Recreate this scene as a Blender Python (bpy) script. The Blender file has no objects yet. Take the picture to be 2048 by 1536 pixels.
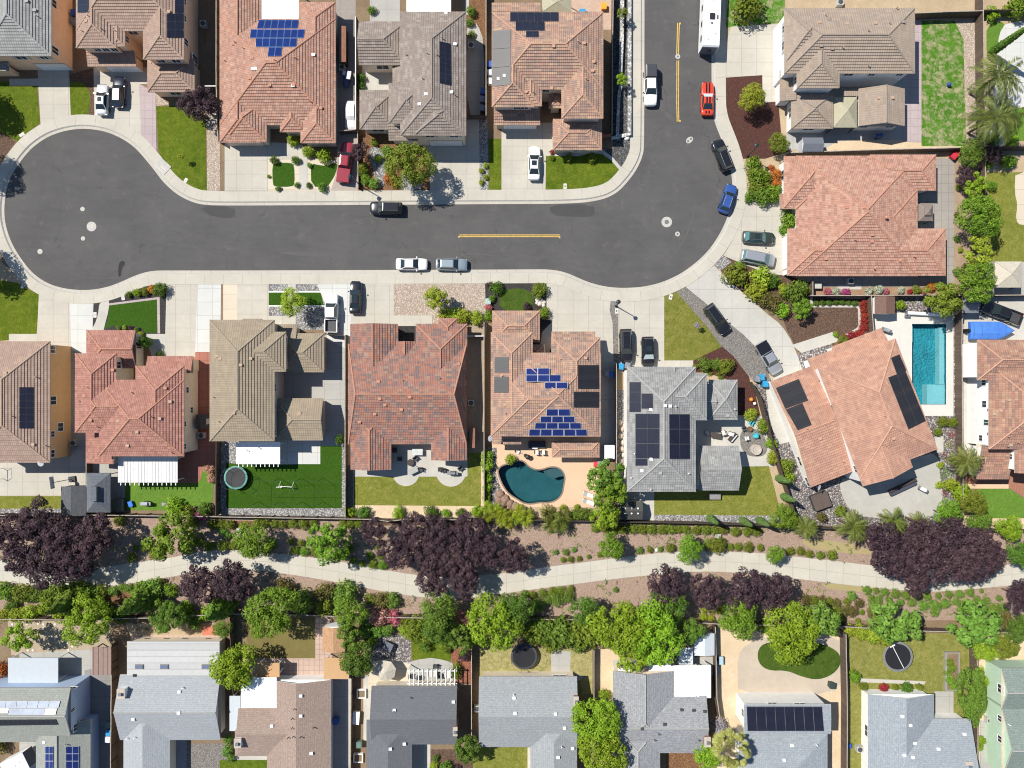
import bpy, math, random
from mathutils import Vector, Matrix
from mathutils.geometry import tessellate_polygon
random.seed(7)
R = random.Random(11)
S = 13.0; CX, CY = 1024.0, 768.0; H = 109.0          # photo pixels per metre on the ground, camera height
scene = bpy.context.scene
COL = scene.collection
def W(px, py, h=0.0):
    """survey point: photo pixel seen at height h -> plan position in metres"""
    k = (H - h) / H / S
    return ((px - CX) * k, (CY - py) * k)
def W3(px, py, h=0.0):
    x, y = W(px, py, h); return Vector((x, y, h))

# ------------------------------------------------------------------ tags and objects
def tag(o, label=None, cat=None, group=None, kind=None):
    if label: o['label'] = label
    if cat: o['category'] = cat
    if group: o['group'] = group
    if kind: o['kind'] = kind
    return o
def empty(name, loc, rz=0.0, label=None, cat=None, group=None):
    o = bpy.data.objects.new(name, None); COL.objects.link(o)
    o.empty_display_size = 0.5
    o.location = loc; o.rotation_euler = (0, 0, rz)
    return tag(o, label, cat, group)
class MB:
    """mesh builder: vertices, faces, one uv layer, material slots, smooth flags"""
    def __init__(s): s.v = []; s.f = []; s.uv = []; s.m = []; s.sm = []
    def vert(s, p): s.v.append(tuple(p)); return len(s.v) - 1
    def face(s, pts, uv=None, m=0, sm=False):
        i = [s.vert(p) for p in pts]
        s.f.append(i); s.m.append(m); s.sm.append(sm)
        s.uv.append(uv if uv else [(p[0], p[1]) for p in pts])
    def box(s, x0, y0, z0, x1, y1, z1, m=0, T=None, bottom=True):
        c = [(x0,y0,z0),(x1,y0,z0),(x1,y1,z0),(x0,y1,z0),(x0,y0,z1),(x1,y0,z1),(x1,y1,z1),(x0,y1,z1)]
        if T is not None: c = [T @ Vector(p) for p in c]
        for q in ((0,1,5,4),(1,2,6,5),(2,3,7,6),(3,0,4,7),(4,5,6,7)) + (((3,2,1,0),) if bottom else ()):
            P = [c[k] for k in q]
            a = (Vector(P[1]) - Vector(P[0])).length; b = (Vector(P[3]) - Vector(P[0])).length
            s.face(P, [(0,0),(a,0),(a,b),(0,b)], m)
    def tube(s, p, q, r, n=6, m=0, r2=None, caps=True):
        p = Vector(p); q = Vector(q); r2 = r if r2 is None else r2
        d = q - p
        if d.length < 1e-6: return
        d.normalize(); a = d.orthogonal().normalized(); b = d.cross(a)
        c0 = [p + (a*math.cos(t)+b*math.sin(t))*r for t in (2*math.pi*k/n for k in range(n))]
        c1 = [q + (a*math.cos(t)+b*math.sin(t))*r2 for t in (2*math.pi*k/n for k in range(n))]
        for k in range(n):
            j = (k+1) % n; s.face([c0[k], c0[j], c1[j], c1[k]], None, m, True)
        if caps: s.face(c0[::-1], None, m); s.face(c1, None, m)
    def lathe(s, prof, n=16, c=(0,0,0), m=0):
        rings = [[(c[0]+r*math.cos(2*math.pi*k/n), c[1]+r*math.sin(2*math.pi*k/n), c[2]+z) for k in range(n)] for r, z in prof]
        for a, b in zip(rings, rings[1:]):
            for k in range(n):
                j = (k+1) % n; s.face([a[k], a[j], b[j], b[k]], None, m, True)
        s.face(rings[-1], None, m)
    def prism(s, pts, z0, z1, m=0, side=True, ms=None, holes=()):
        """flat polygon sheet (concave allowed) with optional sides"""
        P = [Vector((x, y, 0)) for x, y in pts]
        hs = [[Vector((x, y, 0)) for x, y in q] for q in holes]; al = P + [p for q in hs for p in q]
        for t in tessellate_polygon([P] + hs):
            q = [al[k] for k in t]
            if (q[1]-q[0]).cross(q[2]-q[0]).z < 0: q = q[::-1]
            s.face([(p.x, p.y, z1) for p in q], None, m)
        if side:
            n = len(P); ar = sum(P[i].x*P[(i+1)%n].y - P[(i+1)%n].x*P[i].y for i in range(n))
            if ar < 0: P = P[::-1]
            L = 0
            for i in range(n):
                a = P[i]; b = P[(i+1)%n]; d = (b-a).length
                s.face([(a.x,a.y,z0),(b.x,b.y,z0),(b.x,b.y,z1),(a.x,a.y,z1)], [(L,z0),(L+d,z0),(L+d,z1),(L,z1)], m if ms is None else ms)
                L += d
    def loft(s, rings, m=0, sm=True, close=True, caps=True):
        n = len(rings[0])
        for a, b in zip(rings, rings[1:]):
            for k in range(n if close else n-1):
                j = (k+1) % n; s.face([a[k], a[j], b[j], b[k]], None, m, sm)
        if caps: s.face(rings[0][::-1], None, m); s.face(rings[-1], None, m)
    def build(s, name, mats, parent=None, weld=False, loc=None):
        me = bpy.data.meshes.new(name)
        me.from_pydata(s.v, [], s.f)
        if not isinstance(mats, (list, tuple)): mats = [mats]
        for m in mats: me.materials.append(m)
        me.polygons.foreach_set('material_index', s.m)
        me.polygons.foreach_set('use_smooth', s.sm)
        ul = me.uv_layers.new(name='UVMap')
        ul.data.foreach_set('uv', [c for f in s.uv for p in f for c in p])
        if weld:
            import bmesh
            b = bmesh.new(); b.from_mesh(me); bmesh.ops.remove_doubles(b, verts=b.verts, dist=1e-4)
            bmesh.ops.recalc_face_normals(b, faces=b.faces); b.to_mesh(me); b.free()
        me.update()
        o = bpy.data.objects.new(name, me); COL.objects.link(o)
        if parent: o.parent = parent
        if loc is not None: o.location = loc
        return o
def smooth_closed(pts, it=2):
    for _ in range(it):
        q = []
        for a, b in zip(pts, pts[1:] + pts[:1]):
            q += [(a[0]*.75+b[0]*.25, a[1]*.75+b[1]*.25), (a[0]*.25+b[0]*.75, a[1]*.25+b[1]*.75)]
        pts = q
    return pts
def smooth_open(pts, it=2):
    for _ in range(it):
        q = [pts[0]]
        for a, b in zip(pts, pts[1:]):
            q += [(a[0]*.75+b[0]*.25, a[1]*.75+b[1]*.25), (a[0]*.25+b[0]*.75, a[1]*.25+b[1]*.75)]
        pts = q + [pts[-1]]
    return pts

# ------------------------------------------------------------------ materials
def lin(c):
    return tuple((x/12.92 if x <= .04045 else ((x+.055)/1.055)**2.4) for x in c)
class NT:
    def __init__(s, name):
        s.mat = bpy.data.materials.new(name); s.mat.use_nodes = True
        s.t = s.mat.node_tree; s.b = s.t.nodes['Principled BSDF']
    def n(s, typ, **kw):
        x = s.t.nodes.new(typ)
        for k, v in kw.items(): setattr(x, k, v)
        return x
    def l(s, a, b): s.t.links.new(a, b)
    def noise(s, vec, scale, detail=4, rough=.6, lo=.3, hi=.7):
        x = s.n('ShaderNodeTexNoise'); x.inputs['Scale'].default_value = scale
        x.inputs['Detail'].default_value = detail; x.inputs['Roughness'].default_value = rough
        if vec: s.l(vec, x.inputs['Vector'])
        r = s.n('ShaderNodeMapRange'); s.l(x.outputs['Fac'], r.inputs['Value'])
        r.inputs['From Min'].default_value = lo; r.inputs['From Max'].default_value = hi
        return r.outputs['Result']
    def mix(s, fac, a, b, blend='MIX'):
        x = s.n('ShaderNodeMix', data_type='RGBA', blend_type=blend)
        for sock, v in ((x.inputs['Factor'], fac), (x.inputs['A'], a), (x.inputs['B'], b)) if False else ((x.inputs[0], fac), (x.inputs[6], a), (x.inputs[7], b)):
            if isinstance(v, (int, float)): sock.default_value = v
            elif isinstance(v, tuple): sock.default_value = tuple(v) + (1,) if len(v) == 3 else v
            else: s.l(v, sock)
        return x.outputs[2]
    def math(s, op, a, b=None):
        x = s.n('ShaderNodeMath', operation=op)
        for i, v in enumerate((a, b)):
            if v is None: continue
            if isinstance(v, (int, float)): x.inputs[i].default_value = v
            else: s.l(v, x.inputs[i])
        return x.outputs[0]
    def pos(s): return s.n('ShaderNodeNewGeometry').outputs['Position']
    def uv(s): return s.n('ShaderNodeTexCoord').outputs['UV']
    def finish(s, col, rough=.9, bump=None, bstr=.3, bdist=.02, spec=.3, metal=0.0):
        if isinstance(col, tuple): s.b.inputs['Base Color'].default_value = col + (1,)
        else: s.l(col, s.b.inputs['Base Color'])
        if isinstance(rough, (int, float)): s.b.inputs['Roughness'].default_value = rough
        else: s.l(rough, s.b.inputs['Roughness'])
        s.b.inputs['Specular IOR Level'].default_value = spec
        s.b.inputs['Metallic'].default_value = metal
        if bump is not None:
            x = s.n('ShaderNodeBump'); x.inputs['Strength'].default_value = bstr; x.inputs['Distance'].default_value = bdist
            s.l(bump, x.inputs['Height']); s.l(x.outputs['Normal'], s.b.inputs['Normal'])
        return s.mat
MC = {}
def cached(f):
    def g(*a, **k):
        key = (f.__name__, a, tuple(sorted(k.items())))
        if key not in MC: MC[key] = f(*a, **k)
        return MC[key]
    return g
def sc(c, k): return tuple(min(1, x*k) for x in c)
@cached
def plain(name, c, rough=.6, spec=.4, metal=0.0, var=.12, scale=3.0):
    t = NT(name); p = t.pos()
    f = t.noise(p, scale, 5); g = t.noise(p, scale*9, 3)
    col = t.mix(f, sc(c, 1-var), sc(c, 1+var)); col = t.mix(t.math('MULTIPLY', g, .35), col, sc(c, 1-var*1.6))
    return t.finish(col, rough, spec=spec, metal=metal)
@cached
def ground(name, c1, c2, s1=.35, s2=6.0, speck=.5, c3=None, rough=.95, bump=.3, lo=.35, hi=.65):
    """two broad tones, fine speckle of a third"""
    t = NT(name); p = t.pos()
    a = t.noise(p, s1, 6, .62, lo, hi)
    col = t.mix(a, c1, c2)
    b = t.noise(p, s2, 4, .7, .35, .65)
    col = t.mix(t.math('MULTIPLY', b, speck), col, c3 if c3 else sc(c1, .55))
    c = t.noise(p, s2*3.3, 2, .6)
    col = t.mix(t.math('MULTIPLY', c, speck*.55), col, sc(c2, 1.35))
    return t.finish(col, rough, bump=b, bstr=bump, bdist=.04, spec=.15)
@cached
def pebbles(name, cols, scale=4.5, dark=.35, gap=(.03,.027,.022)):
    """voronoi stones of several tones with dark gaps"""
    t = NT(name); p = t.pos()
    v = t.n('ShaderNodeTexVoronoi'); v.inputs['Scale'].default_value = scale; t.l(p, v.inputs['Vector'])
    r = t.n('ShaderNodeValToRGB'); r.color_ramp.interpolation = 'CONSTANT'
    e = r.color_ramp.elements
    while len(e) < len(cols): e.new(.5)
    for i, c in enumerate(cols): e[i].position = i/len(cols); e[i].color = c + (1,)
    sp = t.n('ShaderNodeSeparateColor'); t.l(v.outputs['Color'], sp.inputs[0]); t.l(sp.outputs[0], r.inputs[0])
    d = t.n('ShaderNodeMapRange'); t.l(v.outputs['Distance'], d.inputs[0]); d.inputs[1].default_value = .25; d.inputs[2].default_value = .62
    col = t.mix(t.math('MULTIPLY', d.outputs[0], dark*2), r.outputs[0], gap)
    lo = t.noise(p, .5, 5)
    col = t.mix(t.math('MULTIPLY', lo, .3), col, sc(cols[0], .7))
    inv = t.math('SUBTRACT', 1.0, d.outputs[0])
    return t.finish(col, .9, bump=inv, bstr=.6, bdist=.04, spec=.2)
@cached
def grass(name, c1, c2, c3, dry=.35, s=.22, lo=.35, hi=.7):
    t = NT(name); p = t.pos()
    a = t.noise(p, s, 6, .65, .36, .64); b = t.noise(p, s*4.5, 6, .7, lo, hi); c = t.noise(p, 4.2, 5, .8, .36, .66)
    col = t.mix(a, c1, c2)
    col = t.mix(t.math('MULTIPLY', b, dry), col, c3)
    col = t.mix(t.math('MULTIPLY', c, .62), col, sc(c1, .5))
    e = t.noise(p, 1.1, 5, .7, .48, .72); col = t.mix(t.math('MULTIPLY', e, dry*.9), col, c3)
    d = t.noise(p, 26, 2, .7, .4, .7)
    col = t.mix(t.math('MULTIPLY', d, .3), col, sc(c2, 1.6))
    return t.finish(col, .9, bump=c, bstr=.9, bdist=.08, spec=.1)
@cached
def concrete(name, c, jx=0.0, jy=0.0, stain=.22, lw=.045):
    """broom-finished slab with control joints every jx, jy metres of its uv"""
    t = NT(name); p = t.pos()
    a = t.noise(p, .25, 7, .65); b = t.noise(p, 1.7, 6, .7); d = t.noise(p, 22, 2)
    col = t.mix(a, sc(c, 1-stain*.8), sc(c, 1.08))
    col = t.mix(t.math('MULTIPLY', b, stain*2.2), col, sc(c, .78))
    col = t.mix(t.math('MULTIPLY', d, .18), col, sc(c, .72))
    h = t.noise(p, .8, 8, .75, .58, .8); col = t.mix(t.math('MULTIPLY', h, stain*1.6), col, (c[0]*.62, c[1]*.56, c[2]*.5))
    sep = t.n('ShaderNodeSeparateXYZ'); t.l(t.uv(), sep.inputs[0])
    # each slab was poured apart: a slightly different tone per panel
    if jx or jy:
        cx = t.math('FLOOR', t.math('DIVIDE', sep.outputs[0], jx or 1e3)); cy = t.math('FLOOR', t.math('DIVIDE', sep.outputs[1], jy or 1e3))
        cb = t.n('ShaderNodeCombineXYZ'); t.l(cx, cb.inputs[0]); t.l(cy, cb.inputs[1])
        wn = t.n('ShaderNodeTexWhiteNoise'); t.l(cb.outputs[0], wn.inputs[0])
        col = t.mix(t.math('MULTIPLY', wn.outputs['Value'], .45), col, sc(c, .84))
    for i, j in ((0, jx), (1, jy)):
        if not j: continue
        m = t.math('PINGPONG', sep.outputs[i], j/2)
        k = t.math('LESS_THAN', m, lw/2)
        col = t.mix(t.math('MULTIPLY', k, .6), col, sc(c, .33))
    return t.finish(col, .85, bump=d, bstr=.15, spec=.2)
@cached
def tiles(name, cols, joint, tw=.30, ch=.40, patch=3, lw=.04, jf=.6, rough=.85):
    """tile roof: per tile and per patch colour picked from a blend, dark side joints"""
    t = NT(name); uv = t.uv()
    def cell(w, h, off):
        ad = t.n('ShaderNodeVectorMath', operation='ADD'); t.l(uv, ad.inputs[0]); ad.inputs[1].default_value = (off, 0, 0)
        sn = t.n('ShaderNodeVectorMath', operation='SNAP'); t.l(ad.outputs[0], sn.inputs[0]); sn.inputs[1].default_value = (w, h, 1)
        ob = t.n('ShaderNodeObjectInfo')
        wn = t.n('ShaderNodeTexWhiteNoise', noise_dimensions='4D'); t.l(sn.outputs[0], wn.inputs['Vector']); t.l(ob.outputs['Random'], wn.inputs['W'])
        return wn.outputs['Value']
    def ramp(v):
        r = t.n('ShaderNodeValToRGB'); r.color_ramp.interpolation = 'CONSTANT'; e = r.color_ramp.elements
        while len(e) < len(cols): e.new(.5)
        for i, c in enumerate(cols): e[i].position = i/len(cols); e[i].color = c + (1,)
        t.l(v, r.inputs[0]); return r.outputs[0]
    a = ramp(cell(tw*patch, ch, .13)); b = ramp(cell(tw, ch, 0))
    col = t.mix(.35, a, b)
    n = t.noise(t.pos(), .3, 6, .7); col = t.mix(t.math('MULTIPLY', n, .45), col, sc(cols[0], .72))
    mp = t.n('ShaderNodeMapping'); t.l(uv, mp.inputs[0]); mp.inputs['Scale'].default_value = (1.6, .22, 1)
    k = t.noise(mp.outputs[0], 1.0, 6, .7, .5, .75); col = t.mix(t.math('MULTIPLY', k, .42), col, sc(cols[1], .55))
    k = t.noise(t.pos(), .9, 6, .7, .55, .75); col = t.mix(t.math('MULTIPLY', k, .3), col, sc(cols[0], 1.25))
    f = t.noise(t.pos(), 7, 4, .7); col = t.mix(t.math('MULTIPLY', f, .25), col, sc(cols[-1], .7))
    sep = t.n('ShaderNodeSeparateXYZ'); t.l(uv, sep.inputs[0])
    m = t.math('PINGPONG', sep.outputs[0], tw/2); k = t.math('LESS_THAN', m, lw/2)
    col = t.mix(t.math('MULTIPLY', k, jf), col, joint)
    return t.finish(col, rough, bump=m, bstr=.7, bdist=.25, spec=.25)
@cached
def shingle(name, c1, c2, c3, sp=7.0):
    t = NT(name); p = t.pos(); uv = t.uv()
    sn = t.n('ShaderNodeVectorMath', operation='SNAP'); t.l(uv, sn.inputs[0]); sn.inputs[1].default_value = (.32, .145, 1)
    wn = t.n('ShaderNodeTexWhiteNoise'); t.l(sn.outputs[0], wn.inputs['Vector'])
    col = t.mix(wn.outputs['Value'], c1, c2)
    f = t.noise(p, sp, 4, .7, .4, .65); col = t.mix(t.math('MULTIPLY', f, .6), col, c3)
    g = t.noise(p, .3, 6, .65); col = t.mix(t.math('MULTIPLY', g, .35), col, sc(c1, .8))
    sep = t.n('ShaderNodeSeparateXYZ'); t.l(uv, sep.inputs[0])
    k = t.math('LESS_THAN', t.math('FRACT', t.math('DIVIDE', sep.outputs[1], .29)), .16)
    col = t.mix(t.math('MULTIPLY', k, .35), col, sc(c1, .5))
    return t.finish(col, .95, bump=f, bstr=.4, bdist=.03, spec=.15)
@cached
def stripes(name, c, w=.14, axis=0, dark=.45, rough=.8, var=.25, spec=.25, duty=.14):
    """boards or ribs along the uv: a dark joint every w metres, tone varying board by board"""
    t = NT(name); sep = t.n('ShaderNodeSeparateXYZ'); t.l(t.uv(), sep.inputs[0])
    q = t.math('DIVIDE', sep.outputs[axis], w)
    wn = t.n('ShaderNodeTexWhiteNoise', noise_dimensions='1D'); t.l(t.math('FLOOR', q), wn.inputs['W'])
    col = t.mix(wn.outputs['Value'], sc(c, 1-var), sc(c, 1+var))
    n = t.noise(t.pos(), 2.5, 6, .7); col = t.mix(t.math('MULTIPLY', n, .4), col, sc(c, .7))
    k = t.math('LESS_THAN', t.math('FRACT', q), duty); col = t.mix(t.math('MULTIPLY', k, dark), col, sc(c, .25))
    return t.finish(col, rough, bump=t.math('FRACT', q), bstr=.3, bdist=.03, spec=spec)
@cached
def leaf(name, c1, c2, c3):
    """foliage: every leaf clump its own tone"""
    t = NT(name); g = t.n('ShaderNodeNewGeometry')
    r = t.n('ShaderNodeValToRGB'); e = r.color_ramp.elements
    e[0].color = c1 + (1,); e[1].color = c3 + (1,); m = e.new(.55); m.color = c2 + (1,)
    ob = t.n('ShaderNodeObjectInfo')
    v = t.math('ADD', t.math('MULTIPLY', g.outputs['Random Per Island'], .75), t.math('MULTIPLY', t.noise(g.outputs['Position'], .7, 3), .25))
    t.l(v, r.inputs[0])
    hs = t.n('ShaderNodeHueSaturation'); t.l(r.outputs[0], hs.inputs['Color'])
    t.l(t.math('ADD', .86, t.math('MULTIPLY', ob.outputs['Random'], .3)), hs.inputs['Value'])
    t.l(t.math('ADD', .485, t.math('MULTIPLY', ob.outputs['Random'], .03)), hs.inputs['Hue'])
    m = t.finish(hs.outputs['Color'], .6, spec=.25)
    tr = t.n('ShaderNodeBsdfTranslucent'); t.l(hs.outputs['Color'], tr.inputs['Color'])
    ms = t.n('ShaderNodeMixShader'); ms.inputs[0].default_value = .32
    out = t.t.nodes['Material Output']
    t.l(t.b.outputs[0], ms.inputs[1]); t.l(tr.outputs[0], ms.inputs[2]); t.l(ms.outputs[0], out.inputs['Surface'])
    return m
@cached
def gloss(name, c, rough=.15, metal=0.0, coat=0.0, spec=.5):
    t = NT(name)
    n = t.noise(t.pos(), 30, 2)
    t.b.inputs['Coat Weight'].default_value = coat; t.b.inputs['Coat Roughness'].default_value = .04
    return t.finish(t.mix(t.math('MULTIPLY', n, .08), c, sc(c, .6)), rough, spec=spec, metal=metal)
@cached
def panel_mat(name, c, line, nx=6, ny=10, lw=.05, rough=.18, frame=None):
    """solar panel: cells in the 0-1 uv, frame round the edge"""
    t = NT(name); sep = t.n('ShaderNodeSeparateXYZ'); t.l(t.uv(), sep.inputs[0])
    col = t.mix(t.noise(t.pos(), .8, 3), sc(c, .8), sc(c, 1.2))
    for i, n in ((0, nx), (1, ny)):
        m = t.math('PINGPONG', t.math('MULTIPLY', sep.outputs[i], n), .5)
        col = t.mix(t.math('MULTIPLY', t.math('LESS_THAN', m, lw), .7), col, line)
    if frame:
        for i in (0, 1):
            m = t.math('PINGPONG', sep.outputs[i], .5)
            col = t.mix(t.math('LESS_THAN', m, .025), col, frame)
    return t.finish(col, rough, spec=.5)

# palette of surfaces
ASPH = None
def asphalt():
    t = NT('asphalt'); p = t.pos()
    mp = t.n('ShaderNodeMapping'); t.l(p, mp.inputs[0]); mp.inputs['Scale'].default_value = (.25, 1.0, 1)
    a = t.noise(p, .16, 7, .62, .38, .62); b = t.noise(mp.outputs[0], 1.1, 7, .7, .4, .75); c = t.noise(p, 14, 3, .75)
    col = t.mix(a, (.084,.082,.080), (.104,.101,.098))
    col = t.mix(t.math('MULTIPLY', b, .5), col, (.125,.119,.114))
    col = t.mix(t.math('MULTIPLY', c, .45), col, (.045,.044,.045))
    g = t.noise(p, .45, 8, .72, .56, .78); col = t.mix(t.math('MULTIPLY', g, .38), col, (.20,.175,.155))
    v = t.n('ShaderNodeTexVoronoi', feature='DISTANCE_TO_EDGE'); v.inputs['Scale'].default_value = .075
    w = t.n('ShaderNodeTexNoise'); w.inputs['Scale'].default_value = .5; w.inputs['Detail'].default_value = 6; t.l(p, w.inputs['Vector'])
    ad = t.n('ShaderNodeVectorMath', operation='MULTIPLY_ADD'); t.l(w.outputs['Color'], ad.inputs[0]); ad.inputs[1].default_value = (3,3,0); t.l(p, ad.inputs[2])
    t.l(ad.outputs[0], v.inputs['Vector'])
    k = t.math('LESS_THAN', v.outputs['Distance'], .0022); col = t.mix(t.math('MULTIPLY', k, .35), col, (.03,.03,.03))
    return t.finish(col, .9, bump=c, bstr=.3, spec=.2)
ASPH = asphalt()
CONC = concrete('concrete drive', (.485,.455,.39), 2.35, 2.15)
CONCW = concrete('new concrete', (.54,.54,.51), 2.3, 2.1, .1)
CONCB = concrete('beige concrete', (.56,.49,.38), 0, 2.3, .08)
CONCG = concrete('grey patio concrete', (.40,.39,.36), 2.4, 2.4)
CONCP = concrete('plain concrete', (.48,.46,.41), 0, 0)
WALK = concrete('sidewalk concrete', (.495,.465,.395), 2.93, 0, .2)
GUTT = concrete('gutter concrete', (.48,.445,.38), 2.93, 0, .2)
PATHC = concrete('path concrete', (.495,.465,.395), 2.6, 1.6, .16)
STAMP = concrete('stamped pink concrete', (.44,.36,.36), 1.2, 1.2, .3)
STAMPG = concrete('stamped grey concrete', (.34,.31,.28), 1.1, 1.4, .4)
REDC = concrete('red stained concrete', (.36,.15,.11), 1.2, 1.2, .2)
PEACH = concrete('peach pool deck', (.60,.42,.28), 0, 0, .08)
TILEP = concrete('pink paving tiles', (.50,.37,.30), .8, .8, .25, .07)
GR_LAWN = grass('lawn grass', (.050,.105,.006), (.115,.165,.012), (.23,.235,.03), .5)
GR_DEEP = grass('deep green lawn', (.038,.082,.010), (.06,.115,.014), (.12,.15,.03), .5)
GR_TURF = grass('artificial turf', (.034,.090,.007), (.044,.108,.009), (.06,.12,.018), .3, .08)
GR_LIME = grass('lime turf', (.11,.22,.030), (.14,.26,.035), (.17,.27,.05), .25)
GR_YEL = grass('yellowing lawn', (.135,.165,.020), (.20,.22,.034), (.33,.29,.085), .6)
GR_DRY = grass('dry lawn', (.20,.21,.045), (.36,.32,.12), (.50,.42,.23), .9, .5)
GR_PATCH = grass('patchy weeds', (.055,.17,.012), (.10,.24,.02), (.44,.37,.24), 1.0, .16, .5, .6)
MULCH = pebbles('greenbelt bark mulch', ((.37,.265,.20),(.31,.215,.165),(.43,.315,.24),(.34,.245,.19),(.40,.295,.23)), 8, .2, (.14,.10,.085)); STRAW = ground('straw and weeds', (.36,.28,.16), (.30,.27,.11), .6, 7, .4)
MULCHB = pebbles('brown bark mulch', ((.17,.095,.06),(.13,.075,.05),(.21,.13,.09),(.15,.09,.065)), 7, .35)
MULCHR = pebbles('red bark mulch', ((.115,.038,.028),(.085,.028,.022),(.15,.055,.04),(.10,.035,.03)), 8, .35)
MULCHD = pebbles('dark mulch', ((.05,.046,.048),(.035,.033,.036),(.07,.065,.065)), 8, .3)
ORANGE = pebbles('orange bark', ((.26,.125,.055),(.20,.10,.045),(.32,.17,.08)), 7, .3)
TERRA = pebbles('terracotta bark', ((.36,.13,.075),(.30,.11,.07),(.42,.17,.10)), 8, .3)
GRAV = pebbles('tan river gravel', ((.50,.40,.31),(.40,.32,.25),(.62,.53,.44),(.46,.36,.29),(.55,.47,.40)), 6, .3, (.14,.11,.085))
GRAVW = pebbles('white grey gravel', ((.42,.41,.40),(.30,.30,.30),(.55,.54,.52),(.20,.20,.21),(.48,.46,.43)), 5, .36)
GRAVG = pebbles('grey fine gravel', ((.27,.25,.225),(.22,.205,.185),(.33,.31,.28)), 8, .3)
GRAVD = pebbles('dark grey rock', ((.11,.11,.115),(.16,.16,.165),(.08,.08,.085),(.21,.21,.21)), 4.5, .4)
GRAVR = pebbles('mixed river rock', ((.30,.27,.27),(.44,.41,.40),(.20,.19,.20),(.55,.51,.48),(.33,.25,.23)), 4.2, .42)
SOIL = ground('tan soil', (.36,.27,.17), (.45,.35,.23), .4, 6, .45)
SOILB = ground('brown soil', (.17,.12,.075), (.24,.175,.11), .4, 6, .5)
SOILL = ground('pale sandy soil', (.52,.40,.26), (.60,.48,.33), .5, 5, .35)
STUC = lambda n, c: plain('stucco ' + n, c, .9, .2, 0.0, .07, 1.2)
PEACHW = STUC('peach', (.78,.54,.36)); ORW = STUC('ochre', (.68,.42,.21)); CREAM = STUC('cream', (.72,.63,.50)); WHITEW = STUC('white', (.80,.79,.76))
GREYW = STUC('grey', (.42,.41,.39)); BLUEW = STUC('pale blue', (.40,.50,.66)); GREENW = STUC('pale green', (.42,.56,.42)); TANW = STUC('tan', (.58,.48,.38))
WHITE = plain('white paint', (.80,.80,.78), .5, .4, 0.0, .05); TRIM = plain('trim paint', (.48,.42,.34), .6)
DTRIM = plain('dark trim', (.10,.085,.075), .6); BLACK = plain('black plastic', (.018,.018,.020), .5, .4); GREYM = plain('grey metal', (.30,.30,.31), .4, .5, .6)
DARKG = plain('charcoal', (.055,.056,.060), .6); TAUPE = plain('taupe canvas', (.36,.31,.24), .9); OLIVE = plain('olive canvas', (.36,.335,.235), .85); BEIGE = plain('beige canvas', (.46,.42,.34), .9)
GLASS = gloss('window glass', (.035,.045,.055), .06, 0.0, 0.0, .7)
WOOD = stripes('weathered fence boards', (.115,.085,.065), .14, 0, .5)
WOODT = plain('fence cap wood', (.36,.31,.26), .85, .2, 0.0, .25, 2.5); WOODD = plain('dark stained wood', (.05,.036,.028), .8)
WOODB = plain('brown wood', (.22,.12,.065), .75); BLOCK = pebbles('white block wall', ((.66,.65,.61),(.55,.54,.51),(.72,.71,.68)), 3.0, .35)
CONCWALL = plain('concrete block wall', (.43,.38,.32), .9, .2, 0.0, .15, 1.5)
SOLB = panel_mat('blue solar cells', (.010,.020,.11), (.035,.05,.17), 6, 10, .05, .16, (.55,.58,.62))
SOLN = panel_mat('navy solar cells', (.014,.015,.026), (.022,.024,.04), 6, 10, .05, .2, (.04,.043,.055))
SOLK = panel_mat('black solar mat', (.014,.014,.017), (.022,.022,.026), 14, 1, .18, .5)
SOLV = panel_mat('bright blue solar cells', (.007,.020,.115), (.02,.045,.18), 6, 10, .04, .14, (.15,.25,.50))
SOLW = panel_mat('cells with painted glare', (.27,.31,.39), (.36,.40,.47), 6, 10, .05, .6, (.5,.53,.6))  # sun glare on these panels is put into the pale base colour
# ================================================================== THE GROUND
G0 = 0.10                                   # lots stand a kerb higher than the road
road = [(1289,-260),(1289,0),(1288.5,290),(1286,309),(1279,328),(1268,347),(1254,365),(1236,384),(1214,396),(1190,402),(1160,406),(1099,408),(1024,408),
 (512,411),(440,411),(412,410),(393,407),(372,399),(350,386),(326,364),(310,342),(292,320),(275,300),(258,286),(240,275),(212,263),(175,257),(140,259),(105,269),(80,283),(58,301),(34,332),(18,360),(11,388),(8,421),(11,451),(22,484),(38,512),(62,544),(92,566),(130,578),(175,581),(212,575),
 (240,565),(270,551),(292,544),(312,541),(340,541),(512,541),(1024,539),(1085,538.5),(1103,539.5),(1120,542),(1137,547),(1155,555),(1176,564),(1200,571),(1225,575),(1250,576),(1286,574),(1324,565),(1361,548),(1394,524),(1419,499),(1439,469),(1451,444),(1459,422),(1464,398),(1465,372),(1463,350),(1460,332),(1451,300),(1440,272),(1430,247),(1425,225),(1423,205),(1423,0),(1423,-260)]
RD = smooth_open(road, 2)
def offset(pts, d):
    out = []
    for i in range(len(pts)):
        a = pts[max(0, i-1)]; b = pts[min(len(pts)-1, i+1)]
        dx, dy = b[0]-a[0], b[1]-a[1]; L = math.hypot(dx, dy) or 1
        out.append((pts[i][0] + dy/L*d*-1*-1, pts[i][1] - dx/L*d*-1*-1))
    return out
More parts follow.
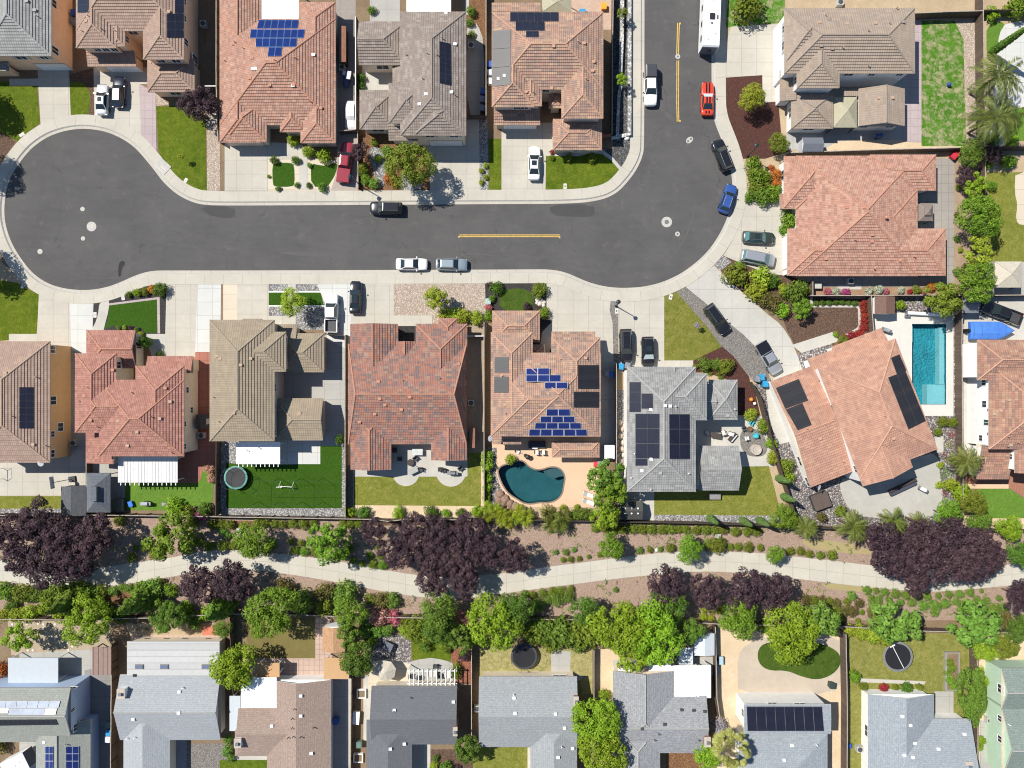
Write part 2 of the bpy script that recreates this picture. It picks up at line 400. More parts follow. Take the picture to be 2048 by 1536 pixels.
# travelling down the west side of the north-south street: outward (west) is to the left of the image
_t = offset(RD[:4], 10)
SGN = 1 if _t[1][0] < RD[1][0] else -1
OFF = lambda d: offset(RD, d*SGN)
PN = [0]
def struct(o): o['kind'] = 'structure'; return o
def patch(name, pts, lvl, mat, sm=0, cut=()):
    """a sheet of ground with a thin edge; lvl orders the layers"""
    if sm: pts = smooth_closed(list(pts), sm)
    PN[0] += 1; z = G0 + .006*lvl + .0005*(PN[0] % 11)
    mb = MB(); mb.prism([W(*p) for p in pts], z - .05, z, 0, holes=[[W(*p) for p in HOLES[k]] for k in cut])
    return struct(mb.build(name, mat))
def rect(name, x0, y0, x1, y1, lvl, mat): return patch(name, [(x0,y0),(x1,y0),(x1,y1),(x0,y1)], lvl, mat)
POOL1 = smooth_closed([(996,943),(1001,934),(1013,929),(1024,929),(1030,924),(1040,921),(1049,925),(1056,934),(1071,941),(1086,940),(1099,935),(1113,935),(1123,941),(1129,954),(1126,970),(1123,988),(1111,1000),(1096,1004),(1079,1003),(1061,1007),(1046,1004),(1034,996),(1022,989),(1013,980),(1004,965)], 2)
POOL2 = [(1823,648),(1891,648),(1891,809),(1823,809)]
HOLES = [POOL1, POOL2]
# ground sheet with the road cut out of it
kerb_line = OFF(7)
hole = [Vector((*W(*p), 0)) for p in kerb_line]
outer = [Vector(p) for p in ((-2600,-2600,0),(2600,-2600,0),(2600,2600,0),(-2600,2600,0))]
mb = MB()
hl = [[Vector((*W(*p), 0)) for p in q] for q in HOLES]
allp = outer + hole + hl[0] + hl[1]
for t in tessellate_polygon([outer, hole] + hl):
    q = [allp[k] for k in t]
    if (q[1]-q[0]).cross(q[2]-q[0]).z < 0: q = q[::-1]
    mb.face([(p.x, p.y, G0) for p in q])
struct(mb.build('ground', SOILB))
mb = MB(); mb.prism([W(*p) for p in OFF(2)], -.1, 0.0, 0, side=False); struct(mb.build('road', ASPH))
def strip(name, da, db, za, zb, mat, drop=None):
    A = OFF(da); B = OFF(db); mb = MB(); L = 0
    for i in range(len(A)-1):
        a0, a1, b0, b1 = (W(*p) for p in (A[i], A[i+1], B[i], B[i+1]))
        d = math.hypot(a1[0]-a0[0], a1[1]-a0[1]); w = math.hypot(b0[0]-a0[0], b0[1]-a0[1])
        q = [(*a0,za),(*a1,za),(*b1,zb),(*b0,zb)]
        uv = [(L,.3),(L+d,.3),(L+d,.3+w),(L,.3+w)]
        n = (Vector(q[1])-Vector(q[0])).cross(Vector(q[2])-Vector(q[0])).z
        mb.face(q if n > 0 else q[::-1], uv if n > 0 else uv[::-1])
        if drop is not None:
            mb.face([(*a0,za),(*a1,za),(*a1,drop),(*a0,drop)]); mb.face([(*b0,zb),(*b1,zb),(*b1,drop),(*b0,drop)])
        L += d
    return struct(mb.build(name, mat))
strip('gutter', 0, 5.2, .008, .02, GUTT)
strip('kerb', 5.2, 7.6, .02, .158, plain('kerb concrete', (.40,.385,.35), .85, .2, 0, .15), -.05)
strip('pavement', 7.55, 28, .158, .166, WALK, -.02)
# greenbelt
PTOP = [(-60,1116),(0,1119),(52,1128),(120,1136),(195,1135),(225,1132),(262,1125),(310,1119),(350,1114),(385,1105),(420,1100),(462,1099),(512,1102),(587,1109),(672,1121),(737,1133),(812,1147),(870,1153),(930,1153),(1024,1144),(1086,1134),(1161,1125),(1236,1115),(1299,1107),(1349,1103),(1424,1102),(1536,1106),(1573,1111),(1661,1120),(1761,1133),(1850,1138),(1930,1137),(2006,1130),(2048,1124),(2120,1112)]
PBOT = [(-60,1154),(0,1161),(50,1168),(112,1176),(175,1177),(225,1172),(312,1159),(350,1152),(400,1143),(450,1139),(512,1140),(579,1148),(687,1166),(762,1182),(820,1191),(850,1195),(937,1197),(1024,1184),(1149,1168),(1224,1158),(1299,1150),(1350,1145),(1421,1142),(1500,1147),(1561,1153),(1661,1166),(1773,1178),(1848,1184),(1911,1181),(2048,1168),(2120,1160)]
patch('greenbelt_ground', [(-200,1020)] + [(0,1031),(172,1030),(320,1032),(512,1035),(750,1039),(776,1043),(807,1039),(1024,1040),(1236,1044),(1399,1047),(1536,1053),(1673,1058),(1926,1060),(2048,1062),(2250,1064),(2250,1268),(2028,1265),(1831,1262),(1683,1252),(1446,1249),(1188,1240),(667,1233),(584,1229),(462,1228),(0,1240),(-200,1240)], 1, MULCH)
PT = smooth_open(PTOP, 2); PB = smooth_open(PBOT, 2)
def along(name, T, B, lvl, mat):
    mb = MB(); z = G0 + .006*lvl; n = 90; L = 0
    def rs(P):
        d = [0]
        for a, b in zip(P, P[1:]): d.append(d[-1] + math.dist(a, b))
        out = []; j = 0
        for k in range(n+1):
            s = d[-1]*k/n
            while j < len(d)-2 and d[j+1] < s: j += 1
            f = (s-d[j])/max(1e-6, d[j+1]-d[j]); out.append((P[j][0]+(P[j+1][0]-P[j][0])*f, P[j][1]+(P[j+1][1]-P[j][1])*f))
        return out
    A = [W(*p) for p in rs(T)]; C = [W(*p) for p in rs(B)]
    for i in range(n):
        d = math.dist(A[i], A[i+1]); w = math.dist(A[i], C[i])
        mb.face([(*C[i],z),(*C[i+1],z),(*A[i+1],z),(*A[i],z)], [(L,0),(L+d,0),(L+d,3.2),(L,3.2)]); 
        for P in (A, C): mb.face([(*P[i],z),(*P[i+1],z),(*P[i+1],z-.1),(*P[i],z-.1)])
        L += d
    return struct(mb.build(name, mat))
along('greenbelt_path', PT, PB, 5, PATHC)
patch('greenbelt_ground', [(700,1040),(980,1040),(985,1048),(700,1052)], 2, MULCHB)
patch('bare_soil', [(1600,1075),(1700,1085),(1760,1110),(1680,1105),(1610,1095)], 2, STRAW, 2)
patch('bare_soil', [(1640,1165),(1740,1170),(1760,1185),(1700,1182),(1650,1176)], 2, STRAW, 2)
patch('bare_soil', [(180,1195),(290,1170),(320,1150),(345,1165),(280,1200),(240,1210),(180,1215)], 2, ORANGE, 2)
patch('bare_soil', [(450,1040),(530,1042),(520,1060),(460,1062)], 2, ORANGE, 2)

# ---- top row of lots
rect('lot_ground', -80, -120, 1262, 236, 0.2, SOILB)
patch('driveway', [(76,140),(139,140),(143,240),(110,246),(83,260)], 5, CONC)
patch('footpath', [(20,158),(83,158),(83,172),(20,172)], 6, CONCP)
patch('driveway', [(188,136),(298,136),(298,169),(279,169),(284,285),(262,262),(235,248),(190,236)], 5, CONC)
patch('stamped_drive', [(279,168),(312,186),(314,306),(284,284)], 6, STAMP)
patch('lawn', [(-60,163),(19,164),(20,173),(75,173),(81,246),(62,262),(35,284),(0,262),(-60,240)], 3, GR_LAWN)
patch('flower_bed', [(-60,240),(0,262),(33,284),(14,308),(-10,340),(-60,340)], 2, MULCHB)
patch('lawn', [(140,167),(155,164),(170,168),(181,184),(181,212),(176,232),(143,232)], 3, GR_LAWN)
patch('flower_bed', [(139,150),(189,136),(190,232),(140,234)], 2, MULCHB)
patch('lawn', [(313,213),(371,213),(412,241),(414,386),(396,384),(366,366),(340,340),(318,306)], 3, GR_LAWN)
patch('gravel_bed', [(312,186),(340,210),(314,213)], 4, GRAV)
patch('gravel_bed', [(414,200),(440,200),(441,382),(415,384)], 4, GRAV)
rect('side_yard', 372, 0, 432, 210, 1, SOILB)
rect('driveway', 450, 280, 536, 382, 5, CONC); patch('footpath', [(534,284),(605,290),(616,318),(534,318)], 5, CONC)
rect('flower_bed', 536, 290, 716, 382, 2, SOILB); patch('concrete_border', [(534,318),(615,317),(678,322),(678,382),(534,382)], 3, CONCB)
patch('lawn', [(545,331),(551,326),(583,326),(589,331),(590,368),(584,374),(551,374),(546,369)], 5, GR_TURF, 1)
patch('lawn', [(622,327),(640,331),(652,332),(677,324),(672,348),(660,368),(654,374),(623,374)], 5, GR_TURF, 1)
rect('footpath', 598, 318, 616, 378, 6, CONCP)
patch('driveway', [(678,262),(716,262),(716,382),(662,382),(672,350)], 4, concrete('worn brown concrete', (.40,.34,.29), 2.6, 2.6, .3))
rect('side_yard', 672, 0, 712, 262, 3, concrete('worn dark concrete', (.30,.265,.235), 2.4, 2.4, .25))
patch('flower_bed', [(716,258),(850,285),(862,300),(862,382),(716,382)], 2, ORANGE)
patch('gravel_bed', [(738,292),(766,298),(772,330),(770,374),(752,378),(748,340),(740,320)], 3, GRAVW, 2)
patch('gravel_bed', [(806,345),(830,350),(852,380),(790,382)], 3, GRAVW, 2)
patch('driveway', [(846,286),(932,286),(934,236),(958,236),(960,382),(860,382),(860,310)], 5, CONC)
patch('gravel_bed', [(958,236),(975,236),(977,382),(960,382)], 4, GRAVW)
rect('patio', 740, -20, 800, 46, 4, CONCG); rect('courtyard', 725, 128, 800, 190, 4, CONCP); rect('patio', 930, -20, 938, 30, 4, CONCP)
patch('flower_bed', [(934,-20),(972,-20),(972,120),(950,60),(934,40)], 3, ORANGE)
patch('footpath', [(932,60),(944,42),(956,50),(968,84),(968,230),(934,234)], 4, CONCG, 1)
patch('lawn', [(977,278),(1003,278),(1003,382),(978,382)], 4, GR_LAWN)
patch('driveway', [(1003,246),(1106,246),(1106,298),(1092,308),(1091,380),(1003,380)], 5, CONC)
patch('flower_bed', [(1093,296),(1206,296),(1228,300),(1262,268),(1262,310),(1244,344),(1199,306),(1156,312),(1093,312)], 2, GRAVD)
patch('lawn', [(1091,309),(1156,310),(1180,304),(1204,305),(1222,318),(1240,338),(1226,358),(1206,370),(1186,378),(1091,380)], 4, GR_LAWN)
patch('concrete_border', [(1091,305),(1156,306),(1180,300),(1206,301),(1224,314),(1243,336),(1238,340),(1222,321),(1204,308),(1180,307),(1156,313),(1091,312)], 5, CONCP)
patch('rock_bed', [(1226,-40),(1262,-40),(1262,300),(1226,300)], 2, GRAVD)
patch('bare_soil', [(1140,-30),(1225,-30),(1225,70),(1205,60),(1140,30)], 3, ground('pinkish yard soil', (.42,.29,.22), (.50,.37,.28), .5, 5, .4))
rect('side_yard', 1205, 60, 1226, 262, 3, SOILB)

# ---- north-east lots
patch('lot_ground', [(1446,-120),(2250,-120),(2250,600),(1440,600),(1436,530),(1478,430),(1480,310),(1450,230)], 0.3, SOIL)
patch('verge', [(1460,-40),(1569,-40),(1569,46),(1450,56)], 2, GR_PATCH)
patch('driveway', [(1445,122),(1452,86),(1462,54),(1574,48),(1572,202),(1525,206),(1524,151),(1450,156)], 5, CONC)
patch('flower_bed', [(1444,155),(1524,151),(1525,205),(1556,203),(1562,270),(1582,302),(1530,318),(1484,318),(1474,295),(1456,250),(1444,222)], 3, MULCHR)
patch('patio', [(1572,140),(1843,140),(1843,283),(1676,285),(1650,301),(1572,301)], 3, CONCG)
patch('patio', [(1814,40),(1843,40),(1843,286),(1806,284),(1806,210),(1814,200)], 4, STAMP)
patch('lawn', [(1842,42),(1908,42),(1926,80),(1928,180),(1932,293),(1842,293)], 4, GR_PATCH)
patch('gravel_bed', [(1908,40),(1958,38),(1958,293),(1932,293),(1926,80)], 3, GRAV)
patch('bare_soil', [(1646,300),(1674,284),(1700,281),(1842,280),(1930,294),(1645,305)], 4, SOILL)
patch('patio', [(1998,62),(2012,46),(2100,38),(2100,212),(2030,214),(2000,244),(2012,292),(1972,292),(1986,200),(1994,110)], 4, CONCW, 1)
patch('lawn', [(1972,44),(2012,44),(1996,70),(1994,110),(1972,118)], 5, GR_LIME, 1)
patch('lawn', [(2014,234),(2030,216),(2100,208),(2100,282),(2010,282)], 5, GR_LIME, 1)
patch('driveway', [(1476,402),(1562,398),(1580,420),(1578,552),(1532,547),(1447,512),(1464,482),(1474,450)], 5, CONC)
patch('flower_bed', [(1482,314),(1572,314),(1578,420),(1562,400),(1478,404)], 3, SOIL)
patch('flower_bed', [(1434,524),(1461,508),(1536,546),(1580,552),(1622,568),(1626,592),(1700,600),(1490,590),(1446,552)], 2, MULCHB)
patch('gravel_bed', [(1424,532),(1446,510),(1462,524),(1444,540)], 4, GRAVW)
patch('patio', [(1871,316),(1908,318),(1906,574),(1624,574),(1624,548),(1890,548),(1890,466),(1832,466),(1832,380),(1871,380)], 4, STAMPG)
patch('flower_bed', [(1906,296),(1971,296),(1971,592),(1906,574)], 3, ground('bark and soil', (.36,.27,.19), (.27,.19,.13), .8, 5, .6))
rect('flower_bed', 1626, 573, 1926, 592, 3, ground('rose bed soil', (.34,.23,.15), (.25,.16,.10), .8, 5, .6))
rect('footpath', 1675, 570, 1722, 579, 5, CONCP)
rect('lot_ground', 1971, 292, 2250, 346, 2, SOIL)
rect('lawn', 1972, 345, 2200, 524, 4, GR_YEL)
patch('patio', [(2030,340),(2150,340),(2150,454),(2040,452),(2030,440),(2034,410),(2028,385)], 5, CONCB, 1)
rect('patio', 1971, 522, 2200, 592, 3, CONCG)
patch('flower_bed', [(1548,585),(1576,556),(1622,566),(1626,596),(1722,598),(1735,600),(1735,664),(1682,692),(1596,704),(1572,658)], 3, MULCHB)
patch('flower_bed', [(1722,602),(1736,602),(1735,664),(1684,694),(1668,690),(1676,672),(1716,656)], 4, ground('rose bed earth', (.20,.11,.07), (.15,.08,.05), .8, 6, .5))
patch('concrete_border', [(1620,592),(1624,592),(1625,611),(1714,611),(1720,617),(1721,655),(1716,660),(1680,678),(1678,675),(1713,656),(1716,651),(1715,618),(1711,615),(1620,615)], 5, CONCP)
patch('footpath', [(1583,690),(1664,664),(1678,682),(1602,706)], 6, CONCP)
patch('driveway', [(1371,574),(1400,555),(1428,531),(1446,551),(1489,589),(1536,630),(1556,645),(1568,659),(1580,678),(1588,696),(1596,715),(1604,740),(1548,764),(1530,720),(1511,694),(1485,668),(1461,649),(1414,609)], 5, concrete('long drive concrete', (.48,.465,.42), 2.6, 2.9))
patch('gravel_strip', [(1353,584),(1373,573),(1414,609),(1461,649),(1485,668),(1511,694),(1530,724),(1540,760),(1506,762),(1497,752),(1466,712),(1440,690),(1415,655)], 4, GRAVG)
patch('gravel_bed', [(1594,708),(1660,684),(1668,700),(1604,738)], 5, GRAVR)

# ---- south side of the street
patch('lot_ground', [(-120,500),(0,520),(40,560),(70,590),(110,606),(172,607),(172,1034),(-120,1034)], 0.4, SOIL); rect('lot_ground', 172, 640, 432, 1034, 0.5, SOILB)
patch('lawn', [(-90,540),(0,560),(36,566),(79,590),(74,668),(20,668),(20,680),(-90,690)], 3, GR_LAWN)
patch('footpath', [(19,668),(75,668),(75,684),(19,684)], 5, CONCP)
patch('driveway', [(79,586),(112,601),(140,607),(144,700),(74,690)], 5, CONC); patch('driveway', [(140,606),(188,606),(186,660),(176,710),(144,700)], 5.5, CONCW)
patch('flower_bed', [(186,600),(200,604),(197,632),(186,664)], 3, MULCHD)
patch('footpath', [(200,604),(219,598),(219,618),(210,652),(208,662),(180,664),(190,650),(197,630)], 5, CONCP, 1)
patch('flower_bed', [(216,602),(250,586),(290,570),(333,568),(331,668),(200,668),(205,650)], 2.5, MULCHD)
patch('concrete_border', [(219,607),(320,594),(321,667),(316,667),(315,599),(219,611)], 5, STAMP)
patch('lawn', [(220,608),(317,597),(317,665),(292,666),(282,655),(270,652),(226,652),(210,658),(216,640),(219,622)], 4, GR_TURF)
patch('driveway', [(334,568),(396,568),(391,714),(330,714)], 5, CONC); patch('driveway', [(396,568),(443,568),(441,704),(391,704)], 5.5, CONCW)
patch('footpath', [(292,668),(332,668),(332,716),(306,716),(296,690)], 4, CONCP)
patch('side_path', [(388,702),(424,702),(432,884),(432,922),(388,922)], 4, REDC)
rect('driveway', 447, 568, 475, 642, 5, CONCB); rect('driveway', 475, 568, 538, 642, 5.5, CONC)
rect('gravel_bed', 537, 568, 650, 660, 3, GRAVW); rect('lawn', 538, 585, 576, 611, 4, GR_TURF); patch('lawn', [(592,585),(642,585),(648,611),(592,611)], 4, GR_TURF)
for y0, y1 in ((583,585),(611,613)): rect('concrete_border', 537, y0, 650, y1, 5, WHITE)
rect('footpath', 576, 568, 592, 635, 6, CONCP); rect('footpath', 535, 632, 592, 650, 6.5, CONC)
patch('driveway', [(634,568),(702,568),(702,702),(655,680),(650,606)], 5, CONCW); patch('driveway', [(702,567),(788,567),(788,631),(865,631),(865,650),(832,652),(795,652),(795,660),(702,702)], 5.5, CONC)
patch('gravel_bed', [(788,567),(970,566),(974,650),(968,700),(934,700),(934,648),(866,650),(865,631),(788,631)], 3, GRAV)
patch('entry_court', [(792,650),(835,650),(835,690),(792,690)], 4, MULCHD)
rect('side_yard', 933, 640, 968, 918, 4, ground('side yard dirt', (.30,.24,.17), (.36,.29,.21), .6, 5, .4))
patch('flower_bed', [(970,566),(1094,566),(1094,632),(1080,690),(1060,690),(972,630)], 3, MULCHD)
patch('lawn', [(996,584),(1030,576),(1054,579),(1066,592),(1067,606),(1060,622),(1000,622)], 4, GR_DEEP, 1)
patch('entry_court', [(1060,640),(1104,640),(1104,724),(1060,724)], 4, MULCHD); patch('footpath', [(1084,664),(1103,645),(1104,690),(1092,722),(1076,722)], 5, CONCP)
patch('driveway', [(1093,566),(1112,566),(1150,576),(1184,594),(1221,602),(1219,620),(1225,646),(1227,730),(1103,730),(1103,645),(1093,630)], 5, CONC)
patch('gravel_strip', [(1219,602),(1237,602),(1238,730),(1227,730),(1225,646),(1219,620)], 4, GRAVG)
patch('driveway', [(1236,603),(1290,601),(1328,590),(1328,721),(1386,721),(1386,746),(1237,746)], 5, CONC)
patch('lawn', [(1328,590),(1354,583),(1415,655),(1449,691),(1386,721),(1328,721)], 4, grass('sparse olive lawn', (.115,.14,.02), (.18,.19,.03), (.30,.26,.08), .7))
patch('flower_bed', [(1386,721),(1449,691),(1466,712),(1498,754),(1502,780),(1478,800),(1470,765),(1412,745),(1386,745)], 4, MULCHR)
patch('side_yard', [(1472,758),(1506,768),(1520,830),(1476,830)], 3, MULCHR)

# ---- back yards above the greenbelt
rect('patio', -90, 900, 172, 991, 4, CONC); rect('side_yard', 100, 690, 172, 930, 3, CONCG); rect('lawn', -90, 992, 123, 1017, 4, GR_YEL); rect('gravel_bed', -90, 1017, 123, 1032, 4, GRAVW)
patch('lawn', [(251,960),(396,960),(404,938),(420,936),(428,962),(426,1000),(418,1012),(350,1014),(340,1021),(251,1020)], 4, GR_LIME)
patch('patio', [(236,912),(432,902),(432,930),(406,938),(402,958),(396,966),(236,966)], 5, REDC); rect('patio', 173, 912, 251, 1024, 3, CONCG)
patch('flower_bed', [(350,1014),(418,1012),(430,1000),(434,930),(434,1034),(340,1034)], 3, SOILB)
rect('gravel_bed', 432, 880, 692, 1036, 3, GRAVW); patch('lawn', [(453,926),(560,930),(641,926),(641,892),(684,892),(684,1016),(453,1016)], 4, GR_TURF)
rect('patio', 485, 876, 641, 928, 5, CONCW); patch('side_yard', [(540,745),(655,668),(690,668),(690,892),(540,892)], 4, CONCG)
patch('side_yard', [(655,668),(690,655),(690,690)], 5, CONCW)
rect('lot_ground', 690, 880, 968, 1036, 3, SOILL); patch('lawn', [(708,952),(783,950),(850,942),(930,940),(935,905),(962,905),(962,1012),(708,1010)], 4, GR_YEL)
patch('patio', [(707,930),(783,930),(783,860),(935,860),(935,953),(707,953)], 5, CONCP)
def disc(name, x, y, r, lvl, mat): return patch(name, [(x+r*math.cos(a), y+r*math.sin(a)) for a in (2*math.pi*k/40 for k in range(40))], lvl, mat)
disc('patio', 812, 945, 27, 6, CONCP); disc('patio', 902, 943, 30, 6, CONCP)
rect('side_yard', 691, 930, 707, 1034, 4, GRAVG)
rect('side_yard', 968, 690, 984, 900, 3, SOILB); patch('pool_deck', [(984,876),(1234,870),(1234,905),(1200,915),(1192,1014),(1150,1020),(984,1016)], 4, PEACH, cut=(0,))
rect('side_yard', 1200, 724, 1233, 922, 5, CONCG); patch('flower_bed', [(968,895),(994,895),(992,945),(998,966),(1006,984),(1020,1000),(1022,1040),(968,1040)], 5, GRAVR); rect('flower_bed', 968, 1014, 1237, 1043, 4.5, SOIL)
rect('lot_ground', 1234, 724, 1570, 1046, 0.6, SOIL); rect('gravel_bed', 1234, 780, 1256, 985, 3, GRAVW)
patch('patio', [(1388,835),(1535,832),(1545,934),(1480,934),(1478,985),(1388,985)], 4, CONCP); patch('gravel_strip', [(1478,868),(1492,855),(1520,860),(1535,885),(1532,912),(1500,914),(1482,900)], 5, GRAVG, 2)
patch('lawn', [(1308,978),(1390,978),(1478,975),(1480,933),(1537,932),(1562,1031),(1308,1029)], 5, GR_YEL); patch('gravel_bed', [(1308,1029),(1562,1031),(1578,1047),(1308,1045)], 4, GRAVW)
patch('footpath', [(1250,988),(1274,984),(1308,978),(1308,1042),(1240,1042)], 5, CONCP)
patch('gravel_bed', [(1506,770),(1560,750),(1750,596),(1926,594),(1926,1058),(1596,1050)], 2, GRAVR, cut=(1,))
patch('side_yard', [(1530,768),(1552,756),(1566,830),(1578,884),(1560,888),(1540,850)], 4, CONCP)
patch('pool_deck', [(1744,626),(1906,624),(1906,832),(1800,832),(1750,690)], 4, concrete('pale pool deck', (.56,.545,.50), 0, 0, .08), cut=(1,))
patch('patio', [(1678,962),(1702,950),(1760,940),(1830,915),(1876,904),(1880,960),(1886,1003),(1872,1026),(1850,1038),(1730,1036),(1698,1020),(1682,990)], 4, concrete('brushed patio', (.44,.43,.39), 0, 0, .3), 1)
patch('footpath', [(1868,875),(1886,872),(1886,905),(1874,905)], 4, CONCP)
rect('driveway', 1926, 592, 2250, 760, 3, CONCP); rect('patio', 1926, 760, 1980, 930, 3, CONCP)
patch('patio', [(1930,900),(2250,890),(2250,1000),(2046,994),(2018,976),(1930,976)], 4, concrete('brick paving', (.36,.17,.11), .5, .25, .4, .03)); rect('gravel_bed', 1928, 1030, 2250, 1062, 3, SOILL)
patch('lawn', [(1954,977),(2018,977),(2046,996),(2250,1000),(2250,1037),(1950,1036)], 5, GR_LIME); rect('concrete_border', 1930, 968, 2016, 977, 5, PEACH)

# ---- lots along the bottom edge
rect('lot_ground', -120, 1240, 2250, 1720, 0.8, SOILB)
patch('gravel_bed', [(16,1240),(222,1240),(222,1304),(110,1306),(24,1310)], 3, ground('tan decomposed granite', (.33,.27,.19), (.39,.32,.23), .5, 6, .3))
patch('side_yard', [(40,1306),(222,1296),(224,1536),(40,1536)], 4, CONCG)
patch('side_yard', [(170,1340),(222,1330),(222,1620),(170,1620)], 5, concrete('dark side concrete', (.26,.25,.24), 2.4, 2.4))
patch('bare_soil', [(252,1246),(432,1246),(432,1270),(262,1274)], 3, SOIL); rect('patio', 262, 1270, 452, 1300, 4, TILEP); rect('patio', 405, 1250, 434, 1270, 4, concrete('salmon slab', (.55,.19,.12)))
rect('driveway', 374, 1486, 456, 1620, 4, GRAVG); rect('porch', 336, 1470, 374, 1620, 4, concrete('grey porch', (.30,.31,.34)))
patch('lawn', [(490,1240),(632,1236),(632,1317),(500,1317)], 3, ground('worn brown lawn', (.15,.115,.045), (.17,.15,.05), .5, 7, .5))
rect('patio', 480, 1316, 660, 1360, 3, TILEP); rect('patio', 631, 1234, 664, 1318, 3.5, TILEP)
rect('side_yard', 660, 1354, 702, 1620, 4, CONCG); rect('side_yard', 692, 1356, 702, 1530, 5, CONCP)
rect('footpath', 466, 1508, 574, 1620, 4, CONCP); patch('lawn', [(440,1519),(550,1519),(558,1526),(560,1620),(440,1620)], 5, GR_LAWN)
patch('lawn', [(823,1278),(903,1276),(902,1322),(880,1318),(862,1315),(840,1318),(824,1320)], 5, GR_LAWN)
patch('patio', [(812,1326),(838,1318),(862,1314),(884,1318),(905,1326),(918,1380),(812,1380)], 4, CONCG); patch('patio', [(738,1324),(780,1316),(822,1328),(815,1380),(736,1380)], 4.5, CONCB)
patch('gravel_bed', [(735,1270),(822,1268),(822,1328),(780,1318),(738,1330)], 3, GRAVR); patch('flower_bed', [(901,1298),(943,1298),(943,1366),(914,1366),(905,1326)], 4, TERRA)
rect('side_yard', 703, 1360, 745, 1620, 3, SOILB); rect('footpath', 727, 1350, 745, 1480, 3.5, CONCP); rect('footpath', 848, 1488, 861, 1620, 4, CONCP); rect('flower_bed', 861, 1498, 946, 1620, 4, MULCHB); rect('porch', 825,1488,849,1620,4,CONCG)
rect('side_yard', 914, 1366, 958, 1490, 2, SOILB)
patch('lawn', [(958,1296),(1188,1296),(1188,1420),(1150,1400),(958,1400)], 3, GR_DRY); patch('patio', [(1102,1302),(1141,1302),(1140,1340),(1168,1354),(1162,1360),(1102,1356)], 4, CONCG)
rect('lawn', 946, 1494, 1060, 1620, 4, GR_YEL); rect('footpath', 1055, 1494, 1062, 1620, 5, CONCP)
patch('bare_soil', [(1190,1296),(1250,1300),(1230,1420),(1190,1420)], 3, SOILL); patch('patio', [(1226,1320),(1440,1312),(1440,1350),(1226,1350)], 3, CONCG); rect('flower_bed', 1332, 1500, 1404, 1620, 4, ORANGE)
patch('bare_soil', [(1434,1254),(1692,1254),(1694,1600),(1434,1600)], 2, SOILL); patch('patio', [(1480,1300),(1500,1285),(1530,1272),(1690,1266),(1690,1350),(1664,1390),(1476,1392),(1474,1330)], 3, concrete('tan patio', (.46,.39,.31), 0, 0, .2), 1)
patch('lawn', [(1514,1300),(1530,1283),(1600,1280),(1646,1287),(1676,1302),(1683,1324),(1668,1347),(1636,1360),(1603,1353),(1573,1340),(1536,1341),(1516,1326)], 5, GR_DEEP, 2)
rect('lawn', 1698, 1266, 1953, 1620, 3, grass('meadow lawn', (.15,.18,.03), (.24,.245,.05), (.36,.31,.12), .7, .4)); rect('patio', 1868, 1382, 1906, 1440, 5, CONCG); patch('footpath', [(1720,1356),(1850,1362),(1848,1368),(1720,1364)], 5, CONCP)
rect('bare_soil', 1957, 1264, 2250, 1620, 3, SOILL); rect('side_yard', 1958,1440,1990,1620,4,CONCG)

# ---- road markings and covers
def line(pts, w, name='road_marking'):
    A = [W(*p) for p in pts]; mb = MB()
    for a, b in zip(A, A[1:]):
        d = Vector((b[0]-a[0], b[1]-a[1], 0)).normalized(); n = Vector((-d.y, d.x, 0))*w/2
        mb.face([(a[0]-n.x,a[1]-n.y,.005),(b[0]-n.x,b[1]-n.y,.005),(b[0]+n.x,b[1]+n.y,.005),(a[0]+n.x,a[1]+n.y,.005)])
    return struct(mb.build(name, YEL))
YEL = plain('yellow road paint', (.60,.39,.085), .7, .3, 0, .25, 2)
for dy in (-1.7, 1.7):
    line([(919,471.6+dy),(1120,471.6+dy)], .13)
for dx in (-1.7, 1.7):
    line([(1357+dx,46),(1355+dx,110)], .13); line([(1355.6+dx,121),(1355+dx,200),(1356+dx,243)], .13)
for p in ((918,473.4),(1119,474.5),(1360,47),(1360,242)):
    rect('road_marking', p[0]-1.6, p[1]-1.6, p[0]+1.6, p[1]+1.6, -15.8, YEL)
RING = plain('pale concrete collar', (.42,.405,.37), .8); IRON = plain('cast iron', (.20,.19,.18), .55, .5, .5, .25, 8)
def manhole(x, y, r, lab):
    p = W(x, y); o = empty('manhole_cover', (p[0], p[1], 0), 0, lab, 'manhole cover', 'utility covers in the road'); R_ = r/S
    m = MB(); m.lathe([(R_, 0), (R_, .006), (R_*.99, .009), (0.001, .010)], 28); m.build('collar', RING, o)
    m = MB(); m.lathe([(R_*.42, .008), (R_*.42, .014), (R_*.3, .016), (R_*.28, .012), (.12*R_, .014), (0.001, .016)], 20); m.build('lid', IRON, o)
manhole(183,453,9.7,'large pale manhole collar at the middle of the turning circle'); manhole(165,418,4.5,'small utility cover just above the large manhole of the turning circle')
manhole(166,477,4.3,'small utility cover just below the large manhole of the turning circle'); manhole(80,503,5.2,'small chipped utility cover near the lower left kerb of the turning circle')
manhole(1333.5,444,10.6,'large manhole collar at the bend of the street'); manhole(1355,468,4.8,'small utility cover just below the manhole at the bend'); manhole(1355.5,113,5,'small cover breaking the yellow centre line of the upper street')
p = W(1379,280); o = empty('manhole_cover', (p[0],p[1],0), .7, 'double figure-of-eight utility cover near the muscle car corner', 'manhole cover', 'utility covers in the road')
m = MB(); m.prism([(math.cos(a)*.62*(1 if abs(math.cos(a))>.4 else .9), math.sin(a)*.42) for a in (2*math.pi*k/24 for k in range(24))], 0, .009); m.build('collar', RING, o)
for sx in (-.28,.28):
    m = MB(); m.lathe([(.17,.008),(.17,.014),(0.001,.016)], 14, (sx,0,0)); m.build('lid', IRON, o)
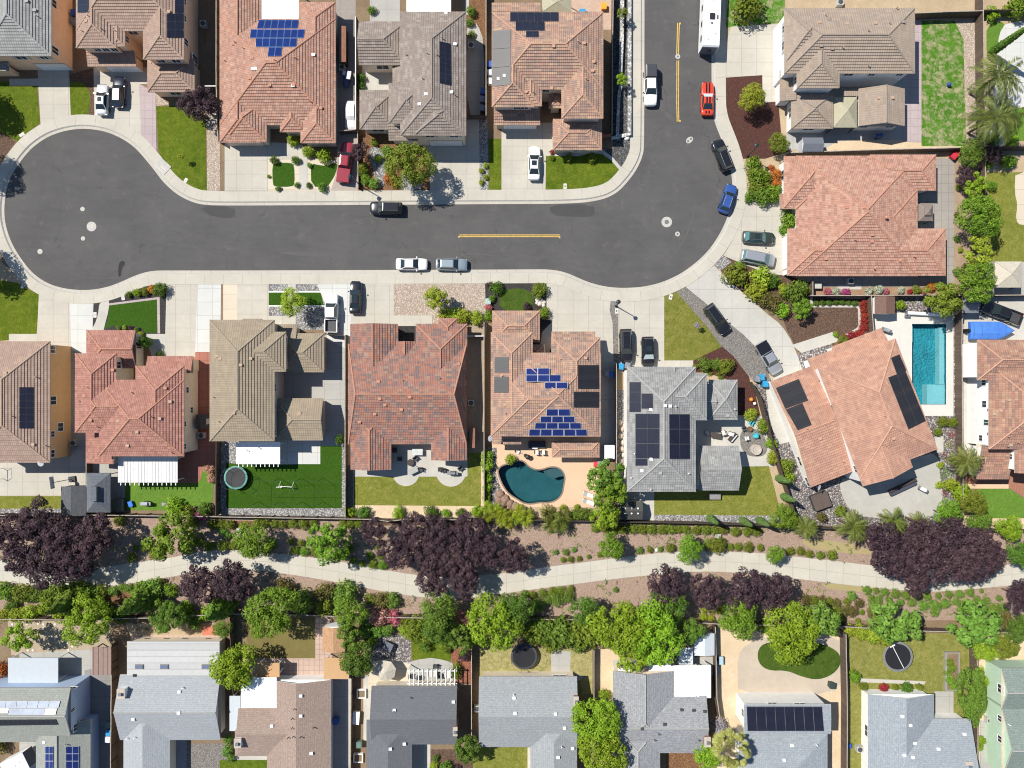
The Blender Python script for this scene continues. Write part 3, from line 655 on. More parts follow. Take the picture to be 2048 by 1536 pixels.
# old patches and tyre scuffs in the asphalt
AP = ground('asphalt patch', (.062,.062,.062), (.071,.071,.070), .5, 9, .3)
def rpatch(pts, sm=1): 
    mb = MB(); mb.prism([W(*p) for p in smooth_closed(pts, sm)], 0, .004, 0, False); struct(mb.build('asphalt_patch', AP))
rpatch([(398,412),(470,413),(470,437),(440,435),(415,430)]); rpatch([(1097,409),(1188,409),(1190,428),(1180,434),(1130,433),(1104,430)])
OIL = ground('oil stain', (.035,.034,.034), (.045,.044,.044), .9, 6, .3)
mb = MB(); mb.prism([W(*p) for p in smooth_closed([(240,522),(249,522),(250,529),(244,536),(242,552),(237,554),(236,536)],1)],0,.0045,0,False); struct(mb.build('asphalt_patch', OIL))
SCUF = ground('pale scuff', (.115,.11,.105), (.095,.092,.09), 2, 9, .4)
def scuff(pts, w):
    P = smooth_open(pts, 2); A = [W(*p) for p in P]; mb = MB(); n = len(A)
    for i in range(n-1):
        a, b = A[i], A[i+1]; d = Vector((b[0]-a[0], b[1]-a[1], 0)).normalized(); k = Vector((-d.y, d.x, 0))
        wa = w*math.sin(math.pi*(i+.15)/(n+.1)); wb = w*math.sin(math.pi*(i+1.15)/(n+.1))
        mb.face([(a[0]-k.x*wa,a[1]-k.y*wa,.0035),(b[0]-k.x*wb,b[1]-k.y*wb,.0035),(b[0]+k.x*wb,b[1]+k.y*wb,.0035),(a[0]+k.x*wa,a[1]+k.y*wa,.0035)])
    struct(mb.build('tyre_scuff', SCUF))
scuff([(1392,400),(1384,440),(1368,482),(1345,512)],.12); scuff([(1352,508),(1335,520),(1322,528)],.1); scuff([(67,384),(70,440),(82,490),(110,530),(150,552),(220,558),(250,553)],.05)
scuff([(67,384),(75,345),(98,300),(130,275),(150,268)],.04); scuff([(1170,454),(1192,453)],.1); scuff([(1260,388),(1275,375),(1280,362)],.1); scuff([(225,394),(245,395)],.07); scuff([(1140,530),(1160,540),(1170,543)],.18); scuff([(1405,400),(1412,430),(1406,455)],.05)
scuff([(560,505),(620,509),(690,511)],.35); scuff([(455,437),(470,440),(480,438)],.12); scuff([(900,520),(940,505),(990,512)],.1); scuff([(1330,225),(1338,232),(1347,240)],.35); scuff([(770,430),(720,440),(690,446)],.06); scuff([(520,395+24),(545,424),(560,421)],.1); scuff([(1290,490),(1300,500),(1306,512)],.12)
# weeds, litter and low ground cover over the greenbelt bark, too many to count
def inpoly(P, x, y):
    c = False; j = len(P)-1
    for i in range(len(P)):
        if (P[i][1] > y) != (P[j][1] > y) and x < (P[j][0]-P[i][0])*(y-P[i][1])/(P[j][1]-P[i][1])+P[i][0]: c = not c
        j = i
    return c
PATHP = PT + PB[::-1]
def cover(name, mats, n, ls, seed, dens):
    from mathutils import noise
    rr = random.Random(seed); mb = MB()
    while n > 0:
        x = rr.uniform(-20, 2070); y = rr.uniform(1045, 1262)
        if inpoly(PATHP, x, y) or noise.noise(Vector((x*.018, y*.03, seed))) < dens: continue
        n -= 1; px, py = W(x, y); k = rr.randint(3, 7); m = rr.randrange(len(mats)); q = rr.uniform(.6, 1.5)
        for _ in range(k):
            a = rr.uniform(0, 6.28); r = rr.uniform(0, .28)*q; p = Vector((px+math.cos(a)*r, py+math.sin(a)*r, G0+.03+rr.uniform(.02, .16)*q)); l = ls*q*rr.uniform(.6, 1.3); d = Vector((math.cos(a), math.sin(a), rr.uniform(-.2, .5))); s = Vector((-d.y, d.x, 0))
            mb.face([p-d*l, p-s*l*.4, p+d*l, p+s*l*.4], None, m)
    o = mb.build(name, mats); o['kind'] = 'stuff'; o['label'] = 'low weeds and litter scattered over the greenbelt bark' if seed == 1 else 'dry twigs scattered over the greenbelt bark'; o['category'] = 'ground cover'
cover('ground_cover', [plain('weed green', (.10,.15,.03), .8), plain('weed olive', (.17,.18,.05), .8), plain('weed straw', (.36,.30,.15), .8)], 1500, .13, 1, .05)
cover('leaf_litter', [plain('litter brown', (.20,.13,.09), .9), plain('litter pale', (.45,.37,.30), .9)], 1100, .09, 2, -.2)
# ================================================================== HOUSES
RIDGE_N = [0]
class House:
    def __init__(s, label, cx, cy, wall, roofm, ridgem, rz=0.0, name='house', cat='house', fascia=None, step=.40, group=None, court=True):
        s.rz = rz; x, y = W(cx, cy); s.o = empty(name, (x, y, G0), rz, label, cat, group)
        s.c = (x, y); s.wall = wall; s.roofm = roofm; s.ridgem = ridgem; s.step = step
        s.fascia = fascia or TRIM; s.r = []; s.walls = MB(); s.roof = MB(); s.caps = []; s.roofo = None
    def loc(s, px, py, h):
        """photo point at height h -> house coordinates"""
        x, y = W(px, py, h); x -= s.c[0]; y -= s.c[1]
        c, n = math.cos(-s.rz), math.sin(-s.rz)
        return (x*c - y*n, x*n + y*c)
    def vol(s, x0, y0, x1, y1, h, ax=None, g='', p=.38, hi=1.0, shed=None, inset=.42, uv=None, wall=True, bz=0.0, step=None, fl=None, rd=True):
        """one roof volume: eave rectangle in photo pixels (or corner + lengths when the house is turned), eave height h"""
        if uv is None:
            a = s.loc(x0, y1, h); b = s.loc(x1, y0, h)
        else:                       # x0,y0 = back left corner; uv = width, depth in pixels
            q = s.loc(x0, y0, h); k = (H-h)/H/S; a = (q[0], q[1]-uv[1]*k); b = (q[0]+uv[0]*k, q[1])
        i = len(s.r); e = .005*i
        X0, Y0, X1, Y1 = a[0]-e, a[1]-e, b[0]+e, b[1]+e; z = h - G0 + .007*i
        w, d = X1-X0, Y1-Y0; ax = ax or ('x' if w >= d else 'y')
        r = dict(x0=X0, y0=Y0, x1=X1, y1=Y1, z=z, ax=ax, shed=shed, g=g, p=p, inset=inset); s.r.append(r)
        st = s.step if step is None else step
        if shed:                    # single slope falling towards the named side
            run = d if shed in 'NS' else w; rise = p*run; r['rise'] = rise
            c = {'S': [(X0,Y0),(X1,Y0),(X1,Y1),(X0,Y1)], 'N': [(X1,Y1),(X0,Y1),(X0,Y0),(X1,Y0)], 'E': [(X1,Y0),(X1,Y1),(X0,Y1),(X0,Y0)], 'W': [(X0,Y1),(X0,Y0),(X1,Y0),(X1,Y1)]}[shed]
            A, B, C2, D = c
            s.slope((*A, z), (*B, z), (*D, z+rise), (*C2, z+rise), st)
            s.edge((*A,z),(*B,z)); s.edge((*B,z),(*C2,z+rise)); s.edge((*D,z+rise),(*A,z)); s.edge((*C2,z+rise),(*D,z+rise))
            s.roof.face([(X0,Y1,z-.1),(X1,Y1,z-.1),(X1,Y0,z-.1),(X0,Y0,z-.1)], None, 1)
            if wall:
                w0 = [(A[0],A[1]),(B[0],B[1]),(C2[0],C2[1]),(D[0],D[1])]
                mx, my = (X0+X1)/2, (Y0+Y1)/2; q = []
                for (u, v) in w0: q.append((u + (inset if u < mx else -inset), v + (inset if v < my else -inset)))
                zz = [z-.06+p*inset, z-.06+p*inset, z+rise-p*inset-.06, z+rise-p*inset-.06]
                for k in range(4):
                    j = (k+1) % 4; s.walls.face([(*q[k],bz),(*q[j],bz),(*q[j],zz[j]),(*q[k],zz[k])])
            return r
        if ax == 'x': half = d/2; L = w
        else: half = w/2; L = d
        rise = p*half; r['rise'] = rise; ym = (Y0+Y1)/2; xm = (X0+X1)/2; zt = z+rise
        lo = 'W' if ax == 'x' else 'S'; hs = 'E' if ax == 'x' else 'N'
        i0 = 0 if lo in g else half*hi; i1 = 0 if hs in g else half*hi
        if i0 + i1 > L*.98: i0 = i1 = L*.49 if not g else min(L*.9, max(i0, i1))*(1 if not g else 1); 
        if lo in g: i0 = 0
        if hs in g: i1 = 0
        r['i0'] = i0; r['i1'] = i1; r['half'] = half
        P0 = (X0+i0, ym, zt) if ax == 'x' else (xm, Y0+i0, zt); P1 = (X1-i1, ym, zt) if ax == 'x' else (xm, Y1-i1, zt)
        sw, se, ne, nw = (X0,Y0,z),(X1,Y0,z),(X1,Y1,z),(X0,Y1,z)
        if ax == 'x':
            sl = [(sw,se,P0,P1),(ne,nw,P1,P0)]; hips = [(nw,sw,P0),(se,ne,P1)]
        else:
            sl = [(se,ne,P0,P1),(nw,sw,P1,P0)]; hips = [(sw,se,P0),(ne,nw,P1)]
        for A, B, C_, D in sl: s.slope(A, B, C_, D, st); s.edge(A, B)
        for (A, B, Pk), gab in zip(hips, (lo in g, hs in g)):
            if not gab:
                s.slope(A, B, Pk, Pk, st); s.edge(A, B)
                if rd: s.cap(A, Pk); s.cap(B, Pk)
            else: s.edge(A, Pk); s.edge(Pk, B)
        if rd: s.cap(P0, P1)
        s.roof.face([(X0,Y1,z-.14),(X1,Y1,z-.14),(X1,Y0,z-.14),(X0,Y0,z-.14)], None, 1)
        if wall:
            n = inset; a0, b0, a1, b1 = X0+n, Y0+n, X1-n, Y1-n; zw = z-.05
            q = [(a0,b0),(a1,b0),(a1,b1),(a0,b1)]
            gs = {'S': 0, 'E': 1, 'N': 2, 'W': 3}
            for k in range(4):
                j = (k+1) % 4; side = 'SENW'[k]
                if side in g:
                    m = ((q[k][0]+q[j][0])/2, (q[k][1]+q[j][1])/2); ze = z + p*n - .05
                    s.walls.face([(*q[k],bz),(*q[j],bz),(*q[j],ze),(*m,zt-.05),(*q[k],ze)])
                else: s.walls.face([(*q[k],bz),(*q[j],bz),(*q[j],zw),(*q[k],zw)])

        return r
    def slope(s, A, B, C_, D, step):
        """courses of tiles from eave A-B up to C-D (C above A); each course a real step"""
        A, B, C_, D = map(Vector, (A, B, C_, D)); u = (B-A).normalized()
        nrm = u.cross(((C_+D)/2 - (A+B)/2)).normalized()
        v = nrm.cross(u); Ls = ((C_+D)/2 - (A+B)/2).dot(v)
        n = max(1, math.ceil(Ls/step-.02)) if step else 1; lift = nrm * (.085 if step else 0)
        def UV(p): return (p.dot(u), (p-A).dot(v))
        for k in range(n):
            t0, t1 = (k*step/Ls, min(1, (k+1)*step/Ls)) if step else (0, 1)
            a0, b0 = A.lerp(C_, t0), B.lerp(D, t0); a1, b1 = A.lerp(C_, t1), B.lerp(D, t1)
            uv = [UV(a0), UV(b0), UV(b1), UV(a1)]
            if step: uv = [(uv[0][0], k*.40+.02), (uv[1][0], k*.40+.02), (uv[2][0], k*.40+.38), (uv[3][0], k*.40+.38)]
            P = [a0+lift, b0+lift, b1, a1]
            if (b1-a1).length < 1e-5: P = P[:3]; uv = uv[:3]
            s.roof.face(P, uv, 0)
            if step: s.roof.face([a0, b0, b0+lift, a0+lift], [(uv[0][0], k*.4+.02), (uv[1][0], k*.4+.02), (uv[1][0], k*.4+.03), (uv[0][0], k*.4+.03)], 0)
    def edge(s, A, B, d=.17):
        A = Vector(A); B = Vector(B); D = Vector((0,0,d))
        s.roof.face([A-D, B-D, B, A], None, 1)
    def cap(s, A, B, r=.105):
        if (Vector(B)-Vector(A)).length > .3: s.caps.append((len(s.r)-1, Vector(A), Vector(B), r))
    def runs(s):
        """only the stretches of hip and ridge that stand clear of the other volumes"""
        up = Vector((0,0,.05))
        for i, A, B, r in s.caps:
            n = max(2, int((B-A).length/.2)); run = None
            for k in range(n+2):
                ok = False
                if k <= n:
                    p = A.lerp(B, k/n); ok = True
                    for j in range(len(s.r)):
                        if j == i: continue
                        z = s.hv(s.r[j], p.x, p.y)
                        if z > 0 and z > p.z + (.03 if j > i else -.05): ok = False; break
                if ok and run is None: run = k
                if not ok and run is not None:
                    if k-1-run >= 2:
                        m = MB(); m.tube(A.lerp(B, run/n)+up, A.lerp(B, (k-1)/n)+up, r, 6); m.build('ridge_cap', s.ridgem, s.roofo)
                    run = None
    def hv(s, r, x, y):
        if not (r['x0']-.05 <= x <= r['x1']+.05 and r['y0']-.05 <= y <= r['y1']+.05): return 0
        if r['shed']:
            t = {'S': y-r['y0'], 'N': r['y1']-y, 'E': r['x1']-x, 'W': x-r['x0']}[r['shed']]; return r['z'] + r['p']*t
        ds = min(y-r['y0'], r['y1']-y) if r['ax'] == 'x' else min(x-r['x0'], r['x1']-x)
        z = r['p']*ds
        lo, hi_ = ((x-r['x0'], r['x1']-x) if r['ax'] == 'x' else (y-r['y0'], r['y1']-y))
        if r['i0'] > 0: z = min(z, r['rise']*lo/r['i0'])
        if r['i1'] > 0: z = min(z, r['rise']*hi_/r['i1'])
        return z + r['z']
    def height(s, x, y): return max([0] + [s.hv(r, x, y) for r in s.r])
    def on(s, px, py):
        h = 4.0
        for _ in range(8):
            x, y = s.loc(px, py, h + G0); z = s.height(x, y); u, v = x, y
            for _k in range(12):        # just past the eave: take the nearest roof height
                if z > 0: break
                u *= .98; v *= .98; z = s.height(u, v)
            h = .5*h + .5*z
        return Vector((x, y, z))
    def finish(s):
        s.wallo = s.walls.build('wall', s.wall, s.o) if s.walls.f else None
        s.roofo = s.roof.build('roof', [s.roofm, s.fascia], s.o)
        s.runs()
        return s
    def slab(s, x0, y0, x1, y1, h, mat, name='flat_roof', wall=True):
        a = s.loc(x0, y1, h); b = s.loc(x1, y0, h); z = h-G0; m = MB(); m.box(a[0],a[1],z-.22,b[0],b[1],z); o = m.build(name, mat, s.o)
        if wall: m = MB(); m.box(a[0]+.3,a[1]+.3,0,b[0]-.3,b[1]-.3,z-.22); m.build('annex_wall', s.wall, s.o)
        else:
            for u in (a[0]+.2, b[0]-.2):
                for v in (a[1]+.2, b[1]-.2): m = MB(); m.box(u-.06,v-.06,0,u+.06,v+.06,z-.22); m.build('post', WHITE, s.o)
        return o
    # ---- parts on the roof
    def vent(s, *pts, c=None, kind='cap'):
        for px, py in pts:
            p = s.on(px, py); m = MB()
            if kind == 'pipe': m.lathe([(.06,-.2),(.06,.42),(.09,.44),(.09,.5)], 8); nm = 'vent_pipe'
            elif kind == 'turb': m.lathe([(.13,-.2),(.13,.25),(.24,.32),(.26,.45),(.2,.56),(.08,.6)], 12); nm = 'roof_vent'
            else: m.box(-.2,-.17,-.15,.2,.17,.16); m.box(-.24,-.2,.16,.24,.2,.2); nm = 'roof_vent'
            o = m.build(nm, c or s.ridgem, s.roofo); o.location = p
    def panels(s, quad, nx, ny, mat, lift=.14, th=.04, gap=.007, name='solar_panel', skip=(), cap=1.2):
        """panels filling a photo quadrilateral (nw, ne, se, sw) lying on the slope"""
        q = [s.on(*p) for p in quad]
        # best plane through the four points keeps the array flat
        n = ((q[2]-q[0]).cross(q[1]-q[3])).normalized(); n = n if n.z > 0 else -n
        c = sum(q, Vector())/4; q = [p - n*(p-c).dot(n) + n*lift for p in q]
        up = 0
        for a in range(9):
            for b in range(9):
                p = q[0].lerp(q[1], a/8).lerp(q[3].lerp(q[2], a/8), b/8); up = max(up, s.height(p.x, p.y)+.11-p.z)
        q = [p + Vector((0,0,min(up, cap))) for p in q]
        for j in range(ny):
            for i in range(nx):
                if (i, j) in skip: continue
                def pt(a, b): return q[0].lerp(q[1], a).lerp(q[3].lerp(q[2], a), b)
                a0, a1, b0, b1 = i/nx+gap/2, (i+1)/nx-gap/2, j/ny+gap/2, (j+1)/ny-gap/2
                P = [pt(a0,b1), pt(a1,b1), pt(a1,b0), pt(a0,b0)]; m = MB()
                if ((P[1]-P[0]).cross(P[3]-P[0])).z < 0: P = P[::-1]
                m.face(P, [(0,0),(1,0),(1,1),(0,1)], 0)
                for k in range(4): m.face([P[k]-n*th, P[(k+1)%4]-n*th, P[(k+1)%4], P[k]], [(0,0)]*4, 1)
                m.build(name, [mat, GREYM], s.roofo)
    def window(s, i, side, al, z, w=1.2, h=1.2, fr=None, glass=None, shutter=False, door=False):
        """window on one side of volume i; al = photo x (or y) along the wall at that height, z = centre above the ground"""
        r = s.r[i]; n = r['inset'] if 'inset' in r else .42
        hh = z + G0
        if s.rz == 0: q = s.loc(al, al, hh); t = q[0] if side in 'NS' else q[1]
        else: t = al
        cx, cy, ang = {'S': (t, r['y0']+n, 0), 'N': (t, r['y1']-n, math.pi), 'E': (r['x1']-n, t, math.pi/2), 'W': (r['x0']+n, t, -math.pi/2)}[side]
        T = Matrix.Translation((cx, cy, z)) @ Matrix.Rotation(ang, 4, 'Z')
        m = MB(); f = .09
        for a, b, c, d in ((-w/2-f,-h/2-f,w/2+f,-h/2),(-w/2-f,h/2,w/2+f,h/2+f),(-w/2-f,-h/2,-w/2,h/2),(w/2,-h/2,w/2+f,h/2)) + (() if door else ((-.025,-h/2,.025,h/2),)):
            m.box(a, -.07, b, c, .02, d, 0, T)
        o = m.build('door' if door else 'window', fr or WHITE, s.o)
        g = MB(); g.box(-w/2, -.035, -h/2, w/2, .015, h/2, 0, T); g.build('door_panel' if door else 'pane', glass or GLASS, o)
        if shutter:
            for sx in (-1, 1):
                b = MB(); b.box(sx*(w/2+.32)-.2, -.06, -h/2, sx*(w/2+.32)+.2, .015, h/2, 0, T); b.build('shutter', GREYW, s.o)
    def garage(s, i, side, al, w=4.8, h=2.15):
        r = s.r[i]; n = r['inset']; q = s.loc(al, al, 1.1 + G0) if s.rz == 0 else (al, al); t = q[0] if side in 'NS' else q[1]
        cx, cy, ang = {'S': (t, r['y0']+n, 0), 'N': (t, r['y1']-n, math.pi), 'E': (r['x1']-n, t, math.pi/2), 'W': (r['x0']+n, t, -math.pi/2)}[side]
        T = Matrix.Translation((cx, cy, 0)) @ Matrix.Rotation(ang, 4, 'Z'); m = MB()
        for k in range(4): m.box(-w/2, -.05, .03+k*h/4, w/2, .015, (k+1)*h/4-.015, 0, T)
        o = m.build('garage_door', WHITE, s.o)
        f = MB(); f.box(-w/2-.14,-.075,0,-w/2,.02,h+.14,0,T); f.box(w/2,-.075,0,w/2+.14,.02,h+.14,0,T); f.box(-w/2,-.075,h,w/2,.02,h+.14,0,T); f.build('frame', TRIM, o)
    def chimney(s, x0, y0, x1, y1, top, mat, capm=None):
        a = s.loc(x0, y1, top); b = s.loc(x1, y0, top); m = MB(); m.box(a[0],a[1],0,b[0],b[1],top); o = m.build('chimney', mat, s.o)
        c = MB(); c.box(a[0]-.08,a[1]-.08,top,b[0]+.08,b[1]+.08,top+.12); cx,cy=(a[0]+b[0])/2,(a[1]+b[1])/2; c.box(cx-.16,cy-.16,top+.12,cx+.16,cy+.16,top+.42,1); c.box(cx-.22,cy-.22,top+.42,cx+.22,cy+.22,top+.46,1); c.build('chimney_cap', [capm or CONCWALL, GREYM], o)
# ---- roof coverings
T_GREY = tiles('light grey tile', ((.30,.30,.285),(.27,.27,.26),(.335,.335,.32),(.25,.25,.245)), (.13,.13,.125), .33, .4, 2, .03, .45)
T_TANB = tiles('tan brown tile', ((.36,.255,.20),(.32,.225,.175),(.40,.29,.225),(.34,.235,.19)), (.14,.095,.075), .28, .4, 2, .045, .5)
T_RED = tiles('red clay tile', ((.44,.265,.20),(.37,.22,.165),(.49,.32,.24),(.40,.235,.18),(.29,.185,.145),(.42,.215,.15)), (.19,.09,.065), .26, .4, 2, .05, .6)
T_GRBR = tiles('grey brown flat tile', ((.25,.205,.175),(.22,.18,.155),(.285,.24,.205),(.24,.195,.165),(.33,.285,.25)), (.11,.09,.08), .33, .4, 2, .025, .35)
T_MIX = tiles('mixed salmon tile', ((.46,.28,.20),(.38,.225,.17),(.27,.20,.17),(.50,.34,.22),(.41,.235,.175),(.21,.165,.145),(.33,.235,.19)), (.12,.08,.065), .28, .4, 4, .05, .62)
T_TANF = tiles('tan flat tile', ((.33,.265,.21),(.29,.235,.19),(.37,.30,.235),(.31,.26,.22),(.35,.27,.20)), (.14,.115,.095), .33, .4, 3, .022, .3)
T_PINK = tiles('pale red tile', ((.455,.25,.185),(.39,.205,.15),(.51,.30,.225),(.42,.225,.165),(.30,.165,.125),(.48,.32,.235)), (.24,.105,.08), .26, .4, 2, .045, .55)
T_BRICK = tiles('crimson tile', ((.41,.205,.16),(.35,.17,.135),(.46,.245,.185),(.38,.185,.14),(.29,.145,.115)), (.15,.06,.05), .26, .4, 2, .05, .6)
T_OLIVE = tiles('olive tan tile', ((.305,.25,.18),(.275,.225,.165),(.335,.275,.195),(.29,.235,.17)), (.14,.115,.085), .33, .4, 3, .022, .3)
T_BLEND = tiles('red and slate blend tile', ((.34,.165,.125),(.40,.20,.14),(.18,.15,.14),(.30,.15,.12),(.36,.245,.18),(.38,.15,.09),(.15,.13,.13)), (.12,.065,.055), .26, .4, 3, .05, .55)
T_SALM = tiles('salmon tile', ((.49,.28,.195),(.42,.235,.17),(.55,.33,.23),(.46,.255,.185),(.36,.205,.155)), (.23,.12,.085), .27, .4, 3, .045, .5)
T_SLATE = tiles('slate grey tile', ((.29,.29,.28),(.25,.25,.245),(.33,.33,.315),(.225,.225,.22)), (.14,.14,.138), .33, .4, 2, .025, .4)
T_AUT = tiles('autumn blend tile', ((.36,.20,.145),(.27,.16,.125),(.42,.25,.17),(.22,.15,.125),(.46,.30,.20),(.33,.165,.12)), (.13,.085,.07), .33, .4, 4, .03, .45)
R_RED = plain('red ridge tile', (.44,.225,.15), .8, .2, 0, .15, 4); R_TAN = plain('tan ridge tile', (.42,.30,.22), .8, .2, 0, .15, 4); R_GREY = plain('grey ridge tile', (.34,.34,.325), .8, .2, 0, .12, 4)
R_BRN = plain('brown ridge tile', (.27,.225,.19), .8, .2, 0, .15, 4); R_SALM = plain('salmon ridge tile', (.47,.28,.195), .8, .2, 0, .15, 4); R_OLV = plain('olive ridge tile', (.31,.26,.19), .8, .2, 0, .12, 4)
SH_BLUE = shingle('blue grey shingle', (0.310,0.328,0.345), (0.380,0.402,0.414), (0.218,0.230,0.247)); SH_BRN = shingle('brown shingle', (.30,.225,.185), (.37,.29,.24), (.15,.105,.085)); SH_DK = shingle('dark grey shingle', (0.127,0.132,0.143), (0.154,0.160,0.171), (0.094,0.097,0.105))
SH_GRY = shingle('grey shingle', (0.277,0.295,0.301), (0.342,0.354,0.360), (0.165,0.177,0.183), 5); SH_SPK = shingle('speckled shingle', (0.253,0.259,0.270), (0.368,0.374,0.385), (0.115,0.121,0.127), 6); SH_GRN = shingle('green shingle', (.19,.235,.21), (.245,.29,.26), (.115,.15,.135), 4)
SH_BG = shingle('slate blue shingle', (0.259,0.286,0.314), (0.330,0.358,0.380), (0.165,0.187,0.204), 4); SH_OLV = shingle('worn green grey shingle', (0.264,0.277,0.251), (0.330,0.343,0.311), (0.172,0.185,0.166)); SH_TAN = shingle('tan shed shingle', (.42,.25,.14), (.48,.30,.18), (.30,.17,.09), 3)
FLATW = plain('white membrane', (.82,.82,.81), .6, .3, 0, .03); FLATG = stripes('weathered flat roofing', (.46,.46,.45), .95, 1, .28, .9, .07)
MEMB = plain('pale grey roofing', (.50,.53,.54), .8, .2, 0, .06, 2)

# ---------------------------------------------- top row
h = House('light grey tiled house with peach side wall at the top left corner', 40, 60, PEACHW, T_GREY, R_GREY)
h.vol(-38,-140,103,112,5.7); h.vol(-120,-60,20,108,5.7); h.vol(-60,124,18,142,2.9,shed='S',p=.12)
h.finish(); h.vent((54,3),(70,21)); h.vent((75,33),kind='pipe')
h.window(0,'E',101,4.2,1.0,1.5); h.window(0,'E',6,4.6,1.1,1.4); h.window(0,'S',42,4.3,1.6,1.2,shutter=True); h.window(0,'S',88,4.3,1.1,1.0,shutter=True); h.garage(0,'S',107,4.6)
h = House('tan brown tiled house with two front wings behind the two parked cars', 262, 40, PEACHW, T_TANB, R_TAN)
h.vol(153,-140,368,62,5.7); h.vol(153,-60,233,96,5.7); h.vol(287,-60,368,119,5.7); h.vol(225,0,250,93,5.6); h.vol(176,104,272,133,2.9,shed='S',p=.2); h.vol(296,120,389,184,2.9)
h.finish(); h.vent((173,43),(338,24)); h.vent((203,58),(178,33),(165,63),(232,63),kind='pipe')
h.panels([(157,-4),(179,-4),(179,26),(157,26)],1,2,SOLN); h.panels([(334,28),(367,28),(367,76),(334,76)],2,3,SOLN); h.panels([(350,-22),(368,-22),(368,27),(350,27)],1,3,SOLN)
for x in (194,211,228): h.window(1,'S',x,4.4,.9,1.2)
h.window(0,'S',266,4.4,1.3,1.2); h.window(3,'E',78,4.4,.8,1.1); h.window(2,'S',321,4.4,1.2,1.1); h.window(2,'S',352,4.4,1.2,1.1); h.window(2,'E',84,4.2,.9,1.4); h.window(2,'E',36,4.6,.8,1.0); h.window(2,'E',2,4.6,.8,1.0); h.window(5,'E',118,1.8,1.0,1.8); h.window(5,'S',350,1.6,1.6,1.3); h.garage(4,'S',248,4.8)
h = House('large red tiled single storey house with blue solar array on its rear slope', 556, 150, TANW, T_RED, R_RED)
h.vol(440,38,671,250,3.0); h.vol(440,-80,522,285,3.0); h.vol(598,5,671,160,3.0); h.vol(561,150,610,264,3.0); h.vol(602,190,671,286,3.0,ax='y'); h.vol(522,200,561,250,2.95,rd=False,shed='S',p=.02); h.vol(450,200,533,283,3.05,ax='y')
h.finish(); h.vent((467,88),(500,157),(540,171),(505,116),(588,171),(642,216)); h.vent((620,203),(487,97),(550,121),(470,85),(450,122),(590,116),kind='pipe'); h.vent((587,172),(506,138),(512,138),(627,110),c=WHITE)
h.panels([(518,41),(598,41),(596,58),(514,58)],6,1,SOLV); h.panels([(502,60),(610,60),(608,77),(500,77)],8,1,SOLV); h.panels([(512,78),(595,78),(593,95),(512,95)],6,1,SOLV); h.panels([(538,96),(565,96),(563,114),(536,114)],2,1,SOLV)
h.garage(6,'S',492,4.9)
h = House('grey brown two storey house with a side courtyard and long dark solar strip', 850, 150, CREAM, T_GRBR, R_BRN)
h.vol(801,24,932,271,5.7,ax='y'); h.vol(778,167,850,247,5.7,ax='x'); h.vol(827,200,932,271,5.7,ax='y'); h.vol(718,44,812,130,3.6,g='W',ax='x'); h.vol(720,181,790,259,3.0,ax='x'); h.vol(778,245,836,281,2.9,shed='S',p=.3); h.vol(786,120,806,167,3.0,shed='W',p=.35)
h.finish(); h.vent((892,26),(852,189),(839,209),(903,185),(910,89),c=WHITE); h.vent((884,77),(813,111),(855,108),(845,158),(874,110),(910,191),kind='pipe'); h.panels([(878,83),(901,88),(902,172),(879,167)],2,8,SOLN)
h.window(2,'S',860,4.4,1.3,1.1,shutter=True); h.window(2,'S',908,4.4,1.2,1.1,shutter=True); h.window(1,'S',800,4.5,1.0,.8); h.window(1,'S',820,4.5,.8,.8); h.window(3,'S',765,2.0,1.8,1.3); h.window(4,'S',756,1.7,1.8,1.2,shutter=True); h.garage(2,'S',892,4.9)
h = House('mixed salmon tiled two storey corner house with a black pool heating mat', 1095, 140, TANW, T_MIX, R_SALM)
h.vol(984,25,1206,179,5.7); h.vol(1123,60,1206,237,5.7,ax='y'); h.vol(984,60,1068,214,5.7,ax='y'); h.vol(1040,100,1083,212,5.6,ax='y'); h.vol(988,215,1080,250,2.9,shed='S',p=.3); h.vol(1106,239,1203,300,2.9); h.vol(1098,180,1124,216,3.0,ax='y'); h.vol(984,7,1080,26,2.9,shed='N',p=.3); h.vol(1156,25,1203,70,5.6,ax='y')
h.finish(); h.vent((1052,184),(1103,177),(1168,87),(1185,142),(1187,124),(1107,93)); h.vent((1066,185),(1171,158),(1156,84),kind='pipe'); h.vent((997,158),(1009,152),c=WHITE)
h.panels([(985,62),(1022,60),(1022,170),(985,174)],1,3,SOLK,name='heating_mat'); h.panels([(1020,26),(1117,26),(1117,44),(1020,44)],6,1,SOLN); h.panels([(1031,45),(1089,45),(1089,63),(1031,63)],4,1,SOLN); h.panels([(1052,64),(1077,64),(1077,76),(1052,76)],2,1,SOLN)
for x in (1034,1049): h.window(2,'S',x,4.4,1.0,1.0)
for x in (1140,1156,1172,1188): h.window(1,'S',x,4.7,.7,.7)
h.window(0,'S',1092,4.4,.9,1.0); h.window(5,'S',1160,1.7,2.2,1.2); h.garage(4,'S',1040,4.9)
h = House('tan flat tiled house with separate gabled wing and olive patio canopy', 1690, 130, WHITEW, T_TANF, R_BRN)
h.vol(1569,17,1829,147,5.7,ax='x'); h.vol(1569,17,1650,127,5.7,ax='x'); h.vol(1594,60,1678,176,5.7,ax='y'); h.vol(1560,141,1590,202,3.0,shed='W',p=.2); h.vol(1583,188,1665,257,3.0,ax='y',hi=.95); h.vol(1718,178,1808,252,3.2,ax='y',g='NS',p=.42); h.vol(1688,183,1720,192,2.7,shed='N',p=.1)
h.finish(); h.vent((1657,39),(1805,45),(1642,92),(1664,98)); h.vent((1650,32),(1684,96),(1736,133),(1778,48),(1792,18),(1735,63),kind='pipe'); h.vent((1639,46),(1693,48),(1750,47),(1757,196),(1784,196),c=R_TAN)
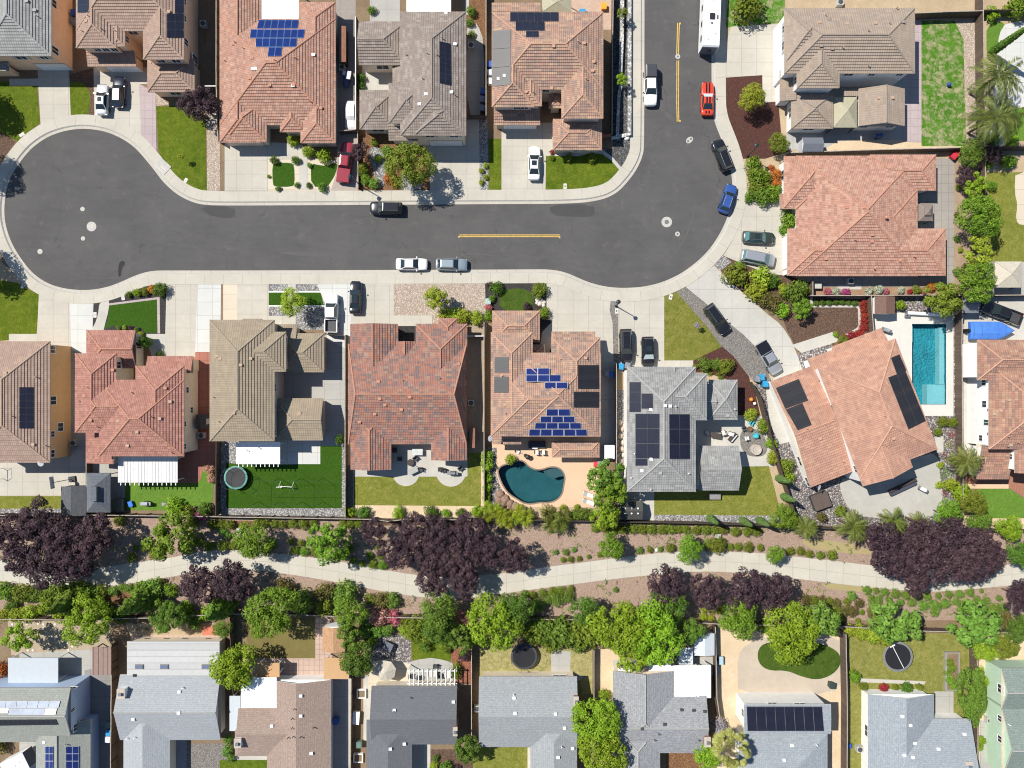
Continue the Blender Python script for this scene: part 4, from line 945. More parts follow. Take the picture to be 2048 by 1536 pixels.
for x in (1698,1744,1800): h.window(0,'S',x,4.5,1.3 if x<1700 else .9,.9)
h.window(1,'W',90,4.4,1.2,1.6,shutter=True); h.window(1,'W',58,4.4,1.0,1.3,shutter=True); h.window(2,'W',160,4.4,1.0,1.4); h.window(4,'W',225,1.7,1.3,1.6); h.window(4,'S',1618,1.8,1.5,1.0); h.window(5,'S',1728,2.0,1.1,.9); h.window(5,'S',1780,2.0,1.1,.9); h.window(1,'S',1580,4.5,.9,.8)
h = House('pale red tiled single storey house beside the green and silver cars', 1720, 440, WHITEW, T_PINK, R_RED)
h.vol(1592,312,1834,552,3.0,ax='y'); h.vol(1568,313,1650,415,3.0,ax='x',p=.36); h.vol(1740,310,1871,381,3.0,ax='x'); h.vol(1611,380,1834,500,3.05); h.vol(1575,458,1890,551,3.0,ax='x'); h.vol(1590,380,1720,419,3.0,ax='x'); h.vol(1560,388,1596,418,2.8,shed='W',p=.1,wall=False)
h.finish(); h.vent((1640,334),(1693,415),(1728,415),(1744,470),(1743,483),(1799,521)); h.vent((1708,480),(1827,514),(1747,538),kind='pipe'); h.vent((1770,436),c=R_RED,kind='turb'); h.vent((1746,497),(1651,518))
h.garage(4,'W',505,4.9); h.window(1,'W',350,1.6,1.4,1.6); h.window(3,'W',440,1.6,1.0,1.6)
# ---------------------------------------------- south side of the street
h = House('tan tiled two storey house with ochre side wall at the left edge', 30, 800, ORW, T_TANB, R_TAN)
h.vol(-52,683,100,925,5.7,ax='y'); h.vol(-90,683,26,760,5.65); h.finish()
h.panels([(39,774),(67,774),(67,857),(39,857)],2,6,SOLN); h.vent((12,746),(67,889)); h.vent((25,832),(74,754),(93,891),kind='pipe')
h.window(0,'E',699,4.4,1.0,1.1); h.window(0,'E',801,4.4,1.2,1.5); h.window(0,'E',854,2.6,1.2,1.2); h.window(0,'E',868,4.4,.8,.8); h.window(0,'E',907,4.4,1.0,.8)
h = House('crimson tiled two storey house with white ribbed patio cover', 260, 800, CREAM, T_BRICK, R_RED)
h.vol(151,707,233,865,5.6,ax='y'); h.vol(199,760,368,912,5.6); h.vol(272,732,368,912,5.6,ax='y'); h.vol(151,760,368,864,5.6,ax='x'); h.vol(174,661,271,736,3.1,ax='x',g='E'); h.vol(296,713,386,746,3.0,shed='N',p=.35); h.vol(173,850,236,926,2.9,shed='W',p=.25); h.vol(252,690,272,735,3.0,shed='E',p=.3)
h.finish(); h.vent((182,840),(254,741),(331,776),(170,792)); h.vent((196,853),(265,785),(302,833),(344,905),(177,775),(160,802),kind='pipe'); h.vent((341,803),(237,842),(275,864),(320,837),(256,891),c=R_TAN)
h.window(2,'E',780,3.6,.8,.8); h.window(2,'E',820,2.2,.8,.8); h.window(2,'E',848,4.4,.7,.7); h.window(2,'E',893,4.4,.7,.7); h.window(0,'E',730,4.2,.9,1.0); h.window(4,'E',693,1.5,1.2,1.9)
h = House('olive brown tiled two storey house with turf yard and round trampoline', 510, 760, TANW, T_OLIVE, R_OLV)
h.vol(420,640,549,882,5.7,ax='y'); h.vol(470,664,572,743,5.7,ax='x'); h.vol(486,638,524,720,5.6,ax='y'); h.vol(560,667,648,744,3.0,ax='x'); h.vol(530,649,594,690,2.9,shed='N',p=.25); h.vol(548,797,646,880,3.0,ax='x',g='E')
h.finish(); h.vent((435,712),(482,730),(502,717),(441,717),(599,827),(468,826),c=R_TAN); h.vent((439,843),(454,889),(479,884),(428,794),kind='pipe')
h.window(0,'E',775,4.4,1.0,1.0); h.window(0,'E',812,4.4,.8,.8); h.window(0,'E',865,4.4,.8,.9); h.window(5,'E',812,2.2,.9,.7); h.window(5,'E',860,2.2,.9,.7); h.window(3,'E',711,1.8,.9,1.2); h.window(1,'E',680,4.4,.7,.8)
h = House('red and slate blend tiled single storey house with two rear wings', 815, 790, TANW, T_BLEND, R_RED)
h.vol(697,688,933,888,3.0,ax='x',hi=.22); h.vol(701,648,796,780,3.0,ax='y',g='N'); h.vol(832,648,934,790,3.0,ax='y'); h.vol(791,683,830,790,3.0,ax='y',g='N',p=.45); h.vol(702,820,782,939,3.0,ax='y',g='S'); h.vol(863,820,933,920,3.0,ax='y',g='S'); h.vol(878,637,914,680,2.9,ax='y')
h.finish(); h.vent((760,797),(820,794),(770,810),(803,819),(750,828),(719,844),(917,728),(757,763)); h.vent((805,760),(879,756),kind='pipe')
h = House('mixed salmon tiled house with blue solar pyramid above the freeform pool', 1090, 770, TANW, T_MIX, R_SALM)
h.vol(982,665,1065,868,5.7,ax='y'); h.vol(1103,675,1200,872,5.7,ax='y'); h.vol(982,724,1200,872,5.7,ax='x'); h.vol(1030,706,1201,872.5,5.7,ax='y'); h.vol(985,622,1079,684,3.0,ax='x'); h.vol(984,850,1042,888,3.0,shed='S',p=.25); h.vol(1104,883,1198,914,2.7,ax='x',inset=.9); h.vol(1060,690,1088,724,3.0,ax='y'); h.vol(1103,664,1190,700,3.1,shed='N',p=.3)
h.finish(); h.vent((1171,716),(1003,752),(1010,810),(1104,769)); h.vent((1003,752),(1010,826),(1120,718),kind='pipe')
h.panels([(990,714),(1018,714),(1018,745),(990,745)],1,1,SOLK,name='heating_mat'); h.panels([(989,753),(1017,753),(1017,785),(989,785)],1,1,SOLK,name='heating_mat'); h.panels([(1155,730),(1197,730),(1197,778),(1155,778)],1,2,SOLK,name='heating_mat'); h.panels([(1147,783),(1197,783),(1197,815),(1147,815)],1,2,SOLK,name='heating_mat')
h.panels([(1052,737),(1099,737),(1099,764),(1052,764)],2,2,SOLB); h.panels([(1099,750.5),(1122,750.5),(1122,764),(1099,764)],1,1,SOLB); h.panels([(1089,765),(1135,765),(1135,777),(1089,777)],2,1,SOLB)
h.panels([(1093,817.5),(1140,817.5),(1141,831),(1092,831)],2,1,SOLB); h.panels([(1081,832),(1149,832),(1150,844),(1080,844)],3,1,SOLB); h.panels([(1070,845),(1162,845),(1163,857),(1069,857)],4,1,SOLB); h.panels([(1058,858),(1174,858),(1175,871),(1057,871)],5,1,SOLB)
h = House('slate grey tiled house with black solar arrays and gabled rear annex', 1350, 860, WHITEW, T_SLATE, R_GREY)
h.vol(1254,734,1391,983,5.7,ax='y'); h.vol(1300,747,1413,840,5.7,ax='x'); h.vol(1333,735,1362,800,5.65,ax='y',g='N'); h.vol(1418,760,1474,839,3.2,ax='x',hi=.9); h.vol(1400,768,1430,838,3.1,ax='x',g='EW'); h.vol(1398,892,1477,980,3.2,ax='x',g='EW',p=.42)
h.finish(); h.vent((1283,941),(1301,819),(1302,918),(1340,812),(1330,811),c=WHITE); h.vent((1350,812),(1268,907),(1261,955),(1376,946),(1300,978),(1468,818),kind='pipe',c=WHITE); h.vent((1320,946),(1426,916),(1455,831),c=R_GREY)
h.panels([(1259,764),(1282,764),(1282,824),(1259,824)],1,3,SOLN); h.panels([(1283,787),(1306,787),(1306,817),(1283,817)],1,2,SOLN); h.panels([(1271,827),(1319,827),(1319,917),(1271,917)],2,3,SOLN); h.panels([(1271,917.5),(1295,917.5),(1295,931),(1271,931)],1,1,SOLN); h.panels([(1337,828),(1378,828),(1379,918),(1338,918)],2,3,SOLN)
# the turned house at the end of the long drive
a7 = -math.radians(0) + math.radians(20.8)
h = House('turned salmon tiled house with black solar arrays next to the rectangular pool', 1710, 830, WHITEW, T_SALM, R_SALM, rz=a7)
h.vol(1636,736,0,0,5.9,uv=(165,236),ax='y'); h.vol(1636,736,0,0,5.9,uv=(106,253),ax='y',g='S'); h.vol(1541,763,0,0,3.2,uv=(104,226),ax='x',g='EW',p=.2)
h.vol(1663,694,0,0,3.0,uv=(106,46),shed='N',p=.28); h.vol(1615,719,0,0,3.0,uv=(56,46),shed='N',p=.28)
h.finish(); h.vent((1705,879),(1743,908),(1786,877),(1706,731),(1708,745)); h.vent((1685,923),(1612,857),(1768,832),kind='pipe'); h.vent((1640,877),(1703,880),c=R_SALM)
h.panels([(1551,776),(1597,758),(1616,801),(1570,818)],2,2,SOLK); h.panels([(1571,819),(1604,806),(1623,850),(1595,861)],1,2,SOLK); h.panels([(1780,716),(1797,709),(1811,741),(1792,749)],1,1,SOLK,cap=.5); h.panels([(1774,755),(1809,742),(1850,842),(1815,859)],2,3,SOLK,cap=.5)
for q, z in ((-3.2,1.7),(-6.6,1.6)): h.window(2,'W',q,z,1.4,1.3)
h.window(1,'W',-6.5,4.6,1.0,.9); h.window(1,'W',3.0,4.7,1.2,.6)
h = House('autumn blend tiled house with tall white side wall at the right edge', 2010, 800, WHITEW, T_AUT, R_SALM)
h.vol(1955,680,2120,760,5.7,ax='x'); h.vol(1978,730,2088,898,5.7,ax='y'); h.vol(2030,860,2140,946,5.5,ax='y',g='S'); h.vol(1953,888,2017,958,3.0,shed='S',p=.25); h.vol(1955,680,1968,736,5.6,ax='y',rd=False)
h.finish(); h.vent((2001,821),(1988,828),(2005,803),(2018,800),(2020,890),c=R_TAN); h.vent((2014,873),(2012,892),(2034,885),kind='pipe')
h.window(1,'W',808,4.0,.9,1.0); h.window(1,'W',845,4.6,.8,1.5,glass=plain('green blind',(.03,.07,.045))); h.window(1,'W',876,3.2,.8,.8); h.window(1,'W',868,4.9,.4,.6); h.window(1,'W',820,4.9,.4,.6); h.window(1,'W',765,3.9,.9,.9); h.window(2,'W',913,3.8,.7,1.0)
# ---------------------------------------------- bottom row
h = House('worn grey shingled house with pale blue walls at the bottom left corner', 50, 1450, BLUEW, SH_OLV, R_GREY, step=None)
h.vol(-100,1376,141,1472,5.7,ax='x',g='E',p=.36); h.vol(72,1440,181,1640,3.0,ax='y',g='N',p=.36); h.vol(-60,1462,90,1484,2.95,shed='S',p=.3);
h.finish(); h.slab(16,1316,116,1366,2.9,plain('pale blue sheet',(.42,.46,.49),.6,.3,0,.05),'patio_roof',False); h.panels([(-30,1402),(122,1402),(118,1401.5+14),(-30,1416)],7,1,SOLW); h.panels([(-20,1403+14),(19,1403+14),(17,1426),(-20,1426)],2,1,SOLN); h.panels([(20,1417),(91,1417),(90,1417+12),(18,1429)],3,1,SOLW); h.panels([(92,1417),(115,1417),(112,1429),(90,1429)],1,1,SOLN)
h.panels([(-20,1438),(112,1437),(117,1448),(-20,1450)],1,1,SOLK); h.panels([(92,1492),(108,1492),(108,1536),(92,1536)],2,3,SOLB); h.panels([(132,1492),(158,1492),(158,1536),(132,1536)],2,3,SOLB); h.vent((89,1484),c=WHITE); h.vent((133,1488),kind='pipe')  # first call lays a dark sheet standing in for the ridge step's shadow
h.window(0,'E',1452,3.4,1.0,1.8); h.window(0,'E',1420,4.5,.5,1.0); h.window(0,'N',145,4.6,1.0,.7)
h = House('blue grey shingled house with flat skylit rear extension', 345, 1420, CREAM, SH_BLUE, R_GREY, step=None)
h.vol(240,1349,441,1480,2.9,ax='x',g='EW',p=.36); h.vol(247,1400,340,1640,2.9,ax='y',p=.36,rd=False);
h.finish(); fr = h.slab(254,1283,439,1352,3.0,FLATG); h.vent((359,1383),(358,1425),(267,1438),c=WHITE); h.vent((367,1374),(271,1473),(256,1475),kind='pipe',c=WHITE); h.vent((270,1350),c=BLACK); h.chimney(236,1378,250,1395,4.4,WHITEW)
SKY = gloss('skylight glass', (.13,.16,.24), .1)
for x in (279,329,412):
    p = h.loc(x, 1333, 3.0); p = Vector((p[0], p[1], 2.9)); m = MB(); m.box(-.62,-.34,-.05,.62,.34,.14); o = m.build('skylight', plain('bronze frame',(.22,.19,.16),.5), fr); o.location = p
    m = MB(); m.box(-.54,-.26,.14,.54,.26,.18); g = m.build('pane', SKY, o)
h = House('brown shingled house with bright white flat roof corner and tan awnings', 570, 1450, WHITEW, SH_BRN, R_BRN, step=None, fascia=WHITE)
h.vol(534,1360,662,1640,3.0,ax='y',g='N',p=.3,rd=False); h.vol(477,1416,640,1508,3.0,ax='x',g='W',p=.3,rd=False); h.vol(470,1460,660,1512,2.98,ax='x',p=.25,rd=False)
h.finish(); h.vent((602,1391),(602,1431),(544,1451),(623,1506),c=WHITE); h.vent((589,1417),(585,1436),(585,1455),(577,1474),(587,1472),(602,1473),(628,1454),kind='pipe',c=DARKG); h.chimney(470,1477,482,1494,4.2,WHITEW)
h.window(0,'N',582,2.2,1.2,.7); h.window(0,'N',628,2.2,1.2,.7)
def flatroof(par, x0, y0, x1, y1, z, mat, posts=True, th=.12, slats=None, name='patio_cover', lab=None, cat='patio cover', edge=None, rib=None):
    """a freestanding or attached cover: deck, fascia beams and posts; a thing of its own"""
    a = W(x0, y1, z); b = W(x1, y0, z); c = ((a[0]+b[0])/2, (a[1]+b[1])/2)
    o = empty(name, (c[0], c[1], G0), 0, lab, cat); w, d = (b[0]-a[0])/2, (b[1]-a[1])/2; zz = z-G0
    m = MB(); m.box(-w,-d,zz-th,w,d,zz)
    if rib:
        n = int(2*w/rib)
        for k in range(n): m.box(-w+(k+.1)*rib, -d-.01, zz, -w+(k+.38)*rib, d+.01, zz+.05)
    m.build('roof_deck', mat, o)
    m = MB(); m.box(-w+.1,-d+.25,zz-th-.2,w-.1,-d+.4,zz-th); m.box(-w+.1,d-.4,zz-th-.2,w-.1,d-.25,zz-th); m.build('beam', edge or WHITE, o)
    for sx in (-1, 1):
        for sy in (-1, 1): m = MB(); m.box(sx*(w-.3)-.07, sy*(d-.33)-.07, 0, sx*(w-.3)+.07, sy*(d-.33)+.07, zz-th-.2); m.build('post', edge or WHITE, o)
    if slats:
        m = MB(); n = slats
        for k in range(n): x = -w + 2*w*(k+.5)/n; m.box(x-.05, -d-.45, zz-th-.14, x+.05, -d, zz-th)
        m.build('rafter_tail', edge or WHITE, o)
    return o
h = House('dark grey shingled house with white slatted pergola', 820, 1450, CREAM, SH_DK, DARKG, step=None)
h.vol(743,1372,914,1489,3.0,ax='x',g='EW',p=.3,rd=False); h.vol(733,1440,824,1640,2.98,ax='y',p=.3,rd=False)
h.finish(); h.vent((907,1403),(789,1420),(809,1487),(781,1497),c=WHITE); h.vent((822,1394),(788,1421),kind='pipe'); h.chimney(907,1454,914,1470,4.3,plain('brick red',(.30,.14,.10)))
h = House('grey shingled house south of the square trampoline yard', 1055, 1440, CREAM, SH_GRY, R_GREY, step=None)
h.vol(958,1353,1154,1494,3.1,ax='x',g='EW',p=.3,rd=False); h.vol(1061,1430,1154,1640,3.08,ax='y',p=.3,rd=False)
h.finish(); h.vent((1028,1395),(1030,1426),(1111,1427),(1129,1455),(1145,1496),(1116,1514),c=WHITE); h.vent((1027,1387),(1147,1457),(1123,1492),kind='pipe',c=WHITE); h.chimney(1148,1393,1156,1410,4.4,plain('brick red',(.30,.14,.10)))
h.window(0,'N',1072,2.3,1.2,.7); h.window(0,'N',1120,2.1,2.0,1.2)
h = House('speckled grey shingled house with white metal patio roofs', 1320, 1440, CREAM, SH_SPK, R_GREY, step=None)
h.vol(1226,1342,1349,1500,3.0,ax='y',g='N',p=.3); h.vol(1226,1392,1413,1506,3.02,ax='x',g='EW',p=.3); h.vol(1227,1450,1320,1640,3.0,ax='y',p=.3)
h.finish(); h.vent((1363,1419),(1387,1420),(1284,1457),(1409,1422),(1329,1448),c=DARKG); h.vent((1317,1467),(1309,1479),(1397,1479),kind='pipe',c=DARKG); h.chimney(1409,1474,1420,1492,4.4,plain('brick red',(.30,.14,.10)))
h = House('white walled house with dark roof mounted solar bank above a grey roof', 1570, 1450, WHITEW, SH_BG, R_GREY, step=None, fascia=WHITE)
h.vol(1488,1409,1662,1468,5.2,ax='x',g='EW',p=.04,rd=False); h.vol(1478,1467,1655,1640,3.2,ax='y',p=.2,rd=False)
h.finish(); h.panels([(1492,1412),(1643,1412),(1647,1461),(1494,1461)],8,1,SOLN,lift=.2); h.vent((1583,1490),(1568,1520),c=WHITE); h.vent((1632,1488),kind='pipe',c=WHITE)
h.window(0,'N',1600,4.0,1.6,.7); h.window(0,'N',1545,4.0,1.2,.9); h.window(0,'W',1425,3.4,1.0,1.2)
h = House('blue grey shingled house with white walls beside the vegetable bed', 1830, 1470, WHITEW, SH_BG, R_GREY, step=None, fascia=WHITE)
h.vol(1736,1389,1868,1640,3.0,ax='y',g='N',p=.3,rd=False); h.vol(1736,1438,1941,1640,3.02,ax='x',g='E',p=.3,rd=False)
h.finish(); h.vent((1804,1432),(1820,1450),(1829,1486),(1876,1497),(1808,1510),(1825,1514),(1928,1468),c=WHITE); h.chimney(1930,1523,1944,1540,4.6,plain('brick red',(.30,.14,.10)))
h.window(0,'N',1772,2.2,1.2,.8); h.window(0,'N',1818,2.2,1.2,.8); h.window(0,'W',1462,1.8,1.6,1.2)
h = House('pale green house with two green shingled gables at the right edge', 2040, 1430, GREENW, SH_GRN, R_GREY, step=None)
h.vol(2003,1336,2160,1420,4.4,ax='x',g='W',p=.45); h.vol(2004,1414,2160,1560,4.4,ax='x',g='W',p=.4)
h.finish(); h.window(0,'W',1378,3.6,1.2,1.3); h.window(1,'W',1437,3.3,.8,.9); h.window(1,'W',1478,3.3,.9,.9); h.vent((2016,1448),kind='pipe',c=WHITE)

# ---------------------------------------------- patio covers, awnings and flat additions
flatroof(0,518,-30,598,39,3.0,FLATW,lab='bright white flat patio roof behind the large red tiled house'); flatroof(0,813,-40,902,23,3.2,FLATW,lab='bright white flat patio roof at the top edge behind the grey brown house')
flatroof(0,236,913,355,965,2.9,plain('white ribbed metal',(.66,.66,.64),.5),slats=13,rib=.42,lab='white ribbed patio cover behind the crimson house')
flatroof(0,472,884,560,928,2.9,FLATW,slats=10,lab='plain white patio cover between olive house and turf yard')
flatroof(0,482,1355,553,1416,3.5,FLATW,lab='bright white flat roof on the brown shingled house',name='flat_roof',cat='flat roof')
TANC = plain('tan awning',(.47,.29,.15),.8,.2,0,.06)
flatroof(0,513,1326,559,1354,2.8,TANC,lab='smaller tan awning on the left of the brown shingled house',name='awning',cat='awning'); flatroof(0,648,1316,698,1358,2.8,TANC,lab='larger tan awning on the right beside the round dark tree',name='awning',cat='awning')
flatroof(0,459,1392,481,1462,2.7,plain('pale steel sheet',(.46,.50,.53),.5,.4,0,.06),lab='narrow pale steel carport strip beside the white flat roof',name='carport',cat='carport')
flatroof(0,1349,1331,1392,1393,3.1,FLATW,rib=.9,lab='left half of the white ribbed patio roof by the speckled house'); flatroof(0,1392,1331,1422,1396,3.0,FLATW,rib=1.2,lab='right half of the white ribbed patio roof by the fence')
flatroof(0,1298,1330,1349,1342,2.9,FLATW,lab='narrow white patio roof under the lime green tree'); flatroof(0,1358,1296,1386,1329,2.6,MEMB,lab='small pale lean-to roof under the lime green tree',name='lean_to',cat='lean-to')
flatroof(0,1236,1336,1262,1343,2.6,FLATW,lab='little white porch roof under the left of the lime tree')
flatroof(0,184,1294,222,1350,2.4,plain('rusty brown sheet',(.25,.17,.145),.6,.3,0,.12),rib=.7,lab='brown ribbed carport roof beside the concrete yard',name='carport',cat='carport',edge=WOODD)
# ================================================================== FENCES AND WALLS
def fence(lab, pts, h=1.85, mat=None, cap=None, th=.05, name='fence', cat='fence', post=2.4, group=None):
    """boards between posts along a surveyed top line"""
    P = [Vector((*W(x, y, h), 0)) for x, y in pts]; c = sum(P, Vector())/len(P)
    o = empty(name, (c.x, c.y, G0), 0, lab, cat, group); mb = MB(); cp = MB(); L = 0; hh = h-G0
    for a, b in zip(P, P[1:]):
        d = (b-a); l = d.length; d.normalize(); n = Vector((-d.y, d.x, 0))*th/2; a = a-c; b = b-c
        k = max(1, round(l/post))
        for q in range(k):      # each bay its own small lean and height, as fences have
            s, e = a+d*l*q/k, a+d*l*(q+1)/k; j = R.uniform(-.03,.03); z0 = -.15; z1 = hh-.05+j
            A, B = s-n, e-n; D, C_ = s+n, e+n
            for F, G in ((A,B),(C_,D)): mb.face([(F.x,F.y,z0),(G.x,G.y,z0),(G.x,G.y,z1),(F.x,F.y,z1)], [(L,0),(L+l/k,0),(L+l/k,h),(L,h)])
            mb.face([(A.x,A.y,z1),(B.x,B.y,z1),(C_.x,C_.y,z1),(D.x,D.y,z1)]); mb.face([(A.x,A.y,z0),(D.x,D.y,z0),(D.x,D.y,z1),(A.x,A.y,z1)]); mb.face([(C_.x,C_.y,z0),(B.x,B.y,z0),(B.x,B.y,z1),(C_.x,C_.y,z1)])
            n2 = n*2.4 if cap else n; 
            if cap:
                A, B = s-n2, e-n2; D, C_ = s+n2, e+n2; y0 = z1+.002; y1 = z1+.045
                cp.face([(A.x,A.y,y1),(B.x,B.y,y1),(C_.x,C_.y,y1),(D.x,D.y,y1)])
                for F, G in ((A,B),(B,C_),(C_,D),(D,A)): cp.face([(F.x,F.y,y0),(G.x,G.y,y0),(G.x,G.y,y1),(F.x,F.y,y1)])
            T = Matrix.Translation(s + n.normalized()*(th/2+.05)) @ Matrix.Rotation(math.atan2(d.y,d.x),4,'Z'); ps = MB(); ps.box(-.045,-.045,-.2,.045,.045,hh-.09+j,0,T); ps.build('post', WOODD, o); L += l/k
    mb.build('board_panel', mat or WOOD, o)
    if cap: cp.build('cap_rail', cap, o)
    return o
fence('long dark rear fence of the back yards, stretch left of the raised bend', [(-60,1031),(0,1031),(172,1030),(320,1032),(512,1035),(690,1038)], 1.8, None, WOODT)
fence('dark rear fence bending round behind the blend tiled house yard', [(690,1038),(750,1039),(776,1043),(807,1039),(968,1040)], 1.8, None, WOODT)
fence('dark rear fence behind the peach pool deck', [(968,1040),(1100,1041),(1236,1044)], 1.8, None, WOODD)
fence('dark rear fence behind the olive hedge balls and long gravel strip', [(1236,1044),(1399,1047),(1586,1053)], 1.8, None, WOODD)
fence('dark rear fence behind the turned house and its palms', [(1586,1053),(1673,1058),(1926,1060)], 1.8, None, WOODD); fence('rear fence behind the lime turf at the right edge', [(1926,1060),(2048,1062),(2120,1063)], 1.8, None, WOODD)
fence('brown fence between black shed yard and grey gazebo', [(172,862),(172,1030)], 1.7, None, WOODT)
fence('dark fence between red patio and white gravel strip', [(432,880),(431,1032)], 1.9, None, WOODD)
fence('thin fence beside the open bed pickup and turf yard', [(690,670),(690,1035)], 1.8, None, WOODT)
fence('pale capped fence between blend tiled house and pool house', [(968,644),(968,1016)], 1.8, None, WOODT)
fence('brown fence between pool house and slate grey house', [(1233,727),(1233,930),(1238,1040)], 1.8, None, WOODT)
fence('slanting dark fence between slate house yard and turned house', [(1504,765),(1522,795),(1545,880),(1568,955),(1584,1005),(1598,1048)], 1.9, None, WOODD)
fence('brown fence running beside the rectangular pool', [(1926,592),(1924,680),(1925,780),(1926,920),(1927,1050)], 1.9, None, WOODT)
fence('dark fence along the rose bed below the pale red house', [(1621,591),(1743,591),(1848,590),(1926,591)], 1.9, None, WOODT); fence('dark fence behind the grey shed and black pickup', [(1926,591),(2043,590),(2110,590)], 1.9, None, WOODT)
fence('short fence between red flower bed and brown roofed shed', [(1743,592),(1745,630),(1748,662)], 1.9, None, WOODT); fence('short pale gate fence left of the rose bed', [(1626,563),(1626,590)], 1.8, None, WOODT)
fence('dark fence between tan house yard and pale red house', [(1582,305),(1761,299),(1967,294)], 1.9, None, WOODT); fence('dark fence right of the purple shrub behind palms', [(1967,294),(2110,293)], 1.9, None, WOODD)
fence('tall fence between weedy lawn and palms', [(1967,-40),(1967,20),(1968,150),(1970,294)], 2.1, None, WOODT); fence('fence along the top of the weedy lawn', [(1829,26),(1900,23),(1967,21)], 2.1, None, WOODT); fence('fence at top right corner beside the palm garden', [(1967,20),(2110,19)], 1.9, None, WOODD)
fence('fence through the row of green trees beside the lime lawn', [(1971,294),(1971,420),(1970,545)], 1.6, None, WOODT)
fence('white topped fence left of the large red tiled house', [(432,-40),(432,172),(436,282)], 1.8, None, WOODT); fence('pale fence between large red house and grey brown house', [(711,33),(711,258)], 1.8, None, WHITE); fence('low pale fence beside the red pickup', [(715,262),(716,376)], 1.0, None, WOODT)
fence('pale capped fence right of the grey brown house', [(972,-40),(972,231)], 1.8, None, WOODT); fence('short gate fence in front of the bins by the grey brown house', [(934,231),(972,231)], 1.7, None, WOODD); fence('short pale gate behind the red pickup', [(676,262),(711,259)], 1.7, None, WOODT)
fence('brown fence behind the white block walls of the corner house', [(1227,-40),(1225,100),(1224,268)], 1.9, None, WOODT); fence('short brown fence below the corner house', [(1202,269),(1224,268)], 1.8, plain('red brown boards',(.22,.10,.06),.8)); fence('thin white gate rail beside the plum tree', [(408,172),(432,172)], 1.6, None, WHITE)
fence('brown fence left of the flat skylit house', [(222,1290),(222,1400),(220,1620)], 1.8, None, WOODT); fence('dark fence between skylit house and brown lawn', [(460,1236),(461,1300),(466,1390)], 1.8, None, WOODD)
fence('brown fence between brown shingled house and dark grey house', [(702,1356),(700,1620)], 1.8, None, WOODT); fence('fence left of the dry trampoline lawn', [(943,1298),(943,1480)], 1.8, None, WOODT)
fence('fence between dry lawn and sandy yard', [(1188,1300),(1188,1424)], 1.8, None, WOODT); fence('brown fence between white patio roofs and sandy strip', [(1431,1254),(1434,1397),(1440,1438)], 1.9, None, WOODT)
fence('tall brown fence between tan patio and meadow lawn', [(1692,1268),(1695,1412),(1694,1620)], 2.2, None, WOODT); fence('brown fence between meadow lawn and pale green house', [(1954,1282),(1956,1400),(1956,1620)], 2.0, None, WOODT)
for lab, pts in (('rear fence left of the white shed behind brown lawn',[(462,1228),(584,1229),(667,1233)]),('rear fence hidden among green trees right of the pink shrubs',[(667,1233),(940,1238),(1188,1240)]),('rear fence behind the large lime green trees',[(1188,1240),(1404,1246)]),('rear fence behind the metal shed and dark green tree',[(1404,1246),(1446,1249),(1560,1251)]),('rear fence behind the round trampoline',[(1660,1252),(1831,1262)]),('rear fence at the lower right behind the feathery tree',[(1831,1262),(1911,1264),(2028,1265),(2110,1266)]),('rear fence at the left among the conifers',[(-60,1238),(120,1240),(300,1236),(462,1228)])):
    fence(lab, pts, 1.8, None, WOODT)
fence('white block retaining wall nearer the street, upper stretch', [(1259,-40),(1259,120),(1259,270)], .7, BLOCK, BLOCK, .24, 'retaining_wall', 'retaining wall', 30)
fence('white block retaining wall nearer the corner house', [(1245,-40),(1244,70),(1241,143)], .8, BLOCK, BLOCK, .24, 'retaining_wall', 'retaining wall', 30)
fence('low grey block wall curving below the corner house', [(1242,170),(1238,190),(1235,262),(1236,278)], .7, BLOCK, BLOCK, .2, 'retaining_wall', 'retaining wall', 30); fence('short block return wall at the foot of the corner house wall', [(1222,277),(1258,268)], .6, BLOCK, BLOCK, .22, 'retaining_wall', 'retaining wall', 30)
fence('dark gate between open bed pickup and blend tiled house', [(650,668),(690,672)], 1.7, None, WOODD)
fence('white gate rail right of the blend tiled house', [(934,672),(968,672)], 1.5, None, WHITE)
# ================================================================== VEHICLES
TYRE = plain('tyre rubber', (.02,.02,.021), .8); RIMM = plain('alloy rim', (.42,.43,.44), .3, .5, .9); CGL = gloss('car glass', (.018,.028,.032), .04, 0, 0, .8); CGT = gloss('teal car glass', (.07,.16,.17), .05, 0, 0, .8); LAMP = gloss('clear lamp', (.42,.50,.52), .1); RLAMP = gloss('red lamp', (.16,.012,.01), .2)
P_ = lambda n, c, metal=.0, r=.22: gloss('paint ' + n, c, r, metal, .8)
PW = P_('white', (.78,.78,.77)); PBK = P_('black', (.012,.012,.014)); PNV = P_('navy', (.018,.022,.045)); PSI = P_('silver', (.42,.44,.46), .5, .3); PSB = P_('silver blue', (.33,.39,.43), .5, .3); PRD = P_('orange red', (.62,.055,.02)); PMR = P_('maroon', (.26,.022,.035)); PBL = P_('blue', (.045,.11,.36), .3); PGR = P_('dark green', (.045,.06,.045), .3); PCH = P_('champagne', (.42,.43,.40), .3)
KIND = {  # length, width, height, belt, hood, boot deck, rear glass base, roof rear, roof front, screen base
 'sedan': (4.85,1.84,1.45,.95,.90,1.02,-1.75,-.95,.30,1.10), 'suv': (4.85,1.95,1.75,1.12,1.08,1.1,-2.22,-1.98,.42,1.15), 'van': (5.05,1.98,1.75,1.08,1.0,1.05,-2.38,-2.1,.75,1.62),
 'wagon': (4.8,1.84,1.52,.98,.92,1.0,-2.1,-1.6,.32,1.05), 'muscle': (4.95,1.92,1.36,.93,.93,1.0,-1.75,-.85,.10,.80), 'pickup': (5.75,2.02,1.90,1.15,1.12,1.15,-.85,-.72,.72,1.42)}
